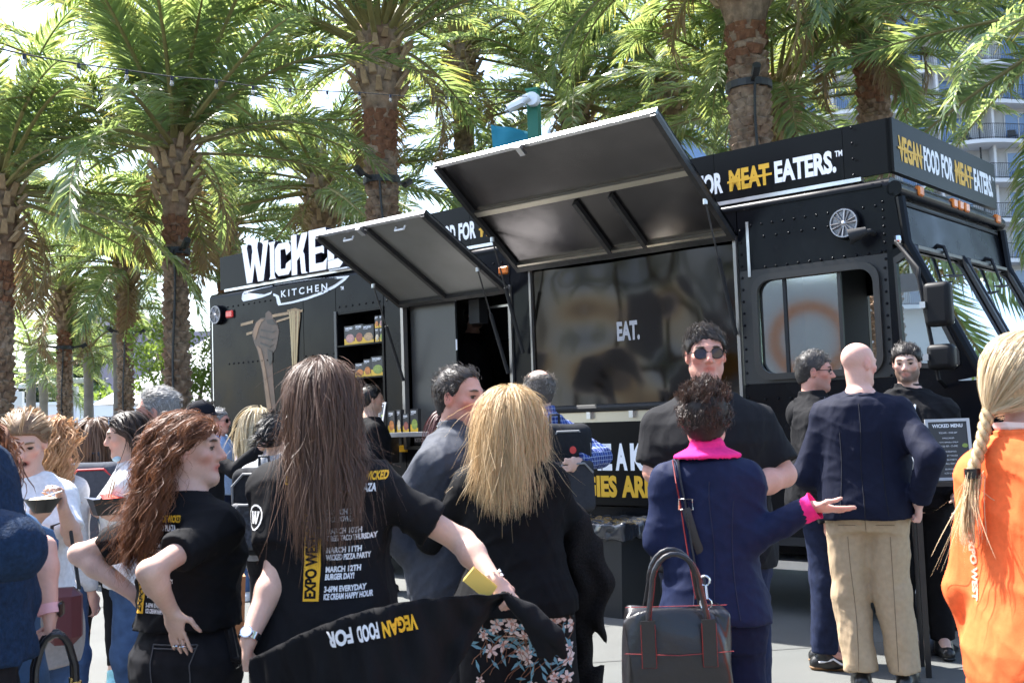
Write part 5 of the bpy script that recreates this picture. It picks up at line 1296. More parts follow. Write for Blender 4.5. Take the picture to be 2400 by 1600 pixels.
    def strands(s, color, roots, d0, length, nseg=10, grav=.25, curl=(0, 0, 0), width=.004, kids=12, spread=.012, clump=.5, jitter=.1, coll=True, margin=.012, name="hair", color2=None, lift=.006, pull=None, wind=(0, 0, 0), tipw=.25, stray=.06, guard=True):
        """roots (N,3) head coords, d0 (N,3) initial directions in head coords"""
        r = s.rng; N = len(roots); length = np.broadcast_to(length, (N,)).astype(float)
        p = s.hc + (roots * s.hs) @ s.hR.T; d = d0 @ s.hR.T; d /= np.linalg.norm(d, axis=1)[:, None] + 1e-9
        F = Field(); h = s.hs; F.ell(s.from_head((0, -.012, .030)), np.array([.076, .097, .085]) * h, .02, s.hR); F.ell(s.from_head((0, .0, -.03)), np.array([.06, .075, .085]) * h, .02, s.hR); F.cone(s.from_head((0, -.02, -.05)), s.nb, .055, .06, .03); F.loft(s.prof, s.bx, .03, infl=.02)
        for k in 'LR': F.cone(s.sh[k], s.elb[k], .07, .055, .04)
        P = [p.copy()]; seg = length / nseg; G = np.array([0, 0, -1.]) + np.array(wind)
        for i in range(nseg):
            g = grav * (.5 + i / nseg)
            d = d * (1 - g) + G * g + jitter * r.standard_normal((N, 3)) * .5
            if guard:
                qh = (p - s.hc) @ s.hR / s.hs; fz = np.clip((.055 - qh[:, 2]) / .03, 0, 1) * np.clip((qh[:, 1] + .01) / .03, 0, 1) * (qh[:, 2] > -.13)
                d = d + (fz * .9)[:, None] * s.hR[:, 1] * -1.0
            if pull is not None: tgt = pull(p, i / nseg); d = d + tgt
            d /= np.linalg.norm(d, axis=1)[:, None] + 1e-9
            p = p + d * seg[:, None]
            if coll:
                e = .004; v = F.ev(p); bad = v < margin
                if bad.any():
                    q = p[bad]; nb_ = len(q); st = np.concatenate([q + np.eye(3)[a] * e for a in range(3)]); gr = (F.ev(st).reshape(3, nb_) - v[bad]).T; gr /= np.linalg.norm(gr, axis=1)[:, None] + 1e-9
                    p[bad] = q + gr * (margin - v[bad])[:, None]
                d = p - P[-1]; d /= np.linalg.norm(d, axis=1)[:, None] + 1e-9
            P.append(p.copy())
        P = np.stack(P, 1)                                            # N, S, 3
        S_ = nseg + 1; t = np.linspace(0, 1, S_)
        K = kids; off = r.standard_normal((N, K, 1, 3)) * spread * (1 - clump * t[None, None, :, None] * .8)
        st = (r.random((N, K, 1, 1)) < stray) * r.standard_normal((N, K, 1, 3)) * .05 * (t ** 1.5)[None, None, :, None]
        Cc = P[:, None] + off + st
        if curl[0]:
            tan = np.gradient(P, axis=1); tan /= np.linalg.norm(tan, axis=2)[..., None] + 1e-9
            a = np.cross(tan, np.array([.3, .8, .5])); a /= np.linalg.norm(a, axis=2)[..., None] + 1e-9; b_ = np.cross(tan, a)
            ph = r.random((N, 1, 1)) * 6.28 + r.standard_normal((N, K, 1)) * curl[2]; fr = curl[1] * length[:, None, None] * (1 + .15 * r.standard_normal((N, 1, 1)))
            w = ph + 6.28 * fr * t[None, None]; amp = curl[0] * np.minimum(1, t * 4)[None, None]
            Cc = Cc + amp[..., None] * (np.cos(w)[..., None] * a[:, None] + np.sin(w)[..., None] * b_[:, None])
        Cc = Cc.reshape(N * K, S_, 3); ks = r.random((N * K, 1)) * .25 + .8
        # shorten some
        tan = np.gradient(Cc, axis=1); tan /= np.linalg.norm(tan, axis=2)[..., None] + 1e-9
        ctr = s.hc * np.array([1, 1, 0]); outv = Cc - np.where(Cc[..., 2:3] > s.hc[2] - .1, s.hc, np.concatenate([np.broadcast_to(s.hc[:2], Cc.shape[:2] + (2,)), Cc[..., 2:3]], -1))
        outv = outv + r.standard_normal((N * K, 1, 3)) * .06
        wv = np.cross(tan, outv); wv /= np.linalg.norm(wv, axis=2)[..., None] + 1e-9
        wd = width * (.6 + .8 * r.random((N * K, 1, 1))) * np.interp(t, [0, .15, .7, 1], [.8, 1, .8, tipw])[None, :, None]
        A_ = Cc - wv * wd * .5; B_ = Cc + wv * wd * .5
        V = np.stack([A_, B_], 2).reshape(-1, 3); n = N * K; base = (np.arange(n) * S_ * 2)[:, None] + (np.arange(nseg) * 2)[None]
        Fq = np.stack([base, base + 1, base + 3, base + 2], -1).reshape(-1, 4)
        c1 = np.array(color); c2 = np.array(color2 if color2 is not None else c1 * 1.5); mix = np.clip(r.random((N, 1)) * .6 + r.random((N, K)) * .5 - .05, 0, 1).reshape(n, 1, 1, 1)
        cc = (c1 * (1 - mix) + c2 * mix) * np.ones((n, S_, 2, 1)); 
        return np_mesh(name, V, Fq, HAIRM, s.root, smooth=True, col=cc.reshape(-1, 3))
    def gather(s, xc, half, k=5., t0=.1):
        def f(P, t):
            e = P[:, 0] - xc(t); ex = np.sign(e) * np.maximum(0, np.abs(e) - half); v = np.zeros_like(P); v[:, 0] = np.clip(-ex * k * 4, -.8, .8) * (t > t0); return v
        return f
    def roots(s, n, mask, infl=.004):
        r = s.rng; out = np.zeros((0, 3))
        while len(out) < n:
            u = r.standard_normal((n * 4, 3)); u /= np.linalg.norm(u, axis=1)[:, None]
            q = u * (np.array([.075, .096, .084]) + infl) + np.array([0, -.012, .030]); out = np.concatenate([out, q[mask(q)]])
        return out[:n]
    # ---------- accessories
    def child(s, name, mb, m, smooth=40, local=True): return mb.build(name, m, s.root, smooth=smooth)
    def glasses(s, lens_m, frame_m, w=.026, hgt=.019, up=0., fwd=0., round_=2.5):
        o = empty("glasses"); o.parent = s.root
        for g in (-1, 1):
            P = []
            for a in np.linspace(0, 2 * math.pi, 21)[:-1]:
                ca, sa = math.cos(a), math.sin(a); P.append(s.from_head((g * .033 + w * math.copysign(abs(ca) ** (2 / round_), ca), .097 + fwd - .012 * abs(g * .033 + w * ca) / .06, up + hgt * math.copysign(abs(sa) ** (2 / round_), sa))))
            q = MB(); q.tube(P + [P[0]], .0022 * s.hs, 5); q.build("rim", frame_m, o, smooth=40)
            q = MB(); q.add(P, [tuple(range(len(P)))]); q.build("lens", lens_m, o)
            q = MB(); q.tube([s.from_head((g * .06, .09 + fwd, up + .005)), s.from_head((g * .074, .07 + fwd, up + .005)), s.from_head((g * .078, 0, up + .004)), s.from_head((g * .077, -.015, up - .012))], .0022 * s.hs, 5); q.build("temple", frame_m, o)
        q = MB(); q.tube([s.from_head((-.008, .099 + fwd, up + .006)), s.from_head((.008, .099 + fwd, up + .006))], .0022, 5); q.build("bridge", frame_m, o)
        return o
    def cap(s, m, brim_dir=1, txt=None):
        F = Field(); h = s.hs; F.ell(s.from_head((0, -.012, .034)), np.array([.084, .106, .092]) * h, .01, s.hR)
        F.post = lambda P, d: np.maximum(d, .018 + .0 - s.to_head(P)[:, 2] + .12 * np.minimum(0, s.to_head(P)[:, 1]))
        V, Q = surf(F, max(.005, s.vox * .8)); o = np_mesh("cap", V, Q, m, s.root)
        q = MB(); n = 12; top = []; bot = []
        for i in range(n + 1):
            a = math.pi * (i / n) ; x = -.072 * math.cos(a); y = .062 + .088 * math.sin(a) ** .8; top.append((x, y, .030 - 3.0 * x * x - .12 * (y - .07)))
        inn = [(-.072 * math.cos(math.pi * i / n), .06 + .035 * math.sin(math.pi * i / n), .034 - 3.0 * (.072 * math.cos(math.pi * i / n)) ** 2) for i in range(n + 1)]
        v = [s.from_head((a, b * brim_dir, c)) for a, b, c in top] + [s.from_head((a, b * brim_dir, c)) for a, b, c in inn] + [s.from_head((a, b * brim_dir, c - .004)) for a, b, c in top] + [s.from_head((a, b * brim_dir, c - .004)) for a, b, c in inn]
        k = n + 1; f = []
        for i in range(n): f += [(i, i + 1, k + i + 1, k + i), (2 * k + i, 3 * k + i, 3 * k + i + 1, 2 * k + i + 1), (i, 2 * k + i, 2 * k + i + 1, i + 1)]
        q.add(v, f); fixn(q.build("brim", m, o, smooth=40))
        if txt:
            q = MB(); text_on(q, txt, lambda a, b: s.from_head((-(a - .03), .0, 0) if False else ((.03 - a) * -1, .1 * math.sqrt(max(.01, 1 - ((a - .03) / .084) ** 2)) + .002, .055 + b)), .016, width=.06, m=whitev, bold=.04); q.build("lettering", whitev, o)
        return o
    def print_on(s, target, body, origin, right, up, normal, h, width, m, bold=.045, xs=.6, name="lettering", wave=0.):
        """lettering pressed onto a garment: rays shot along -normal"""
        me = target.data; bvh = s._bvh.setdefault(target.name, BVHTree.FromPolygons([v.co[:] for v in me.vertices], [tuple(p.vertices) for p in me.polygons])) if hasattr(s, '_bvh') else None
        if bvh is None: s._bvh = {}; return s.print_on(target, body, origin, right, up, normal, h, width, m, bold, xs, name, wave)
        origin = np.array(origin, float); right = nrm(right); up = nrm(up); nn = nrm(normal)
        def fn(a, b):
            p = origin + right * a + up * (b + wave * math.sin(a * 40)); hit = bvh.ray_cast(Vector(p + nn * .35), Vector(-nn), .7)
            return tuple(np.array(hit[0]) + nn * .0025) if hit[0] is not None else tuple(p)
        q = MB(); 
        if isinstance(body, str): text_on(q, body, fn, h, width=width, m=m, bold=bold, xs=xs)
        else:
            P = np.array(body); q.add([fn(a, b) for a, b in P], tri_poly([tuple(x) for x in P]))
        return q.build(name, m, target)
    def patch(s, target, origin, right, up, normal, w, h, m, nx=6, ny=14, name="printed_band"):
        poly = None
        me = target.data
        if not hasattr(s, '_bvh'): s._bvh = {}
        bvh = s._bvh.setdefault(target.name, BVHTree.FromPolygons([v.co[:] for v in me.vertices], [tuple(p.vertices) for p in me.polygons]))
        origin = np.array(origin, float); right = nrm(right); up = nrm(up); nn = nrm(normal); V = []
        for j in range(ny + 1):
            for i in range(nx + 1):
                p = origin + right * w * i / nx + up * h * j / ny; hit = bvh.ray_cast(Vector(p + nn * .35), Vector(-nn), .7); V.append(tuple(np.array(hit[0]) + nn * .0018) if hit[0] is not None else tuple(p))
        q = MB(); q.add(V, [(j * (nx + 1) + i, j * (nx + 1) + i + 1, (j + 1) * (nx + 1) + i + 1, (j + 1) * (nx + 1) + i) for j in range(ny) for i in range(nx)]); return q.build(name, m, target, smooth=True)
# hairline masks in head coordinates (>0 keeps hair)
def line_full(q): return np.minimum(.5, q[:, 2] - np.interp(q[:, 1], [-.12, -.04, .0, .03, .06, .09], [-.085, -.06, -.012, .012, .05, .062]))
def line_reced(q): return np.minimum(q[:, 2] - np.interp(q[:, 1], [-.12, -.04, .0, .03, .05, .08], [-.085, -.06, -.015, .02, .07, .09]), .5)
def line_fringe(q): return np.minimum(q[:, 2] - np.interp(q[:, 1], [-.12, -.04, .0, .03, .05], [-.085, -.06, -.018, .03, .10]), .072 + 0 * q[:, 0] - q[:, 2] - .2 * q[:, 1])
def mk(line): return lambda q: line(q) > 0
def tang(q, v):
    """project direction field v onto the skull surface at q"""
    n = (q - np.array([0, -.012, .03])) / np.array([.075, .096, .084]) ** 2; n /= np.linalg.norm(n, axis=1)[:, None]
    return v - n * (v * n).sum(1)[:, None], n
def short_hair(p, color, line=line_full, length=.03, n=150, flow=(0, .2, 1.), color2=None, kids=10, width=.0024, jit=.2, thick=.010, up=.4, curl=(0, 0, 0)):
    p.scalp(np.array(color) * .9, lambda q_: line(q_) - .004 * np.sin(q_[:, 0] * 260) * np.sin(q_[:, 1] * 210 + 1), thick * .8)
    big = n >= 120; n = int(n * 1.6) if big else n; kids = int(kids * 1.6) if big else kids
    q = p.roots(n, lambda q_: line(q_) > -.006, thick * .6); f = np.tile(np.array(flow, float), (n, 1)); side = q[:, 2] < .05; f[side] = np.array([0, -.35, -.8])
    t, nr = tang(q, f); d = t + nr * np.where(side, .18, up)[:, None] + p.rng.standard_normal((n, 3)) * jit
    jit = min(jit, .14); up = min(up, .32); L = np.where(side, length * .6, length * .85) * (.7 + .6 * p.rng.random(n))
    return p.strands(color, q, d, L, nseg=5, grav=.03, kids=kids, spread=.0075, clump=.2, width=width * .8, color2=color2, coll=False, curl=curl, stray=.0)
def fabric(name, c, rough=.85, noise=(60, .12), bump=(320, .25, .002), sheen=.0, wr=.17):
    if "cloth_" + name in MATS: return MATS["cloth_" + name]
    m = mat("cloth_" + name, c, rough, noise=noise, bump=bump, sheen=sheen, spec=.16)
    n, l = nodes_of(m); b1 = [q for q in n if q.type == 'BUMP'][0]; tc = n.new("ShaderNodeTexCoord"); t = n.new("ShaderNodeTexNoise")
    t.inputs['Scale'].default_value = 7; t.inputs['Detail'].default_value = 1.5; t.inputs['Distortion'].default_value = 1.1; mp = n.new("ShaderNodeMapping"); mp.inputs['Scale'].default_value = (1.6, 1.6, .75); mp.inputs['Rotation'].default_value = (.3, .5, 0)
    l.new(tc.outputs['Object'], mp.inputs['Vector']); l.new(mp.outputs[0], t.inputs['Vector'])
    b2 = n.new("ShaderNodeBump"); b2.inputs['Strength'].default_value = wr; b2.inputs['Distance'].default_value = .05; l.new(t.outputs['Fac'], b2.inputs['Height']); l.new(b2.outputs[0], b1.inputs['Normal'])
    return m

def long_hair(p, color, color2, length=.5, n=170, kids=14, width=.004, curl=(0, 0, 0), nseg=14, grav=.28, line=line_full, thick=.012, lat=.6, wind=(0, 0, 0), spread=.012, part=0., stray=.06, jitter=.08, pull=None, capc=.55, margin=.011, name="hair", lvar=.3, clump=.2):
    p.scalp(np.array(color) * capc, line, thick)
    q = p.roots(n, mk(line), thick * .7); sg = np.sign(q[:, 0] - part + .002 * p.rng.standard_normal(n)); fr = np.clip((q[:, 1] + .02) / .08, 0, 1)
    bkf = np.clip((q[:, 1] + .07) / .10, 0, 1); f = np.stack([sg * (lat * bkf + .04 + .5 * fr), -.45 - .8 * fr, -.7 + .35 * fr], 1); t, nr = tang(q, f)
    L = length * (1 - lvar / 2 + lvar * p.rng.random(n))
    return p.strands(color, q, t + nr * .15, L, nseg=nseg, grav=grav, kids=kids, spread=spread, color2=color2, width=width, curl=curl, wind=wind, stray=stray, jitter=jitter, pull=pull, margin=margin, name=name, clump=clump)
# ================================================================ the crowd
black = fabric("black", (.007, .007, .0085)); blackknit = fabric("black_knit", (.006, .006, .007), noise=(40, .2)); navy = fabric("navy_suit", (.0085, .014, .046), rough=.7)
darkdenim = fabric("dark_denim", (.012, .018, .045), noise=(30, .3)); denim = fabric("denim", (.05, .09, .18), noise=(18, .3)); blackden = fabric("black_denim", (.013, .013, .016), noise=(20, .35))
white = fabric("white", (.70, .70, .72)); orange = fabric("orange", (.80, .15, .045)); fleece = fabric("fleece", (.010, .024, .055), noise=(90, .4), bump=(200, .7, .004)); khaki = fabric("khaki", (.40, .30, .195), noise=(40, .1))
blazer = fabric("blazer", (.006, .008, .022), rough=.75); pinkc = fabric("pink", (.80, .03, .22)); greyj = fabric("grey_jacket", (.055, .06, .075), rough=.7); lblue = fabric("light_blue", (.33, .45, .66)); lav = fabric("lavender", (.55, .5, .62))
greyh = fabric("grey_hoodie", (.30, .31, .33)); teeblue = fabric("tee_blue", (.06, .12, .22)); green = fabric("green", (.012, .10, .05)); camo = mat("camo", (.06, .065, .04), .9, var=(14, (.14, .12, .08)))
leather_b = mat("leather_black", (.012, .011, .012), .3, spec=.45, bump=(13, .55, .012), coat=.15); redtrim = mat("red_trim", (.22, .015, .015), .5); gold = mat("gold_metal", (.75, .55, .22), .25, metal=1.)
shoe_b = mat("shoe_black", (.012, .012, .012), .35); gum = mat("gum_sole", (.22, .12, .05), .6); swhite = mat("shoe_white", (.7, .7, .7), .5); sblue = fabric("shoe_blue", (.02, .05, .35))
lens_d = mat("lens_dark", (.03, .012, .008), .06, spec=.8); lens_b = mat("lens_blue", (.05, .25, .7), .06, spec=.9); lens_c = glass_mat("lens_clear", (.9, .9, .9), .06)
frame_k = mat("frame_black", (.01, .01, .01), .25); yprint = mat("print_yellow", (.78, .42, .02), .8); wprint = mat("print_white", (.72, .72, .74), .8)
G_ = "people in the crowd"
def lanyard(p, m, drop=.30, w=.012, front=1, off=.03):
    """ribbon round the neck, hanging on the chest"""
    q = MB(); h = p.H; F = p.shirtF
    for sg in (-1, 1):
        P = []
        for t in np.linspace(0, 1, 12):
            x = sg * (.068 * (1 - t) + .006 * t); z = p.nb[2] + .03 - (drop + .02) * t - (.0)
            y0 = .0 - .03 * (1 - t); c = np.array([x, y0, z]); c = p.bend(c)
            # march forward to garment surface
            y = .30
            pts = np.array([[c[0], yy, c[2]] for yy in np.linspace(.25, -.05, 60)]); d = F.ev(pts); k = np.argmax(d < .002); yy = pts[k, 1] if d[k] < .002 else max(.03, c[1])
            if t < .12: yy = min(yy, .05)
            P.append((c[0], yy + .006, c[2]))
        q.tube(P, w, 4, flat=.12, upv=(0, 1, 0))
    # neck loop at the back
    q.tube([(-.066, -.02, p.nb[2] + .035), (-.05, -.062, p.nb[2] + .045), (0, -.078, p.nb[2] + .048), (.05, -.062, p.nb[2] + .045), (.066, -.02, p.nb[2] + .035)], w, 4, flat=.15, upv=(0, 1, 0))
    return q.build("lanyard", m, p.root)
def backpack(p, m, m2, trim, label, w=.30, hgt=.46, d=.16, zc=None, extra=None, name="backpack", group="backpacks worn in the crowd"):
    zc = zc or .68 * p.H; yb = -.135 * p.b; o = empty(name, tuple(p.org), -p.face, label=label, cat="backpack", group=group)
    F = Field()
    def rb(c, e, r):
        c = np.array(c); e = np.array(e)
        def fn(P): q = np.abs(P - c) - (e - r); return np.sqrt((np.maximum(q, 0) ** 2).sum(1)) + np.minimum(q.max(1), 0) - r
        return fn, c - e, c + e
    wv = wob(p.seed, .006, 20)
    F.put(*rb((0, yb - d / 2, zc), (w / 2, d / 2, hgt / 2), .06)); F.post = lambda P, dd: dd + wv(P)
    V, Q = surf(F, max(.009, p.vox)); np_mesh("main_compartment", V, Q, m, o)
    F = Field(); F.put(*rb((0, yb - d - .01, zc - hgt * .16), (w * .42, .035, hgt * .27), .03)); F.post = lambda P, dd: dd + wv(P) * .6
    V, Q = surf(F, max(.009, p.vox)); np_mesh("front_pocket", V, Q, m2, o)
    q = MB(); q.tube([(-w * .44, yb - d * .8, zc - .02), (-w * .42, yb - d * .95, zc + hgt * .28), (-w * .2, yb - d * .98, zc + hgt * .42), (w * .2, yb - d * .98, zc + hgt * .42), (w * .42, yb - d * .95, zc + hgt * .28), (w * .44, yb - d * .8, zc - .02)], .007, 6); q.build("zip", trim, o)
    q = MB(); q.tube([(-w * .36, yb - d - .045, zc - hgt * .02), (-w * .2, yb - d - .05, zc + hgt * .08), (w * .2, yb - d - .05, zc + hgt * .08), (w * .36, yb - d - .045, zc - hgt * .02)], .006, 6); q.build("pocket_zip", trim, o)
    q = MB(); q.tube([(-.03, yb - .02, zc + hgt * .5), (-.025, yb - .03, zc + hgt * .5 + .05), (.025, yb - .03, zc + hgt * .5 + .05), (.03, yb - .02, zc + hgt * .5)], .009, 6); q.build("grab_handle", m2, o)
    for sg in (-1, 1):
        x = sg * abs(p.sh['R'][0]) * .62; zt = p.sh['R'][2] + .075
        q = MB(); q.tube([(x, yb - .01, zc + hgt * .38), (x, -.06, zt), (x, .03, zt + .005), (x * 1.05, .13, zt - .12), (x * 1.25, .12, zt - .28), (x * 1.4, -.02, zc - hgt * .25), (x * 1.2, yb, zc - hgt * .35)], .028, 6, flat=.22, upv=(0, 0, 1)); q.build("shoulder_strap", m2, o, smooth=40)
    return o
def W_logo(p, tgt, c, right, up, nrmv, r):
    n = 14
    for i in range(n):      # ring as short arcs
        a0, a1 = 2 * math.pi * i / n, 2 * math.pi * (i + 1) / n
        p.print_on(tgt, [(math.cos(a0) * r, math.sin(a0) * r), (math.cos(a1) * r, math.sin(a1) * r), (math.cos(a1) * r * .87, math.sin(a1) * r * .87), (math.cos(a0) * r * .87, math.sin(a0) * r * .87)], c, right, up, nrmv, 0, 0, wprint, name="printed_ring")
    k = r * .95; Wp = [((a - .5) * k * 1.15, (b - .5) * k * 1.0) for a, b in GL['W'][0]]
    p.print_on(tgt, Wp, c, right, up, nrmv, 0, 0, wprint, name="printed_letter")

# ---- 1 fleece jacket at the left edge
p = Person("person", (-168, 745), 2.6, 285, "person in blue fleece jacket cut by the left edge", 'm', 1.12, 'fair', vox=.012, seed=11)
p.arm('L', p.px(-90, 1350, 2.35), elbow=p.px(28, 1280, 2.42)); p.body(eye=False); p.top(fleece, hem=.535, sleeve=1.95, infl=.03, sl_infl=.02, amp=.014, freq=20, name="jacket", collar=(.35, .075)); p.pants(blackden); p.shoes(shoe_b)
short_hair(p, (.12, .08, .05), n=60)
# ---- 2 blue tee and handbag
p = Person("person", (-80, 985), 3.1, 350, "person in blue tee holding a small black handbag low", 'f', 1.12, 'pink', vox=.009, seed=12)
p.arm('R', p.px(117, 1438, 2.98), elbow=p.px(100, 1285, 3.02), hand='fist', hdir=(0, 0, -1), pal=(-1, 0, 0)); p.body(eye=False); p.top(teeblue, hem=.5, sleeve=.85, infl=.03); p.pants(denim); p.shoes(swhite)
long_hair(p, (.16, .06, .03), (.3, .13, .06), .32, n=70, kids=10, curl=(.01, 8, .4), width=.006)
q = MB(); wr = p.wri['R']; fdv = nrm(p.wri['R'] - p.elb['R']); c0 = wr - fdv * .012; q.tube([c0 - fdv * .013, c0 + fdv * .013], .0315, 14); q.build("watch_strap", mat("watch_pink", (.75, .38, .40), .5), p.root, smooth=40)
q = MB(); q.box(c0[0] + .022, c0[0] + .036, c0[1] - .018, c0[1] + .018, c0[2] - .02, c0[2] + .02, bev=.006); q.build("watch_face", frame_k, p.root)
def tote(P, rz, w, h, d, m, label, handle=.16, trim=None, name="handbag", metal=None, cat="handbag", group=None):
    o = empty(name, tuple(P), rz, label=label, cat=cat, group=group)
    q = MB(); q.add([(-w / 2 * .92, -d / 2, 0), (w / 2 * .92, -d / 2, 0), (w / 2 * .92, d / 2, 0), (-w / 2 * .92, d / 2, 0), (-w / 2, -d * .52, h * .55), (w / 2, -d * .52, h * .55), (w / 2, d * .52, h * .55), (-w / 2, d * .52, h * .55), (-w / 2 * .98, -d * .2, h), (w / 2 * .98, -d * .2, h), (w / 2 * .98, d * .2, h), (-w / 2 * .98, d * .2, h)],
                    [(3, 2, 1, 0), (0, 1, 5, 4), (1, 2, 6, 5), (2, 3, 7, 6), (3, 0, 4, 7), (4, 5, 9, 8), (5, 6, 10, 9), (6, 7, 11, 10), (7, 4, 8, 11), (8, 9, 10, 11)])
    b = q.build("bag_body", m, o); bv = b.modifiers.new("b", 'BEVEL'); bv.width = .012; bv.segments = 3
    for s in (-1, 1):
        q = MB(); q.tube([(-w * .24, s * d * .27, h * .72), (-w * .22, s * d * .24, h + handle * .5)] + [(-w * .2 * math.cos(a), s * d * .2, h + handle * .5 + handle * .5 * math.sin(a)) for a in np.linspace(.3, math.pi - .3, 8)] + [(w * .22, s * d * .24, h + handle * .5), (w * .24, s * d * .27, h * .72)], .009, 7); q.build("handle", m, o, smooth=40)
        if metal:
            for x in (-w * .23, w * .23):
                q = MB(); q.tube([(x, s * d * .26, h + .0), (x, s * d * .26, h + .045)], .013, 8); q.build("buckle", metal, o)
    return o
hp_ = p.px(128, 1600, 2.95); wp_ = p.M @ np.array(hp_) + p.org
tote((wp_[0] - .0, wp_[1], .57), .5, .22, .2, .11, leather_b, "small black leather handbag with gold buckles at lower left", handle=.17, metal=gold)
# ---- 3 white tee, eating
p = Person("person", (66, 972), 4.4, 168, "person in white tee looking down and eating from a black bowl", 'f', 1.0, 'fair', yaw=0, nod=-.35, vox=.008, seed=13, lean=(0, .03))
p.arm('L', p.px(148, 1190, 4.12), elbow=p.px(172, 1262, 4.3), hand='pinch', hdir=(.15, .15, 1), pal=(.6, .5, 0)); p.arm('R', p.px(88, 1215, 4.1), hint=(.3, -.5, -1), hand='grip', hdir=(-.5, .5, .4), pal=(0, 0, 1))
p.body(mouth_open=.9, brow=(.18, .11, .06)); p.top(white, hem=.5, sleeve=.78, infl=.02); p.pants(denim); p.shoes(swhite)
p.scalp(np.array((.22, .13, .07)), line_full, .014); q = p.roots(110, mk(line_full), .012); t_, n_ = tang(q, np.stack([q[:, 0] * 3, -1 + 0 * q[:, 0], .2 - q[:, 1] * 4], 1)); p.strands((.24, .14, .07), q, t_ + n_ * .02, .08, nseg=6, grav=.05, kids=14, spread=.005, color2=(.48, .33, .19), width=.0026, stray=0, jitter=.02, margin=.010)
bw = p.M @ p.px(100, 1178, 4.05) + p.org
o = empty("food_bowl", tuple(bw - np.array([0, 0, .035])), label="black bowl of food held by the person in white tee", cat="bowl")
q = MB(); q.lathe([(.03, 0), (.062, .045), (.066, .05), (.058, .046), (.03, .008), (.001, .008)], n=18); fixn(q.build("bowl", mat("bowl_black", (.012, .012, .012), .4), o, smooth=50))
q = MB(); q.lathe([(.056, .04), (.04, .054), (.001, .058)], n=14); fixn(q.build("food", food_c[5], o, smooth=True))
q = MB(); a = p.M @ p.px(100, 1165, 4.05) + p.org; b_ = p.M @ p.px(146, 1150, 4.06) + p.org; q.tube([a, b_], .003, 5); q.build("fork", mat("fork_black", (.02, .02, .02)), o) if False else None
q = MB(); q.tube([a - bw + np.array([0, 0, .035]), b_ - bw + np.array([0, 0, .035])], .003, 5); q.build("fork", mat("fork_white", (.6, .6, .6)), o)
q = MB()
for i in range(9): q.box(-.19 + .03 * i, -.19 + .03 * i + .02, .09, .12, .72, .9)
q = MB(); pr = [(.40 * p.H, .20, .15, 0), (.50 * p.H, .20, .15, 0), (.56 * p.H, .18, .14, 0)]
F = Field(); F.loft(pr, None, .02, zlo=.36 * p.H, zhi=.555 * p.H); wv = wob(77, .02, 26); F.post = lambda P, d: np.maximum(d + wv(P), P[:, 1] * -1 - .12 + 0 * d - .2)
V, Q = surf(F, .012); np_mesh("tied_jacket", V, Q, fabric("grey_knit", (.30, .28, .27)), p.root)
o = empty("shoulder_bag", tuple(np.array([at(150, 1500, 4.2)[0], 4.2, .62])), .2, label="dark maroon shoulder bag hanging beside the grey tied jacket", cat="handbag")
q = MB(); q.box(-.06, .065, -.045, .045, .06, .27, bev=.03); q.build("bag_body", mat("maroon", (.09, .015, .02), .4), o)
q = MB(); q.tube([(-.05, 0, .26), (-.04, 0, .5), (.02, 0, .52), (.055, 0, .26)], .007, 6); q.build("strap", leather_b, o)
# ---- 4 ginger hair behind
p = Person("person", (128, 985), 5.3, 20, "person with long ginger hair behind the eater in white tee", 'f', 1.0, 'pink', vox=.011, seed=14)
p.body(eye=False); p.top(fabric("pale_grey", (.5, .5, .52)), hem=.5, sleeve=1.9, infl=.02); p.pants(denim); p.shoes(swhite)
long_hair(p, (.36, .17, .07), (.62, .36, .18), .36, n=90, kids=10, curl=(.016, 8, .5), width=.006, capc=.7)
# ---- 5 far people
p = Person("person", (172, 990), 20, 120, "distant person in green sports shirt before the shrubs", 'm', 1.0, 'tan', vox=.02, seed=15)
p.body(eye=False); p.top(green, sleeve=.6, infl=.03); p.pants(black); p.shoes(shoe_b); short_hair(p, (.03, .02, .012), n=30, kids=5, width=.012)
p = Person("person", (128, 1000), 12.5, 30, "person in camouflage jacket behind the ginger hair", 'm', 1.0, 'tan', vox=.018, seed=16)
p.body(eye=False); p.top(camo, sleeve=1.9, infl=.035, hem=.47); p.pants(black); p.shoes(shoe_b); short_hair(p, (.05, .03, .02), n=30, kids=5, width=.012)
p = Person("person", (208, 1006), 11, 340, "dark-clothed person with black backpack behind the red-trimmed backpack", 'm', 1.0, 'tan', vox=.018, seed=17)
p.body(eye=False); p.top(black, sleeve=1.9, infl=.03); p.pants(black); p.shoes(shoe_b); short_hair(p, (.03, .02, .015), n=30, kids=5, width=.012)
backpack(p, black, black, mat("zip_grey", (.2, .2, .2)), "plain black backpack on the dark-clothed far person")
# ---- 6 grey and red backpack
p = Person("person", (226, 983), 6.6, 345, "person with long brown hair and black leggings wearing a grey backpack", 'f', .98, 'fair', vox=.010, seed=18)
p.legs(L=((-.10, .06, .27 * p.H), (-.10, .02, .05 * p.H)), R=((.10, -.06, .28 * p.H), (.10, -.16, .06 * p.H)))
p.body(eye=False); p.top(lblue, sleeve=1.9, infl=.02); p.pants(black, infl=.004, taper=.85, cuff=.085); p.shoes(fabric("shoe_aqua", (.3, .6, .65)), swhite)
long_hair(p, (.09, .045, .025), (.2, .11, .06), .42, n=110, kids=10, width=.006, capc=.8)
bgrey = fabric("pack_grey", (.06, .065, .08), bump=(120, .3, .003)); bred = mat("pack_red", (.45, .02, .025), .5)
o = backpack(p, bgrey, bgrey, bred, "grey backpack with red zips worn over light blue shirt", w=.34, hgt=.5, d=.2)
q = MB(); text_on(q, "sport", lambda a, b: (-.06 + a, -.405, .60 * p.H + b), .025, width=.12, m=whitev, bold=0.) ; q.build("printed_swoosh", whitev, o) if False else None
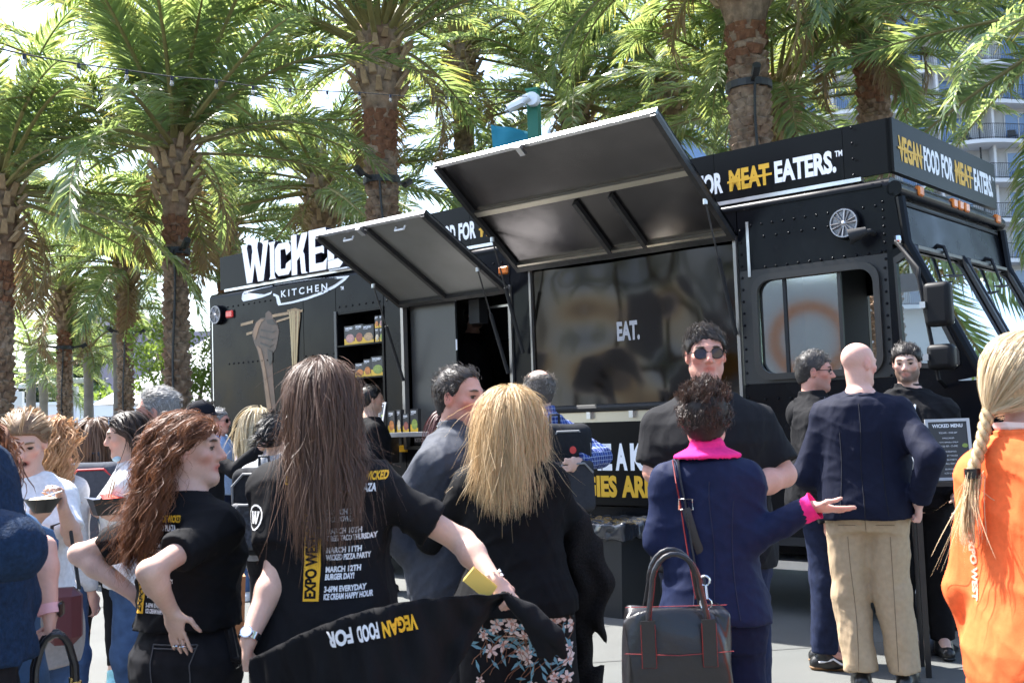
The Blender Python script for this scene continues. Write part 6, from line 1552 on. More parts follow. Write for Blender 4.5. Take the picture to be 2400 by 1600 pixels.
# ---- 7 sunglasses on head, face mask under the chin
p = Person("person", (303, 968), 5.35, 255, "person in white tee with sunglasses on dark hair holding a food box", 'f', 1.0, 'fair', yaw=0, nod=-.12, vox=.009, seed=19)
for k, hx in (('L', (258, 1190)), ('R', (246, 1195))): p.arm(k, p.px(hx[0] + (22 if k == 'L' else 4), hx[1] + 20, 5.18 if k == 'L' else 5.3), hint=(0, -.6, -1), hand='grip', pal=(0, 0, 1) if k == 'R' else (1, 0, .3))
p.body(brow=(.06, .035, .02)); p.top(white, hem=.48, sleeve=.7, infl=.02); p.pants(denim); p.shoes(swhite)
long_hair(p, (.022, .014, .010), (.06, .035, .022), .24, n=90, kids=10, width=.005, capc=.8)
lanyard(p, wprint, drop=.36)
p.glasses(lens_b, frame_k, up=.085, fwd=-.015)
F = Field(); F.ell(p.from_head((0, .052, -.108)), np.array([.042, .034, .020]), .01, p.hR); V, Q = surf(F, .006); np_mesh("chin_mask", V, Q, fabric("mask_blue", (.45, .62, .72)), p.root)
for x in (-.02, .03): p.print_on(p.shirt, [(math.cos(a) * .022, math.sin(a) * .022) for a in np.linspace(0, 6.28, 12)[:-1]], (x - .01, .0, .68 * p.H), (1, 0, 0), (0, 0, 1), (0, 1, 0), 0, 0, mat("print_green" if x > 0 else "print_blue", (.35, .5, .1) if x > 0 else (.15, .3, .5), .8), name="printed_dot")
bx_ = p.M @ p.px(250, 1185, 5.15) + p.org
o = empty("food_box", tuple(bx_ - np.array([0, 0, .04])), .6, label="black food box with red tray held below the face mask", cat="food box")
q = MB(); q.add([(-.05, -.04, 0), (.05, -.04, 0), (.05, .04, 0), (-.05, .04, 0), (-.075, -.06, .075), (.075, -.06, .075), (.075, .06, .075), (-.075, .06, .075)], [(3, 2, 1, 0), (0, 1, 5, 4), (1, 2, 6, 5), (2, 3, 7, 6), (3, 0, 4, 7)]); q.build("box", mat("bowl_black", (.012, .012, .012)), o)
q = MB(); q.add([(-.02, -.05, .06), (.07, -.05, .07), (.07, .05, .1), (-.02, .05, .09)], [(0, 1, 2, 3)]); q.build("tray", mat("tray_red", (.7, .05, .02), .4), o)
q = MB(); q.add([(-.07, -.05, .072), (-.02, -.05, .06), (-.02, .05, .075), (-.09, .05, .085)], [(0, 1, 2, 3)]); q.build("napkin", white, o)
q = MB(); q.tube([(0, 0, .05), (.03, .01, .16)], .003, 5); q.tube([(.01, 0, .05), (.042, .01, .155)], .003, 5); q.build("chopsticks", mat("print_wood", (.42, .28, .15)), o)
wr = p.wri['L']; fdv = nrm(p.wri['L'] - p.elb['L']); q = MB(); q.tube([wr - fdv * .03, wr - fdv * .01], .03, 12); q.build("watch_strap", mat("watch_dark", (.03, .04, .035), .3), p.root, smooth=40)
# ---- 8 grey-haired man
p = Person("person", (372, 911), 5.5, 268, "balding grey-haired person in white shirt seen in profile", 'm', 1.05, 'ruddy', vox=.008, seed=20, yaw=0, nod=-.1)
p.body(brow=(.25, .2, .17), stub=.25); p.top(white, hem=.48, sleeve=.7, infl=.022); p.pants(denim); p.shoes(shoe_b)
short_hair(p, (.25, .24, .23), line_reced, .025, n=150, color2=(.55, .54, .53), kids=10, flow=(0, -.8, .2), up=.15, jit=.15)
# ---- 10 cap, and pale blue shirt
p = Person("person", (470, 940), 8.0, 62, "person in black cap and black sleeves pointing towards the truck", 'm', 1.05, 'tan', vox=.011, seed=21, yaw=.3)
p.arm('R', p.px(612, 1047, 7.7), hand='relax', hint=(.2, -.2, -1)); p.body(eye=False); p.top(black, sleeve=1.95, infl=.024); p.pants(blackden); p.shoes(shoe_b); short_hair(p, (.03, .02, .015), n=40, kids=6, width=.006); p.cap(fabric("cap_black", (.008, .009, .014)))
p = Person("person", (512, 960), 11, 96, "grey-haired person in light blue shirt and navy trousers by the truck's rear", 'm', 1.0, 'ruddy', vox=.013, seed=22)
p.body(eye=False); p.top(lblue, sleeve=1.6, infl=.025, hem=.5); p.pants(darkdenim); p.shoes(swhite); short_hair(p, (.3, .29, .28), line_full, n=60, color2=(.5, .5, .5), kids=6, width=.008); p.glasses(lens_d, frame_k); lanyard(p, wprint, drop=.45)
# ---- 11 blonde in lavender
p = Person("person", (600, 958), 9.6, 25, "person with long pale blonde hair and lavender tee near the truck", 'f', .98, 'fair', vox=.012, seed=23)
p.body(eye=False); p.top(lav, sleeve=.6, infl=.02); p.pants(denim); p.shoes(swhite); long_hair(p, (.42, .33, .2), (.7, .6, .42), .4, n=80, kids=10, width=.008, capc=.75)
# ---- 12 black bun
p = Person("person", (648, 978), 6.1, 12, "person with black hair bun and grey hoodie wearing a black backpack", 'f', 1.05, 'olive', vox=.009, seed=24, yaw=.3, nod=-.15)
p.body(eye=False); p.top(greyh, sleeve=1.95, infl=.035, sl_infl=.024, hem=.5, amp=.012, name="hoodie"); p.pants(blackden); p.shoes(swhite)
p.scalp(np.array((.010, .009, .010)), line_full, .012); q = p.roots(90, mk(line_full), .012); t_, n_ = tang(q, np.stack([0 * q[:, 0], -1 + 0 * q[:, 0], -.3 + 0 * q[:, 0]], 1)); p.strands((.010, .009, .010), q, t_ + n_ * .08, .09, nseg=6, grav=.05, kids=9, color2=(.03, .028, .03), width=.004)
F = Field(); F.ell(p.from_head((0, -.125, .0)), (.045, .035, .042), .01); wv = wob(9, .004, 80); F.post = lambda P, d: d + wv(P); V, Q = surf(F, .006); np_mesh("hair_bun", V, Q, HAIRM, p.root, col=np.tile((.012, .010, .011), (len(V), 1)))
q = MB(); c = p.from_head((0, -.10, .0)); ax = p.hR[:, 1]; q.tube([c + .046 * (math.cos(a) * p.hR[:, 0] + math.sin(a) * p.hR[:, 2]) for a in np.linspace(0, 2 * math.pi, 18)], .006, 6); q.build("hair_tie", mat("tie_pink", (.6, .4, .4), .6), p.root, smooth=40)
bblack = fabric("pack_black", (.016, .017, .020), bump=(120, .3, .003))
o = backpack(p, bblack, mat("pack_pattern", (.015, .016, .02), .7, var=(40, (.06, .065, .08))), mat("zip_grey", (.2, .2, .2)), "black backpack with pink tag on the grey hoodie", w=.3, hgt=.46)
q = MB(); q.box(-.17, -.13, -.2, -.17, .74 * p.H, .76 * p.H); q.build("tag", mat("tag_pink", (.8, .18, .2), .6), o)
# ---- 14 dark-haired, by the shelf
p = Person("person", (868, 905), 9.9, 70, "dark-haired person in black standing by the truck's product shelf", 'm', 1.05, 'olive', vox=.013, seed=25)
p.body(eye=False); p.top(black, sleeve=1.9, infl=.024); p.pants(blackden); p.shoes(shoe_b); short_hair(p, (.015, .012, .010), n=50, kids=6, width=.008)
# ---- 15 server in cap
p = Person("person", (1028, 866), 11.0, 205, "server in black cap with curly blonde hair at the service window", 'f', .98, 'fair', floor=.3, vox=.011, seed=26, yaw=-.2)
p.body(brow=(.15, .09, .05)); p.top(black, sleeve=1.9, infl=.024, collar=(.5, .07), name="hoodie"); p.pants(black); p.shoes(shoe_b); long_hair(p, (.26, .16, .08), (.5, .36, .2), .36, n=90, kids=10, curl=(.02, 9, .5), width=.006, capc=.7); p.cap(fabric("cap_black", (.008, .009, .014)), txt="WICKED")
for sg in (-1, 1):
    q = MB(); q.tube([(sg * .05, .10, p.H * .80), (sg * .035, .155, p.H * .76), (sg * .03, .16, p.H * .70)], .006, 5); q.build("drawcord", wprint, p.root)
# ---- 26 cook inside
p = Person("person", (1108, 716), 11.25, 120, "cook in black cap inside the dark service window", 'm', 1.0, 'tan', floor=.8, vox=.014, seed=27)
p.body(beard=(.04, .025, .015)); p.top(black, sleeve=.7); p.pants(black); p.shoes(shoe_b); short_hair(p, (.03, .02, .01), n=30, kids=5, width=.008); p.cap(fabric("cap_black", (.008, .009, .014)))
# ---- 16 dark red hair
p = Person("person", (1056, 958), 8.2, 5, "person with dark red straight hair before the server", 'f', .95, 'fair', vox=.013, seed=28)
p.body(eye=False); p.top(black, sleeve=1.9); p.pants(black); p.shoes(shoe_b); long_hair(p, (.045, .014, .016), (.10, .03, .03), .35, n=70, kids=9, width=.007, capc=.8)
# ---- 17 grey jacket, laughing
p = Person("person", (1070, 862), 4.3, 112, "smiling person in charcoal grey jacket turned to the right", 'm', 1.12, 'ruddy', vox=.0075, seed=29, yaw=.15, nod=-.06)
p.arm('R', p.px(1000, 1330, 4.25), hint=(.3, -.8, -.4)); p.body(brow=(.10, .07, .05), stub=.15, blush=1.6); p.top(greyj, hem=.46, sleeve=1.95, infl=.032, sl_infl=.024, amp=.010, name="jacket", collar=(.42, .072)); p.pants(fabric("charcoal", (.04, .04, .045))); p.shoes(shoe_b)
short_hair(p, (.035, .028, .025), line_reced, .02, n=150, color2=(.10, .085, .075), kids=10, flow=(0, -.6, .3), up=.2, jit=.15); lanyard(p, wprint, drop=.34)
# ---- 19 plaid and backpack
def plaid(name, c0, c1, c2, sc=22):
    if name in MATS: return MATS[name]
    m = fabric(name, c0); n, l = nodes_of(m); b = n["Principled BSDF"]; tc = n.new("ShaderNodeTexCoord"); prev = None
    base = n.new("ShaderNodeRGB"); base.outputs[0].default_value = tuple(c0) + (1,); cur = base.outputs[0]
    for ax, s_, cc, th in (('X', sc, c1, .55), ('Z', sc, c1, .55), ('X', sc * 2, c2, .9), ('Z', sc * 2, c2, .9)):
        w = n.new("ShaderNodeTexWave"); w.bands_direction = ax; w.inputs['Scale'].default_value = s_ / 6.28 * 2; w.inputs['Distortion'].default_value = .6; w.inputs['Detail'].default_value = 0; w.inputs['Detail Scale'].default_value = 2
        l.new(tc.outputs['Object'], w.inputs['Vector']); rp = n.new("ShaderNodeValToRGB"); rp.color_ramp.elements[0].position = th; rp.color_ramp.elements[1].position = min(1, th + .06); l.new(w.outputs['Fac'], rp.inputs[0])
        mx = n.new("ShaderNodeMix"); mx.data_type = 'RGBA'; mx.inputs[7].default_value = tuple(cc) + (1,); mu = n.new("ShaderNodeMath"); mu.operation = 'MULTIPLY'; mu.inputs[1].default_value = .55; l.new(rp.outputs[0], mu.inputs[0]); l.new(mu.outputs[0], mx.inputs[0]); l.new(cur, mx.inputs[6]); cur = mx.outputs[2]
    l.new(cur, b.inputs['Base Color']); return m
p = Person("person", (1262, 867), 6.2, 335, "balding person in blue plaid shirt wearing a black backpack", 'm', 1.1, 'fair', vox=.008, seed=30)
p.arm('R', p.px(1350, 1085, 5.9), elbow=p.px(1405, 1070, 6.25), hand='grip'); p.body(eye=False, hairc=None); p.top(plaid("plaid", (.035, .07, .26), (.015, .025, .12), (.45, .52, .68)), hem=.47, sleeve=1.9, infl=.026, sl_infl=.02, amp=.01, collar=(.4, .068)); p.pants(denim); p.shoes(sblue, swhite)
short_hair(p, (.12, .10, .085), line_fringe, .02, n=130, color2=(.30, .27, .24), kids=9, flow=(0, -.6, .3), up=.15, jit=.15)
o = backpack(p, bblack, fabric("pack_charcoal", (.035, .036, .042)), mat("zip_grey", (.2, .2, .2)), "black backpack with small red round badge on plaid shirt", w=.32, hgt=.5, d=.18)
q = MB(); q.lathe([(.001, .004), (.018, .003), (.02, 0)], n=14, axis='y', c=(0, -.375, .745 * p.H)); q.build("badge", mat("badge_red", (.5, .02, .02), .4), o)
# ---- 22 hoodie and glasses
p = Person("person", (1902, 825), 6.45, 103, "person with glasses in black hoodie, jeans and skate shoes", 'm', 1.02, 'ruddy', vox=.008, seed=31, yaw=.05, nod=-.05)
p.body(brow=(.06, .04, .03), stub=.4); hd = p.top(black, hem=.47, sleeve=1.95, infl=.03, sl_infl=.024, amp=.012, name="hoodie", collar=(.35, .08)); p.pants(darkdenim, infl=.018); p.shoes(shoe_b, gum)
short_hair(p, (.05, .045, .042), line_full, .018, n=150, color2=(.16, .15, .14), kids=10, flow=(0, .3, 1)); p.glasses(lens_c, frame_k, w=.025, hgt=.016); lanyard(p, wprint, drop=.25)
F = Field(); F.ell((0, -.10, .80 * p.H), (.12, .07, .085), .01); wv = wob(8, .01, 30); F.post = lambda P, d: d + wv(P); V, Q = surf(F, .01); np_mesh("hood", V, Q, black, p.root)
cL = p.sh['R'] + (p.elb['R'] - p.sh['R']) * .75; W_logo(p, hd, cL, (0, 1, 0), (0, 0, 1), (1, 0, 0), .045)
for k in 'LR':
    q = MB(); a = p.ank[k]; t = p.toe[k]; s_ = np.cross(t, (0, 0, 1.)); s_ = s_ if k == 'R' else s_
    for sg in (1,):
        P = [np.array([a[0], a[1], 0]) + t * u + s_ * .047 + np.array([0, 0, z]) for u, z in ((-.03, .05), (.02, .055), (.05, .07), (.09, .045), (.12, .04))]; q.tube(P, .006, 5)
    q.build("shoe_stripe", wprint, p.root)
# ---- 24 beard and zip hoodie
p = Person("person", (2122, 806), 6.65, 200, "dark-haired bearded person in black zip hoodie beside the cab", 'm', 1.08, 'fair', vox=.008, seed=32, yaw=.1, nod=-.12)
p.arm('L', p.sh['L'] + np.array([-.04, .16, -.5]), hand='relax'); p.body(brow=(.03, .02, .015), beard=(.045, .028, .018)); hd = p.top(black, hem=.47, sleeve=1.95, infl=.03, sl_infl=.024, amp=.012, name="hoodie", collar=(.3, .075)); p.pants(black); p.shoes(shoe_b)
short_hair(p, (.014, .010, .008), line_full, .026, n=150, color2=(.04, .03, .025), kids=10, flow=(.2, -1, .6), up=.25, jit=.12)
for (a, b_, nm) in (((-.035, .80), (.0, .70), "zip_edge"), ((.05, .80), (.0, .70), "zip_edge")):
    q = MB(); P = []
    for t in np.linspace(0, 1, 8):
        x = a[0] + (b_[0] - a[0]) * t; z = (a[1] + (b_[1] - a[1]) * t) * p.H; pts = np.array([[x, yy, z] for yy in np.linspace(.3, 0, 60)]); d = p.shirtF.ev(pts); k = np.argmax(d < 0); P.append((x, pts[k, 1] + .006, z))
    q.tube(P, .007, 5); q.build(nm, wprint, p.root)
p.print_on(hd, "WICKED", (-.13, 0, .725 * p.H), (1, 0, 0), (0, 0, 1), (0, 1, 0), .03, .11, wprint) if False else p.print_on(hd, "WICKED", (-.03, 0, .725 * p.H), (-1, 0, 0), (0, 0, 1), (0, 1, 0), .032, .12, wprint)
p.print_on(hd, "KITCHEN", (-.045, 0, .715 * p.H), (-1, 0, 0), (0, 0, 1), (0, 1, 0), .012, .08, wprint)
o = empty("glasses"); o.parent = p.root
for i, z in enumerate((.755, .73)):
    pts = np.array([[.03, yy, z * p.H] for yy in np.linspace(.3, 0, 60)]); d = p.shirtF.ev(pts); k = np.argmax(d < 0)
    q = MB(); q.add([(.03 + .02 * math.cos(a), pts[k, 1] + .02, z * p.H + .02 * math.sin(a)) for a in np.linspace(0, 6.28, 15)[:-1]], [tuple(range(14))]); q.build("lens", lens_d, o)
    q = MB(); q.tube([(.03 + .021 * math.cos(a), pts[k, 1] + .02, z * p.H + .021 * math.sin(a)) for a in np.linspace(0, 6.28, 15)], .002, 5); q.build("rim", gold, o)
# ---- 23 bald head, blazer, khakis
p = Person("person", (2010, 803), 5.9, 22, "bald person in navy blazer and khaki trousers seen from behind", 'm', 1.1, 'pink', vox=.008, seed=33, yaw=.75, nod=-.08)
p.arm('R', p.px(2152, 1178, 5.72), hint=(.6, -.8, 0), hand='fist', hdir=(0, .2, -1)); p.arm('L', p.sh['L'] + np.array([-.03, .2, -.42]), hint=(-.5, -.8, 0))
p.legs(L=((-.11, .02, .27 * p.H), (-.075, -.02, .055 * p.H)), R=((.10, .02, .27 * p.H), (.145, .0, .055 * p.H)))
p.body(brow=(.3, .2, .15), blush=1.5); p.top(blazer, hem=.49, sleeve=1.94, infl=.036, sl_infl=.024, amp=.008, freq=16, name="blazer", neck=.835, slim=.35, pad=.02); p.pants(khaki, infl=.018, wide=.010, amp=.006, freq=30); p.shoes(shoe_b)
q = MB(); q.tube([p.nb + np.array([.062 * math.cos(a), .058 * math.sin(a) - .005, .03]) for a in np.linspace(0, 2 * math.pi, 24)], .017, 6); q.build("shirt_collar", wprint, p.root, smooth=40)
q = MB(); q.tube([p.nb + np.array([.078 * math.cos(a), .07 * math.sin(a) - .01, .008]) for a in np.linspace(0, 2 * math.pi, 24)], .022, 6); q.build("blazer_collar", blazer, p.root, smooth=40)
q = MB(); wr = p.wri['R']; fdv = nrm(wr - p.elb['R']); q.tube([wr - fdv * .03, wr - fdv * .005], .036, 12); q.build("shirt_cuff", wprint, p.root, smooth=40)
def back_lines(p, tgt, lines, m_, nm, r_=.0018, off=.0008):
    """thin stitched seams laid on the back of a garment"""
    bv = BVHTree.FromPolygons([v.co[:] for v in tgt.data.vertices], [tuple(f.vertices) for f in tgt.data.polygons])
    for L_ in lines:
        P = []
        for x, z in L_:
            h = bv.ray_cast(Vector((x, -.7, z)), Vector((0, 1, 0)), 1.4)
            if h[0] is not None: P.append(np.array(h[0]) - np.array([0, off, 0]))
        if len(P) > 2: q = MB(); q.tube(P, r_, 4); q.build(nm, m_, tgt)
seam_k = mat("seam_navy", (.003, .004, .011), .9); seam_t = mat("seam_tan", (.20, .145, .09), .9); H_ = p.H
back_lines(p, p.shirt, [[(.004 * math.sin(z * 15), z) for z in np.linspace(.82 * H_, .50 * H_, 30)], [(-.12 + .02 * math.sin((z / H_ - .5) * 9), z) for z in np.linspace(.74 * H_, .50 * H_, 24)], [(.12 - .02 * math.sin((z / H_ - .5) * 9), z) for z in np.linspace(.74 * H_, .50 * H_, 24)], [(.006, z) for z in np.linspace(.56 * H_, .492 * H_, 8)]], seam_k, "back_seam", .0024)
tr_ = [o for o in p.root.children if o.name.startswith("trousers")][0]
back_lines(p, tr_, [[(-.085 + .01 * math.sin(z * 6), z) for z in np.linspace(.44 * H_, .06 * H_, 30)], [(.115, z) for z in np.linspace(.44 * H_, .06 * H_, 30)], [(x, .475 * H_ - .02 * abs(x)) for x in np.linspace(.05, .14, 8)], [(x, .475 * H_ - .02 * abs(x)) for x in np.linspace(-.14, -.05, 8)], [(0, z) for z in np.linspace(.50 * H_, .455 * H_, 8)]], seam_t, "seam", .0018)
# ---- 20 tall, sunglasses
p = Person("person", (1650, 765), 4.5, 182, "tall person in black tee and round sunglasses facing the camera", 'm', 1.2, 'ruddy', vox=.007, seed=34, yaw=0., nod=-.03)
p.arm('L', p.px(1705, 1165, 4.22), elbow=p.px(1838, 1112, 4.45), hand='fist'); p.arm('R', p.px(1640, 1160, 4.2), elbow=p.px(1535, 1105, 4.5), hand='fist')
p.body(brow=(.06, .045, .035), stub=.12, eye=True); p.top(fabric("tee_charcoal", (.010, .010, .012)), hem=.47, sleeve=.80, infl=.022, sl_infl=.02, amp=.009); p.pants(navy); p.shoes(shoe_b)
short_hair(p, (.022, .018, .016), line_full, .018, n=240, color2=(.11, .10, .095), kids=13, flow=(.4, .5, .8), up=.3, jit=.14); p.glasses(lens_d, frame_k, w=.025, hgt=.021, round_=2.2)
# ---- 25 orange sweatshirt, blonde braid
p = Person("person", (2395, 790), 2.75, 58, "person in bright orange sweatshirt with a blonde braid at the right edge", 'f', .92, 'pink', vox=.006, seed=35, yaw=.15)
p.arm('R', p.px(2540, 1400, 2.55), elbow=p.px(2470, 1330, 2.5), hint=(.2, -1, -.3)); p.body(); sw = p.top(orange, hem=.44, sleeve=1.95, infl=.024, sl_infl=.022, amp=.009, freq=17, name="sweatshirt", slim=.45); p.pants(orange, infl=.03, wide=.02, amp=.014, name="sweatpants"); p.shoes(swhite)
p.scalp(np.array((.48, .34, .19)), line_full, .016, amp=.003)
q = p.roots(620, mk(line_full), .014); tgt = np.array([-.035, -.115, -.075]); t_, n_ = tang(q, tgt - q)
def pull_(P, t): c = p.from_head((-.03, -.118, -.085)); v = c - P; return v / (np.linalg.norm(v, axis=1)[:, None] + 1e-6) * .9
p.strands((.50, .36, .20), q, t_ + n_ * .10, np.linalg.norm(q - tgt, axis=1) * 1.0, nseg=9, grav=.0, kids=9, spread=.004, clump=.3, color2=(.82, .70, .50), width=.0016, pull=pull_, stray=.0, guard=False, jitter=.03)
for j in range(3):
    q = MB(); P = []; c0 = p.from_head((-.03, -.118, -.075)); 
    for t in np.linspace(0, 1, 26):
        w = t * 6.28 * 2.2 + j * 2.094; P.append(c0 + np.array([-.012 * t - .02 * t * t, -.03 * t, -.15 * t]) + np.array([.010 * math.cos(w), .008 * math.sin(w * 1.0), 0]))
    q.tube(P, .0085, 7); V = np.array(q.v); np_mesh("braid_lock", V, np.array([f for f in q.f if len(f) == 4]), HAIRM, p.root, col=np.tile((.55, .41, .24), (len(V), 1)) * (1 + .2 * p.rng.standard_normal((len(V), 1))))
ce = c0 + np.array([-.032, -.03, -.155]); q = MB(); q.tube([ce + np.array([0, 0, .012]), ce - np.array([0, 0, .012])], .02, 10); q.build("hair_tie", frame_k, p.root, smooth=40)
rt = np.tile((ce - p.hc) @ p.hR / p.hs, (26, 1)) + p.rng.standard_normal((26, 3)) * .007; p.strands((.52, .38, .22), rt, np.tile((-.15, -.1, -1.), (26, 1)), .17, nseg=8, grav=.2, kids=12, spread=.006, clump=-.4, color2=(.82, .68, .46), width=.0022, name="braid_tail", margin=.03)
q = MB(); q.tube([p.nb + np.array([.06 * math.cos(a), .05 * math.sin(a) - .01, .028]) for a in np.linspace(0, 2 * math.pi, 24)], .014, 6); q.build("collar_band", orange, p.root, smooth=40)
lanyard(p, wprint, drop=.3, w=.014)
p.print_on(sw, "EXPO WEST", (-.125, 0, .70 * p.H), (0.1, 0, -1), (1, 0, .1), (0, -1, 0), .022, .16, mat("print_pale", (.80, .38, .28), .8)); 
# ---- 9 curly auburn hair, hands on hips
p = Person("person", (436, 972), 3.35, 30, "person with long curly auburn hair, hands on hips, black tee and jeans", 'f', 1.06, 'fair', vox=.006, seed=41, yaw=1.0, nod=.04)
p.arm('R', p.px(402, 1432, 3.12), elbow=p.px(350, 1340, 3.02), hand='flat', hdir=(.05, .25, -1), pal=(-.2, 1, 0)); p.arm('L', p.px(318, 1395, 3.42), elbow=p.px(186, 1298, 3.5), hand='flat', hdir=(.6, .3, -.6), pal=(.3, 1, 0))
p.body(brow=(.08, .045, .025)); tee = p.top(black, hem=.585, sleeve=.62, infl=.018, sl_infl=.018, amp=.010, freq=24); p.pants(blackden, waist=.615, infl=.012); p.shoes(shoe_b)
long_hair(p, (.11, .04, .018), (.30, .125, .055), 0.335, n=520, kids=12, curl=(.011, 11, .5), width=.0017, margin=.006, pull=p.gather(lambda t: -.03 - .02 * t, .10), nseg=24, grav=.26, capc=.5, spread=.007, wind=(-.06, -.06, 0), stray=.06)
F = p.px; 
right = np.array([.95, .25, 0]); bk = np.array([-.25, -1, 0])
def bandtext(p, tgt, c, right, up, nv, sc=1.0, lines=True):
    """tour-style back print: headline, vertical yellow banner, date lines"""
    c = np.array(c); right = nrm(right); up = nrm(up)
    P = lambda a, b: c + right * a * sc + up * b * sc
    p.print_on(tgt, "EXPERIENCE THE WORLD OF WICKED", P(-.135, .115), right, up, nv, .022 * sc, .27 * sc, yprint)
    p.print_on(tgt, "OUTSIDE THE GRAND PLAZA", P(-.11, .085), right, up, nv, .02 * sc, .22 * sc, wprint)
    p.patch(tgt, P(-.075, -.195), right, up, nv, .046 * sc, .25 * sc, yprint)
    p.print_on(tgt, "EXPO WEST 2022", P(-.040, -.188), up, -right, nv, .03 * sc, .235 * sc, black, name="banner_lettering")
    for j, (a, b) in enumerate((("MARCH 9TH", "RICE BOWLS"), ("MARCH 10TH", "STREET TACO THURSDAY"), ("MARCH 11TH", "WICKED PIZZA PARTY"), ("MARCH 12TH", "BURGER DAY!"), ("3-6PM EVERYDAY", "ICE CREAM HAPPY HOUR"))):
        z = .028 - j * .05
        p.print_on(tgt, a, P(-.015, z + .0), right, up, nv, .014 * sc, (.05 + .004 * len(a)) * sc, wprint); p.print_on(tgt, b, P(-.015, z - .019), right, up, nv, .014 * sc, (.018 + .0052 * len(b)) * sc, wprint)
cc = p.px(335, 1340, 3.3); bandtext(p, tee, np.array([cc[0] + .045, -.05, cc[2] + .05]), (1, 0, 0), (0, 0, 1), (0, -1, 0), .85)
# back pocket on the jeans
pk = p.px(395, 1560, 3.2); tr_ = [o for o in p.root.children if o.name.startswith("trousers")][0]
p.patch(tr_, (pk[0] - .065, 0, pk[2] - .06), (1, 0, 0), (0, 0, 1), (0, -1, 0), .13, .115, blackden, name="back_pocket")
for a0, b0 in (((-.065, .055), (.065, .055)), ((-.065, .045), (.065, .045)), ((-.065, .055), (-.06, -.06)), ((.065, .055), (.06, -.06))):
    q = MB(); P = []
    me = tr_.data; bv = p._bvh.setdefault(tr_.name, BVHTree.FromPolygons([v.co[:] for v in me.vertices], [tuple(f.vertices) for f in me.polygons]))
    for t in np.linspace(0, 1, 10):
        x = pk[0] + a0[0] + (b0[0] - a0[0]) * t; z = pk[2] + a0[1] + (b0[1] - a0[1]) * t; hit = bv.ray_cast(Vector((x, -.5, z)), Vector((0, 1, 0)), 1); P.append((x, (hit[0].y if hit[0] else -.15) - .004, z))
    q.tube(P, .0022, 4); q.build("pocket_seam", mat("seam_grey", (.07, .07, .075), .8), tr_)
hx = p.px(530, 1450, 3.3); q = MB()
for k in range(5): q.tube([hx + np.array([-.02 + .004 * k, 0, .03]), hx + np.array([.0 + .012 * k, -.02, -.06 - .012 * k]), hx + np.array([.03 + .016 * k, -.02, -.15 + .01 * k])], [.012, .016, .006], 6)
q.build("waist_sash", leather_b, p.root, smooth=40)
for i in range(2):
    c = p.wri['R'] + nrm(np.array([.05, .25, -1])) * .11 * .92; q = MB(); q.lathe([(.0095, -.002), (.0105, 0), (.0095, .002)], n=12, c=tuple(c + np.array([(-.012 + .026 * i), -.002, 0]))); q.build("finger_ring", chrome, p.root)
# ---- 18 blonde, floral trousers
p = Person("person", (1192, 912), 4.0, 6, "person with long blonde hair, black sweater and floral trousers", 'f', 1.14, 'fair', vox=.0065, seed=42)
p.arm('R', p.px(1290, 1262, 4.3), elbow=p.px(1338, 1215, 4.08), hand='relax'); p.arm('L', p.px(1110, 1270, 4.3), hint=(-.6, -.7, 0)); p.body(eye=False); swt = p.top(blackknit, hem=.50, sleeve=1.95, infl=.024, sl_infl=.016, amp=.008, name="sweater", slim=.7)
flor = fabric("floral_black", (.010, .010, .012)); tr_ = p.pants(flor, waist=.60, infl=.02, wide=.035, cuff=.04, name="floral_trousers"); p.shoes(shoe_b)
long_hair(p, (.42, .27, .12), (.78, .58, .33), 0.305, n=800, kids=10, curl=(.004, 5, .7), width=.0015, nseg=14, grav=.32, capc=.7, spread=.008, margin=.006, pull=p.gather(lambda t: 0., .15), lat=.7, stray=.05, lvar=.2)
fl_w = mat("flower_pale", (.72, .58, .55), .8); fl_b = mat("leaf_blue", (.16, .33, .42), .8); fl_s = mat("stem_brown", (.25, .12, .07), .8)
me = tr_.data; bvt = BVHTree.FromPolygons([v.co[:] for v in me.vertices], [tuple(f.vertices) for f in me.polygons])
def onleg(x, z):
    h = bvt.ray_cast(Vector((x, -.6, z)), Vector((0, 1, 0)), 1.2); return None if h[0] is None else np.array(h[0]) - np.array([0, .003, 0])
rf = np.random.default_rng(9); fw_ = MB(); lf_ = MB(); st_ = MB(); cen = MB()
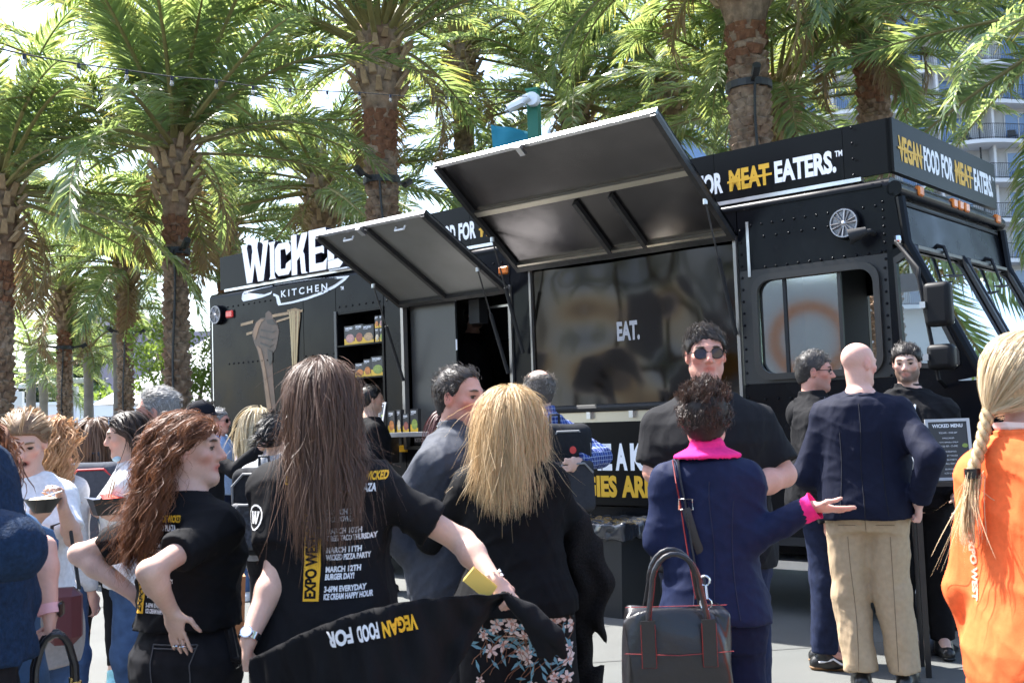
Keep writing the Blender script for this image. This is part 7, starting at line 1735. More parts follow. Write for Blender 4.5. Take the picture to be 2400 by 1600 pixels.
for k in range(64):
    x = rf.uniform(-.22, .22); z = rf.uniform(.12, .58) * p.H; 
    if k < 34: z = rf.uniform(.34, .60) * p.H
    r0 = rf.uniform(.016, .028); a0 = rf.random() * 6
    for j in range(5):
        a = a0 + j * 1.2566; pts = [(0, 0), (r0 * .55 * math.cos(a - .5), r0 * .55 * math.sin(a - .5)), (r0 * math.cos(a - .18), r0 * math.sin(a - .18)), (r0 * math.cos(a + .18), r0 * math.sin(a + .18)), (r0 * .55 * math.cos(a + .5), r0 * .55 * math.sin(a + .5))]
        V = [onleg(x + u, z + v) for u, v in pts]
        if all(v is not None for v in V): fw_.add(V, [(0, 1, 2, 3, 4)])
    V = [onleg(x + .006 * math.cos(a), z + .006 * math.sin(a)) for a in np.linspace(0, 5.5, 7)]
    if all(v is not None for v in V): cen.add([v - np.array([0, .002, 0]) for v in V], [tuple(range(7))])
    for j in range(3):
        a = a0 + 2.1 * j + .6; d = .05; c = (x + d * math.cos(a), z + d * math.sin(a)); b_ = a + rf.normal(0, .5); L_ = rf.uniform(.018, .03)
        pts = [(c[0] - L_ * math.cos(b_), c[1] - L_ * math.sin(b_)), (c[0] + .006 * math.sin(b_), c[1] - .006 * math.cos(b_)), (c[0] + L_ * math.cos(b_), c[1] + L_ * math.sin(b_)), (c[0] - .006 * math.sin(b_), c[1] + .006 * math.cos(b_))]
        V = [onleg(*q_) for q_ in pts]
        if all(v is not None for v in V): lf_.add(V, [(0, 1, 2, 3)])
    P = [onleg(x + .07 * t * math.cos(a0) + .02 * math.sin(5 * t), z - .1 * t) for t in np.linspace(0, 1, 6)]
    if all(v is not None for v in P): st_.tube(P, .0016, 3)
fw_.build("printed_petals", fl_w, tr_, kind="stuff"); lf_.build("printed_leaves", fl_b, tr_, kind="stuff"); st_.build("printed_stems", fl_s, tr_, kind="stuff"); cen.build("printed_centres", mat("flower_centre", (.5, .25, .2), .8), tr_, kind="stuff")
# jacket carried over the arm
o = empty("carried_jacket", tuple(p.org), -p.face, label="black fuzzy jacket hanging over the blonde person's arm", cat="jacket")
F = Field(); E_, W_ = p.elb['R'], p.wri['R']; F.cone(E_ + np.array([-.01, .02, .0]), W_ + np.array([.0, .02, -.0]), .066, .06, .04); F.cone(E_ + np.array([.03, .03, -.02]), E_ + np.array([.085, .05, -.22]), .05, .06, .05); F.cone(E_ + np.array([.03, .04, -.15]), E_ + np.array([.035, .05, -.62]), .055, .042, .05, cut=1); F.cone(E_ + np.array([-.04, .06, -.1]), E_ + np.array([-.02, .08, -.45]), .05, .05, .05)
wv = wob(3, .026, 42, 6, .2); F.post = lambda P, d: d + wv(P); V, Q = surf(F, .010); np_mesh("cloth", V, Q, fabric("fuzzy_black", (.012, .010, .010), noise=(120, .6), bump=(160, .9, .006)), o)
# patterned bag under the other arm
pat = mat("pattern_bag", (.015, .015, .016), .7); n_, l_ = nodes_of(pat); bb = n_["Principled BSDF"]; tc = n_.new("ShaderNodeTexCoord"); vo = n_.new("ShaderNodeTexVoronoi"); vo.feature = 'F1'; vo.inputs['Scale'].default_value = 8; vo.inputs['Randomness'].default_value = .35; l_.new(tc.outputs['Object'], vo.inputs['Vector'])
wv_ = n_.new("ShaderNodeMath"); wv_.operation = 'MULTIPLY'; wv_.inputs[1].default_value = 90; l_.new(vo.outputs['Distance'], wv_.inputs[0]); si = n_.new("ShaderNodeMath"); si.operation = 'SINE'; l_.new(wv_.outputs[0], si.inputs[0])
v2 = n_.new("ShaderNodeTexVoronoi"); v2.feature = 'DISTANCE_TO_EDGE'; v2.inputs['Scale'].default_value = 55; l_.new(tc.outputs['Object'], v2.inputs['Vector']); ml = n_.new("ShaderNodeMath"); ml.operation = 'MULTIPLY_ADD'; ml.inputs[1].default_value = -7; ml.inputs[2].default_value = .55; l_.new(v2.outputs[0], ml.inputs[0]); ad = n_.new("ShaderNodeMath"); l_.new(si.outputs[0], ad.inputs[0]); l_.new(ml.outputs[0], ad.inputs[1])
rp = n_.new("ShaderNodeValToRGB"); rp.color_ramp.elements[0].position = .45; rp.color_ramp.elements[1].position = .55; rp.color_ramp.elements[0].color = (.012, .012, .013, 1); rp.color_ramp.elements[1].color = (.55, .54, .52, 1); l_.new(ad.outputs[0], rp.inputs[0]); l_.new(rp.outputs[0], bb.inputs['Base Color'])
bw = at(1065, 1325, 4.25); o = empty("patterned_tote", (bw[0], bw[1], bw[2]), .15, label="black and white patterned tote bag between the two hair-down people", cat="tote bag")
F = Field()
def tot(P):
    w = .115 + .05 * np.clip(-P[:, 2] / .2, -1, 1); q = np.stack([np.abs(P[:, 0] + .12 * P[:, 2] * 0) - w, np.abs(P[:, 1]) - .05, np.abs(P[:, 2]) - .17], 1) + .03; return np.sqrt((np.maximum(q, 0) ** 2).sum(1)) + np.minimum(q.max(1), 0) - .03
F.put(tot, (-.2, -.08, -.2), (.2, .08, .2)); wv = wob(13, .012, 22); F.post = lambda P, d: d + wv(P); V, Q = surf(F, .010); np_mesh("bag_body", V, Q, pat, o)
for s_ in (-1, 1):
    q = MB(); q.tube([(-.06, s_ * .03, .15), (-.02, s_ * .03, .34), (.06, s_ * .03, .42), (.12, s_ * .03, .34), (.10, s_ * .03, .15)], .010, 6); q.build("handle", leather_b, o, smooth=40)
# ---- 21 navy suit, pink collar
p = Person("person", (1650, 902), 3.65, 8, "person with short dark hair in navy suit and bright pink collar", 'f', .95, 'pink', vox=.006, seed=43, yaw=.1, nod=.05)
p.arm('R', p.px(1903, 1188, 3.5), elbow=p.px(1765, 1262, 3.58), hand='flat', hdir=(.95, .1, -.12), pal=(0, .3, 1)); p.arm('L', p.px(1610, 1330, 3.85), elbow=p.px(1545, 1270, 3.66), hand='relax')
p.body(brow=(.05, .03, .02)); jk = p.top(navy, hem=.515, sleeve=1.9, infl=.022, sl_infl=.012, amp=.008, freq=20, name="jacket", neck=.835, slim=.75, flare=.12, pad=.022); p.pants(fabric("navy_trousers", (.006, .010, .034)), infl=.008, wide=.004); p.shoes(shoe_b)
short_hair(p, (.020, .012, .010), line_full, .03, n=260, color2=(.085, .05, .038), kids=13, flow=(.1, -.3, 1), up=.55, jit=.28, thick=.016, curl=(.005, 14, .6))
F = Field(); nb = p.nb; F.cone(nb + np.array([0, -.005, -.012]), nb + np.array([0, .0, .045]), .072, .060, .01)
def fl(P): q = P - nb; r_ = np.sqrt(q[:, 0] ** 2 + (q[:, 1] * 1.1) ** 2); zz = .046 - .48 * (r_ - .06); return np.maximum(np.abs(q[:, 2] - zz) - .007, np.maximum(r_ - .110, .05 - r_)) + np.where(q[:, 1] > .06, .02, 0)
F.put(fl, nb - np.array([.15, .15, .06]), nb + np.array([.15, .15, .08]), .006); V, Q = surf(F, .005); np_mesh("pink_collar", V, Q, pinkc, p.root)
wr, el = p.wri['R'], p.elb['R']; fdv = nrm(wr - el); q = MB(); q.tube([wr - fdv * .045, wr - fdv * .0, wr + fdv * .012], [.038, .040, .046], 14, cap=False); q.build("pink_cuff", pinkc, p.root, smooth=True)
sm = mat("suit_seam", (.008, .012, .04), .8)
me = jk.data; bvj = BVHTree.FromPolygons([v.co[:] for v in me.vertices], [tuple(f.vertices) for f in me.polygons])
def seam(pts, nm="back_seam", m_=sm, r_=.002):
    P = []
    for x, z in pts:
        h = bvj.ray_cast(Vector((x, -.6, z)), Vector((0, 1, 0)), 1.2); 
        if h[0] is not None: P.append(np.array(h[0]) - np.array([0, .0012, 0]))
    if len(P) > 2: q = MB(); q.tube(P, r_, 4); q.build(nm, m_, jk)
seam([(.0 + .004 * math.sin(z * 20), z) for z in np.linspace(.80 * p.H, .525 * p.H, 30)])
for sg in (-1, 1): seam([(sg * (.09 - .03 * math.sin((z / p.H - .45) * 8)), z) for z in np.linspace(.76 * p.H, .525 * p.H, 26)])
# shoulder strap and bag
bagp = p.px(1585, 1500, 3.25); bw = p.M @ bagp + p.org
o = empty("leather_handbag", (bw[0], bw[1], 0), -.05, label="large black leather handbag with red piping on the navy suit", cat="handbag")
zt = at(1585, 1415, bw[1])[2]; zb = zt - .42
q = MB(); W2, D2 = .155, .075
ring_ = []
for z, kx, ky in ((zb, 1.12, 1.0), (zb + .03, 1.02, 1.05), (zb + .2, 1.0, 1.1), (zt - .1, .99, 1.0), (zt - .01, .97, .55), (zt, .96, .4)):
    for i in range(24):
        a = 2 * math.pi * i / 24; ca, sa = math.cos(a), math.sin(a); ring_.append((W2 * kx * math.copysign(abs(ca) ** .35, ca) + .014 * math.sin(z * 17 + i), D2 * ky * math.copysign(abs(sa) ** .35, sa) + .010 * math.sin(i * 1.1 + z * 19), z + (.018 * math.sin(i * .8) - .014 if z > zt - .05 else 0)))
q.add(ring_, [(j * 24 + i, j * 24 + (i + 1) % 24, (j + 1) * 24 + (i + 1) % 24, (j + 1) * 24 + i) for j in range(5) for i in range(24)] + [tuple(range(24))[::-1], tuple(range(120, 144))]); b_ = q.build("bag_body", leather_b, o, smooth=True); sv = b_.modifiers.new("s", 'SUBSURF'); sv.levels = 1; sv.render_levels = 2
for s_ in (-1, 1):
    P = [(-.085, s_ * D2 * 1.08, zt - .1), (-.082, s_ * D2 * .95, zt - .02)] + [(-.068 * math.cos(a), s_ * D2 * .75, zt + .055 + .095 * math.sin(a)) for a in np.linspace(0, math.pi, 12)] + [(.082, s_ * D2 * .95, zt - .02), (.085, s_ * D2 * 1.08, zt - .1)]
    q = MB(); q.tube(P, .0075, 8); q.build("handle", leather_b, o, smooth=40)
    q = MB(); q.tube([(x + .0075, y, z) for x, y, z in P], .0015, 4); q.build("handle_piping", redtrim, o)
    for x in (-.085, .085):
        q = MB(); q.box(x - .02, x + .02, s_ * (D2 * 1.1), s_ * (D2 * 1.1 + .006), zt - .16, zt - .03); q.build("handle_tab", leather_b, o)
        q = MB(); q.tube([(x - .02, s_ * (D2 * 1.1 + .007), zt - .04), (x - .02, s_ * (D2 * 1.1 + .007), zt - .16), (x + .02, s_ * (D2 * 1.1 + .007), zt - .16), (x + .02, s_ * (D2 * 1.1 + .007), zt - .04)], .0009, 4); q.build("tab_stitch", redtrim, o)
q = MB(); q.tube([(-W2 * .98, -D2 * 1.09, zt - .12), (0, -D2 * 1.13, zt - .128), (W2 * .98, -D2 * 1.09, zt - .12)], .0011, 4); q.build("piping", redtrim, o)
q = MB(); q.tube([(-W2 * .93, -D2 * .45, zt), (W2 * .93, -D2 * .45, zt)], .0011, 4); q.build("piping", redtrim, o)
inv = np.array(o.matrix_basis) if False else None
def toO(Pw): c, s__ = math.cos(.05), math.sin(.05); d = np.array(Pw) - np.array([bw[0], bw[1], 0]); return np.array([d[0] * c - d[1] * s__, d[0] * s__ + d[1] * c, d[2]])
S1 = at(1588, 1085, 3.52); pts = []
for (x_, y_) in ((1588, 1078), (1596, 1130), (1606, 1180), (1618, 1260), (1630, 1330), (1640, 1390)):
    pl_ = p.px(x_, y_, 3.6); h = bvj.ray_cast(Vector((pl_[0], -.6, pl_[2])), Vector((0, 1, 0)), 1.2); pw = np.array(h[0]) - np.array([0, .012, 0]) if h[0] is not None else pl_; pts.append(toO(p.M @ pw + p.org))
end = np.array([W2 * .55, -D2 * .5, zt + .07]); strap = pts + [end]
shp = p.M @ (p.sh['L'] + np.array([.05, 0, .085])) + p.org
q = MB(); q.tube([toO(shp)] + strap, .016, 6, flat=.2, upv=(0, -1, 0)); q.build("shoulder_strap", leather_b, o, smooth=40)
q = MB(); q.tube([v + np.array([-.016, -.004, 0]) for v in [toO(shp)] + strap], .0022, 4); q.build("strap_piping", redtrim, o)
bk_ = strap[2]; q = MB(); q.tube([bk_ + np.array([-.022, -.008, -.015]), bk_ + np.array([.022, -.008, -.015]), bk_ + np.array([.022, -.008, .018]), bk_ + np.array([-.022, -.008, .018]), bk_ + np.array([-.022, -.008, -.015])], .003, 5); q.build("strap_buckle", chrome, o)
q = MB(); q.tube([bk_ + np.array([0, -.012, -.01]), bk_ + np.array([.022, -.02, -.1]), bk_ + np.array([.045, -.015, -.17])], .015, 6, flat=.2, upv=(0, -1, 0)); q.build("strap_tail", leather_b, o, smooth=40)
q = MB(); q.tube([end + np.array([.014 * math.cos(a), 0, .014 * math.sin(a) - .0]) for a in np.linspace(0, 6.28, 13)], .003, 5); q.tube([end + np.array([0, 0, -.012]), end + np.array([.002, -.004, -.05])], .006, 7); q.tube([end + np.array([.016 * math.cos(a), 0, .016 * math.sin(a) - .065]) for a in np.linspace(0, 6.28, 13)], .003, 5); q.build("clip", chrome, o)
# ---- 13 long brown hair, centre foreground
p = Person("person", (752, 853), 3.2, 6, "person with very long brown hair in black printed tee at centre", 'f', 1.16, 'fair', vox=.006, seed=44, lean=(.0, 0.0), nod=.06)
p.arm('L', p.px(583, 1498, 3.02), elbow=p.px(652, 1335, 3.13), hand='fist', hdir=(-.15, .1, -1), pal=(1, .2, 0)); p.arm('R', p.px(1158, 1362, 3.1), elbow=p.px(1085, 1270, 3.22), hand='fist', hdir=(.55, -.2, -.6), pal=(-.6, .5, -.4))
p.body(eye=False); tee = p.top(black, hem=.50, sleeve=.66, infl=.024, sl_infl=.022, amp=.011, freq=20, slim=.45); p.pants(darkdenim, infl=.012); p.shoes(swhite)
long_hair(p, (.055, .027, .018), (.19, .105, .065), .30, n=900, kids=11, width=.0014, nseg=18, grav=.34, curl=(.004, 4, .6), capc=.6, spread=.008, lat=.35, wind=(.05, -.0, 0), stray=.10, lvar=.95, jitter=.08, margin=.008, pull=p.gather(lambda t: .0 + .05 * t, .085))
cc = p.px(800, 1240, 3.15); bandtext(p, tee, (cc[0], -.1, cc[2] + .02), (1, 0, .02), (.03, 0, 1), (0, -1, 0), 1.02)
sl = p.sh['L'] + (p.elb['L'] - p.sh['L']) * .30; W_logo(p, tee, sl + np.array([-.012, 0, 0]), (1, -.35, 0), (0, 0, 1), (-.35, -1, 0), .036)
wr, el = p.wri['L'], p.elb['L']; fdv = nrm(wr - el); c = wr - fdv * .008
watch = empty("wristwatch"); watch.parent = p.root
for k in range(5):
    q = MB(); q.tube([c + fdv * (-.010 + .004 * k), c + fdv * (-.0068 + .004 * k)], .0305, 16); q.build("bracelet_link", chrome, watch, smooth=40)
vn = nrm(np.array([-.1, -1, .1]) - fdv * (np.array([-.1, -1, .1]) @ fdv)); q = MB(); q.tube([c + vn * .026, c + vn * .036], .0165, 20); q.build("case", chrome, watch, smooth=40)
q = MB(); q.tube([c + vn * .0362, c + vn * .0368], .0135, 18); q.build("dial", wprint, watch)
q = MB(); 
for k in range(9):
    a = k / 9 * 6.28; wr2 = p.wri['R']; f2 = nrm(wr2 - p.elb['R']); u_ = nrm(np.cross(f2, (0, 0, 1))); v_ = np.cross(f2, u_); cc_ = wr2 - f2 * .01 + .03 * (math.cos(a) * u_ + math.sin(a) * v_); q.lathe([(.001, -.006), (.006, 0), (.001, .006)], n=6, c=tuple(cc_))
q.build("bead_bracelet", whitev, p.root, kind="stuff")
# yellow card in her right hand
yc = p.M @ p.px(1130, 1372, 3.02) + p.org; o = empty("yellow_card", tuple(yc), .35, label="folded yellow card gripped in the long-haired person's hand", cat="card"); o.rotation_euler = (.15, .72, .3)
for k in range(2):
    q = MB(); q.box(-.05, .035, -.002 + .006 * k, .002 + .006 * k, -.022 + .003 * k, .022 + .003 * k); q.build("sheet", mat("card_yellow", (.8, .55, .12), .7), o)
# black tee she stretches behind her back
A = at(585, 1545, 2.93); B = at(1190, 1392, 3.0); o = empty("held_shirt", (0, 0, 0), label="black tee stretched between both hands of the long-haired person", cat="t-shirt")
o.location = tuple(A); q = MB(); nx, nz = 44, 20; V = []
for j in range(nz + 1):
    for i in range(nx + 1):
        s_ = i / nx; t = j / nz
        top = A + (B - A) * s_; sag = .07 * math.sin(math.pi * s_) ; nar = (.10 + .90 * math.sin(math.pi * min(1, max(0, s_ * .96 + .02))) ** .5) * (1 - .86 * max(0, (s_ - .5) / .5))
        pt_ = top + np.array([0, -.0, sag]) + np.array([.02 * t * (s_ - .5), -.14 * math.sin(math.pi * s_) + .04 * t * math.sin(s_ * 9) + .016 * math.sin(s_ * 31 + 5 * t) * (.25 + t) + .010 * math.sin(s_ * 67 - 7 * t), -t * .42 * nar - .02 * math.sin(s_ * 11) * t]); V.append(pt_ - A)
q.add(V, [(j * (nx + 1) + i, j * (nx + 1) + i + 1, (j + 1) * (nx + 1) + i + 1, (j + 1) * (nx + 1) + i) for j in range(nz) for i in range(nx)]); cl = q.build("cloth", black, o, smooth=True); sd_ = cl.modifiers.new("t", 'SOLIDIFY'); sd_.thickness = .004; sd_.offset = 1
me = cl.data; bvc = BVHTree.FromPolygons([v.co[:] for v in me.vertices], [tuple(f.vertices) for f in me.polygons])
def cl_text(body, px0, px1, h, m_):
    q = MB(); a0 = at(*px0, 2.85); a1 = at(*px1, 2.85); rt_ = nrm(a1 - a0); w_ = np.linalg.norm(a1 - a0); up_ = nrm(np.cross(rt_, (0, 1, 0))); up_ = up_ if up_[2] < 0 else -up_
    def fn(a, b):
        P = a0 + rt_ * a + up_ * b - A; h_ = bvc.ray_cast(Vector(P - np.array([0, .3, 0])), Vector((0, 1, 0)), .9); return tuple(np.array(h_[0]) - np.array([0, .006, 0])) if h_[0] is not None else tuple(P)
    text_on(q, body, fn, h, width=w_, m=m_, bold=.045); q.build("lettering", m_, o)
cl_text("VEGAN", (975, 1437), (898, 1452), .036, yprint); cl_text("FOOD", (888, 1453), (838, 1464), .036, wprint); cl_text("FOR", (826, 1466), (768, 1478), .036, wprint)
# bundled end beyond her right hand
F = Field(); B0 = np.zeros(3); rr_ = np.random.default_rng(2)
for k in range(7):
    a_ = np.array([.004 * k - .012, .01 * (k % 3), -.006 * k]); m_ = np.array([.05 + .012 * k, .012 * ((k * 2) % 3), -.045 - .012 * k]); e_ = np.array([.07 + .012 * k, .01, -.13 - .012 * ((k * 3) % 5)]); F.cone(a_, m_, .012, .019, .010); F.cone(m_, e_, .019, .014, .010)
wv = wob(21, .008, 75, 6, .25); F.post = lambda P, d: d + wv(P); V, Q = surf(F, .007); np_mesh("gathered_end", V + (B - A), Q, black, o)
# ================================================================ street furniture and hanging things
# string lights
A = at(-60, 108, 6.6); B = at(1320, 232, 14.5); cu = MB(); n = 60
def cat_(t): return A + (B - A) * t + np.array([0, 0, -.35 * 4 * t * (1 - t)])
# bulbs listed by their place in the photo
sl_ = empty("string_light_cable", tuple(A), label="black festoon cable sagging across the palms at upper left", cat="string lights")
bulbs = [(57, 128), (184, 150), (297, 165), (403, 180), (507, 188), (593, 203), (680, 209), (767, 214), (842, 217), (915, 223), (980, 228), (1045, 228), (1103, 229), (1163, 229)]
pts = []; bw_ = []
for i, (bx, by) in enumerate([(-60, 100)] + bulbs + [(1235, 226)]):
    Y = 6.0 + (13.2 - 6.0) * (i / 15.); pts.append(at(bx, by, Y) - A); bw_.append(Y)
q = MB(); q.tube(pts, .005, 5); q.build("cable", rubber, sl_)
gl_b = glass_mat("bulb_glass", (.95, .93, .88), .12)
for i, (bx, by) in enumerate(bulbs):
    o = empty("light_bulb", tuple(pts[i + 1] + A), label="clear bulb in black socket, number %s along the festoon cable from the left" % ["one", "two", "three", "four", "five", "six", "seven", "eight", "nine", "ten", "eleven", "twelve", "thirteen", "fourteen"][i], cat="light bulb", group="festoon bulbs"); o.scale = (.6, .6, .6)
    q = MB(); q.lathe([(.001, .01), (.017, .008), (.02, -.02), (.019, -.045)], n=10); fixn(q.build("socket", mat("socket_black", (.012, .012, .03), .5), o, smooth=50))
    q = MB(); q.lathe([(.014, -.045), (.022, -.065), (.028, -.09), (.024, -.112), (.001, -.122)], n=12); fixn(q.build("glass", gl_b, o, smooth=True))
    q = MB(); q.tube([(-.006, 0, -.05), (-.008, 0, -.09), (.008, 0, -.09), (.006, 0, -.05)], .002, 4); q.build("filament", mat("filament", (.6, .45, .2), .3, metal=1.), o)
# green pole with camera and banner
gp = at(1254, 330, 14.0); gm = mat("pole_green", (.012, .14, .085), .5); o = empty("green_pole", (gp[0], gp[1], 0), R(-20), label="dark green square post behind the big hatch", cat="post")
ztop = at(1246, 212, 14.)[2]
q = MB(); q.box(-.07, .07, -.07, .07, 0, ztop - .02); q.build("shaft", gm, o); q = MB(); q.box(-.085, .085, -.085, .085, ztop - .02, ztop + .01); q.build("cap", gm, o)
q = MB(); q.tube([(0, 0, ztop - .62), (-.55, 0, ztop - .42)], .015, 6); q.build("banner_arm", gm, o)
o2 = empty("security_camera", (gp[0] - .0, gp[1] - .1, ztop - .16), R(-20), label="white bullet security camera mounted on the green post", cat="camera")
q = MB(); q.lathe([(.001, -.1), (.085, -.098), (.09, -.05), (.09, .0), (.07, .03)], n=18, axis='y'); fixn(q.build("mount", whitev, o2, smooth=50))
q = MB(); q.tube([(-.02, -.12, .02), (-.16, -.13, -.05), (-.3, -.14, -.11)], [.05, .058, .06], 14); q.build("housing", whitev, o2, smooth=40); q = MB(); q.tube([(-.3, -.14, -.11), (-.312, -.141, -.116)], .052, 14); q.build("lens", frame_k, o2)
q = MB(); q.box(-.36, -.1, -.2, -.08, -.045, -.035); q.xf(Matrix.Rotation(-.3, 4, 'Y')); q.build("sun_shield", whitev, o2)
bt = mat("banner_teal", (.015, .20, .27), .75, bump=(3, .3, .05)); TLc = at(1150, 292, 14.); TRc = at(1243, 308, 14.); BLc = at(1160, 400, 14.); BRc = at(1240, 400, 14.); o3 = empty("teal_banner", tuple(TLc), label="teal cloth banner hanging from the green post", cat="banner")
q = MB(); nx, nz = 10, 8; V = []
for j in range(nz + 1):
    for i in range(nx + 1):
        s_, t = i / nx, j / nz; P = (TLc * (1 - s_) + TRc * s_) * (1 - t) + (BLc * (1 - s_) + BRc * s_) * t; V.append(P - TLc + np.array([0, .03 * math.sin(s_ * 9 + t * 4), 0]))
q.add(V, [(j * (nx + 1) + i, j * (nx + 1) + i + 1, (j + 1) * (nx + 1) + i + 1, (j + 1) * (nx + 1) + i) for j in range(nz) for i in range(nx)]); cl = q.build("cloth", bt, o3, smooth=True); sd_ = cl.modifiers.new("t", 'SOLIDIFY'); sd_.thickness = .004
# stanchion and belt
sp = gnd(2168, 1520); o = empty("stanchion_post", (sp[0], sp[1], 0), label="black crowd-control stanchion beside the khaki trousers", cat="stanchion")
stb = mat("stanchion_black", (.010, .010, .011), .32, coat=.2)
q = MB(); q.lathe([(.19, 0), (.19, .012), (.17, .022), (.08, .045), (.05, .085), (.036, .13), (.033, .15)], n=32); fixn(q.build("base", stb, o, smooth=50))
q = MB(); q.lathe([(.032, .14), (.032, .93), (.03, .94)], n=20); fixn(q.build("shaft", stb, o, smooth=50)); q = MB(); q.lathe([(.04, .90), (.042, .92), (.042, .985), (.03, 1.0), (.001, 1.003)], n=20); fixn(q.build("head", stb, o, smooth=50))
P1 = at(1965, 1228, sp[1] - .25); q = MB(); a = np.array([0, -.04, .955]); b_ = np.array([P1[0] - sp[0], P1[1] - sp[1], P1[2]]); q.tube([a, (a + b_) / 2 + np.array([0, 0, -.02]), b_], .025, 4, flat=1.0) if False else None
be = MB(); 
def belt(a, b_):
    V = []; 
    for t in np.linspace(0, 1, 9):
        c = a + (b_ - a) * t + np.array([0, 0, -.03 * math.sin(math.pi * t)]); V += [c + np.array([0, 0, .024]), c - np.array([0, 0, .024])]
    be.add(V, [(2 * i, 2 * i + 1, 2 * i + 3, 2 * i + 2) for i in range(8)])
belt(a, b_); P2 = at(2480, 1120, sp[1] + .3); belt(a, np.array([P2[0] - sp[0], P2[1] - sp[1], P2[2]])); bo = be.build("belt", mat("belt_black", (.010, .010, .014), .7), o); sd_ = bo.modifiers.new("t", 'SOLIDIFY'); sd_.thickness = .002
# framed menu beside the cab, on a podium
mp = at(2182, 1122, 6.05); pw = empty("menu_podium", (mp[0] + .17, mp[1] + .14, 0), -.25, label="small black podium table carrying the framed menu", cat="podium")
q = MB(); q.box(-.24, .24, -.2, .16, mp[2] - .04, mp[2] - .015); q.build("top", stb, pw)
for (x, y) in ((-.2, -.15), (.2, -.15), (-.2, .12), (.2, .12)):
    q = MB(); q.box(x - .015, x + .015, y - .015, y + .015, 0, mp[2] - .04); q.build("leg", stb, pw)
menu_board((mp[0], mp[1] + .02, mp[2] - .012), -.12, .12, .235, .335, "black-framed menu on the podium beside the orange sweatshirt")
o = empty("plastic_bag", (mp[0] - .05, mp[1] + .05, mp[2] - .01), label="crumpled clear plastic bag beside the framed menu", cat="plastic bag")
F = Field(); F.ell((0, 0, .07), (.05, .05, .085), .01); wv = wob(4, .02, 60); F.post = lambda P, d: d + wv(P); V, Q = surf(F, .009); np_mesh("film", V, Q, mat("film", (.6, .65, .7), .15, spec=.8), o, smooth=False)
# trash can with clear liner under the fold panel
tp = tw_(2.15, -.42, 0); o = empty("trash_can", (tp[0], tp[1], 0), -TYAW, label="black square trash can with plastic liner under the truck lettering", cat="trash can")
tcm = mat("bin_black", (.018, .02, .022), .55, noise=(6, .15)); q = MB(); q.add([(-.27, -.25, 0), (.27, -.25, 0), (.27, .22, 0), (-.27, .22, 0), (-.33, -.3, .64), (.33, -.3, .64), (.33, .26, .64), (-.33, .26, .64)], [(3, 2, 1, 0), (0, 1, 5, 4), (1, 2, 6, 5), (2, 3, 7, 6), (3, 0, 4, 7)]); q.build("body", tcm, o)
q = MB(); q.tube([(-.33, -.3, .64), (.33, -.3, .64), (.33, .26, .64), (-.33, .26, .64), (-.33, -.3, .64)], .018, 6); q.build("rim", tcm, o)
F = Field()
def lin(P): q = np.stack([np.abs(P[:, 0]) - .345, np.abs(P[:, 1] + .02) - .29, np.abs(P[:, 2] - .625) - .055], 1); return np.sqrt((np.maximum(q, 0) ** 2).sum(1)) + np.minimum(q.max(1), 0) - .006
F.put(lin, (-.4, -.4, .5), (.4, .4, .75)); wv = wob(5, .012, 45); F.post = lambda P, d: d + wv(P); V, Q = surf(F, .014); np_mesh("liner", V, Q, mat("liner", (.03, .033, .04), .15, spec=.8), o, smooth=True)
# cardboard boxes by the truck's rear
for i, (px, py, w, h, lab) in enumerate([(545, 1310, .3, .34, "brown cardboard box on the ground beside navy trousers"), (566, 1300, .24, .3, "smaller cardboard box with green print near the backpack")]):
    P = gnd(px, py); o = empty("cardboard_box", (P[0], P[1], 0), .3 * i, label=lab, cat="box", group="cardboard boxes by the truck")
    q = MB(); q.box(-w / 2, w / 2, -w / 2, w / 2, 0, h, bev=.004); q.build("carton", mat("cardboard", (.36, .22, .12), .85, noise=(12, .1)), o)
    q = MB(); q.box(-.025, .025, -w / 2 - .002, w / 2 + .002, h - .05, h + .001); q.build("tape", mat("tape", (.45, .32, .18), .4), o)
    q = MB(); q.box(-w * .2, w * .2, -w / 2 - .003, -w / 2 - .001, h * .3, h * .5); q.build("printed_mark", mat("print_g", (.05, .2, .05), .7) if i else mat("print_r", (.4, .03, .02), .7), o)
# brown bag carried behind the curly-haired person
P = at(548, 1430, 6.5); o = empty("brown_paper_bag", tuple(P), .3, label="brown paper bag hanging behind the curly auburn hair person", cat="bag"); q = MB(); q.add([(-.05, -.06, -.2), (.05, -.06, -.2), (.05, .06, -.2), (-.05, .06, -.2), (-.065, -.08, .2), (.065, -.08, .2), (.065, .08, .2), (-.065, .08, .2)], [(3, 2, 1, 0), (0, 1, 5, 4), (1, 2, 6, 5), (2, 3, 7, 6), (3, 0, 4, 7), (4, 5, 6, 7)]); q.build("paper", mat("kraft", (.36, .16, .07), .85, noise=(10, .15)), o)
q = MB(); q.tube([(-.04, 0, .2), (0, 0, .33), (.04, 0, .2)], .005, 5); q.build("handle", mat("kraft", (.36, .16, .07)), o)
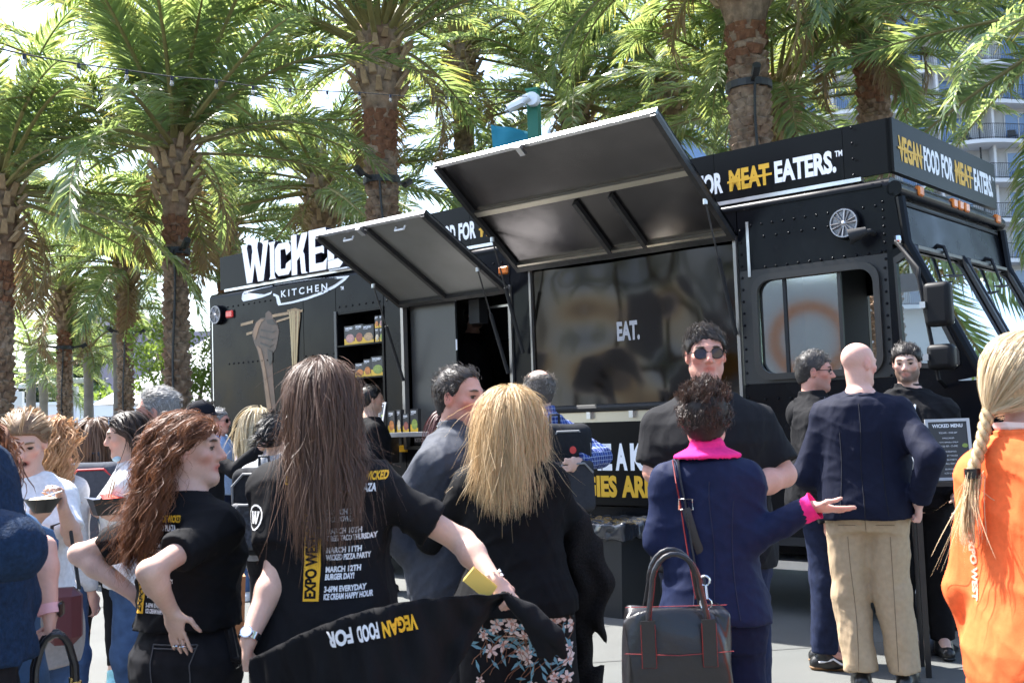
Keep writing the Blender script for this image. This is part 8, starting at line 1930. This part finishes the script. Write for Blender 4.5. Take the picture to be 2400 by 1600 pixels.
# --- box truck mirrored in the cab glass; unseen hall and palms added for reflections
wb = empty("white_box_truck", (-6.6, 3.4, 0), R(112), label="white box truck with orange ring graphic reflected in the cab window", cat="truck")
wm = mat("box_white", (.78, .78, .77), .45); q = MB(); q.box(-4, 2.6, 0, 2.3, .75, 3.5); q.build("box_body", wm, wb)
q = MB(); q.box(2.7, 4.3, .1, 2.2, .6, 2.4, bev=.1); q.build("cab", wm, wb)
orr = mat("ring_orange", (.85, .25, .03), .45)
q = MB(); n = 30; V = [(.6 + r_ * math.cos(a), -.005, 2.55 + r_ * math.sin(a)) for r_ in (.62, .45) for a in np.linspace(0, 2 * math.pi, n + 1)[:-1]]; q.add(V, [(i, (i + 1) % n, n + (i + 1) % n, n + i) for i in range(n)]); q.build("ring_graphic", orr, wb)
q = MB(); q.box(-4, 2.6, -.006, -.002, .8, 1.75); q.build("amber_band", mat("band_amber", (.8, .38, .03), .45), wb)
q = MB(); text_on(q, "lounge", lambda a, b: (-3.4 + a, -.006, 1.75 + b), .32, width=1.7, m=orr, bold=.01, xs=.8); q.build("lettering", mat("let_red", (.7, .08, .05), .5), wb)
for (x, y) in ((-2.8, .2), (-2.8, 2.1), (3.4, .2), (3.4, 2.1)):
    q = MB(); q.lathe([(.25, -.12), (.42, -.12), (.44, 0), (.42, .12), (.25, .12)], n=24, axis='y', c=(x, y, .44)); fixn(q.build("wheel", rubber, wb, smooth=50))
hall = empty("convention_hall", (4, -26, 0), 0, label="broad pale hall building behind the photographer", cat="building")  # unseen building, added so the truck mirrors less bright sky
q = MB(); q.box(-40, 40, -10, 0, 0, 9); q.build("wall", mat("hall_wall", (.34, .31, .28), .85, noise=(.5, .08)), hall)
for i in range(16):
    q = MB(); q.box(-38 + i * 4.8, -35 + i * 4.8, -.02, .05, 1, 6); q.build("window", hg, hall)
for i, (x, y) in enumerate(((-10.5, -1.5), (-12, 5.5), (8, -3), (-3.5, -7))):  # out-of-view palms, added for what they reflect and shade
    palm("date_palm", (x, y), 5.6, .2, 300 + i, ["date palm behind the white box truck", "date palm beside the white box truck", "date palm behind the photographer on the right", "date palm behind the photographer on the left"][i], nf=40, near=False, scale=1.0, fr=(-25, 75), stubs=False)
bpy.data.scenes.remove(TMP)
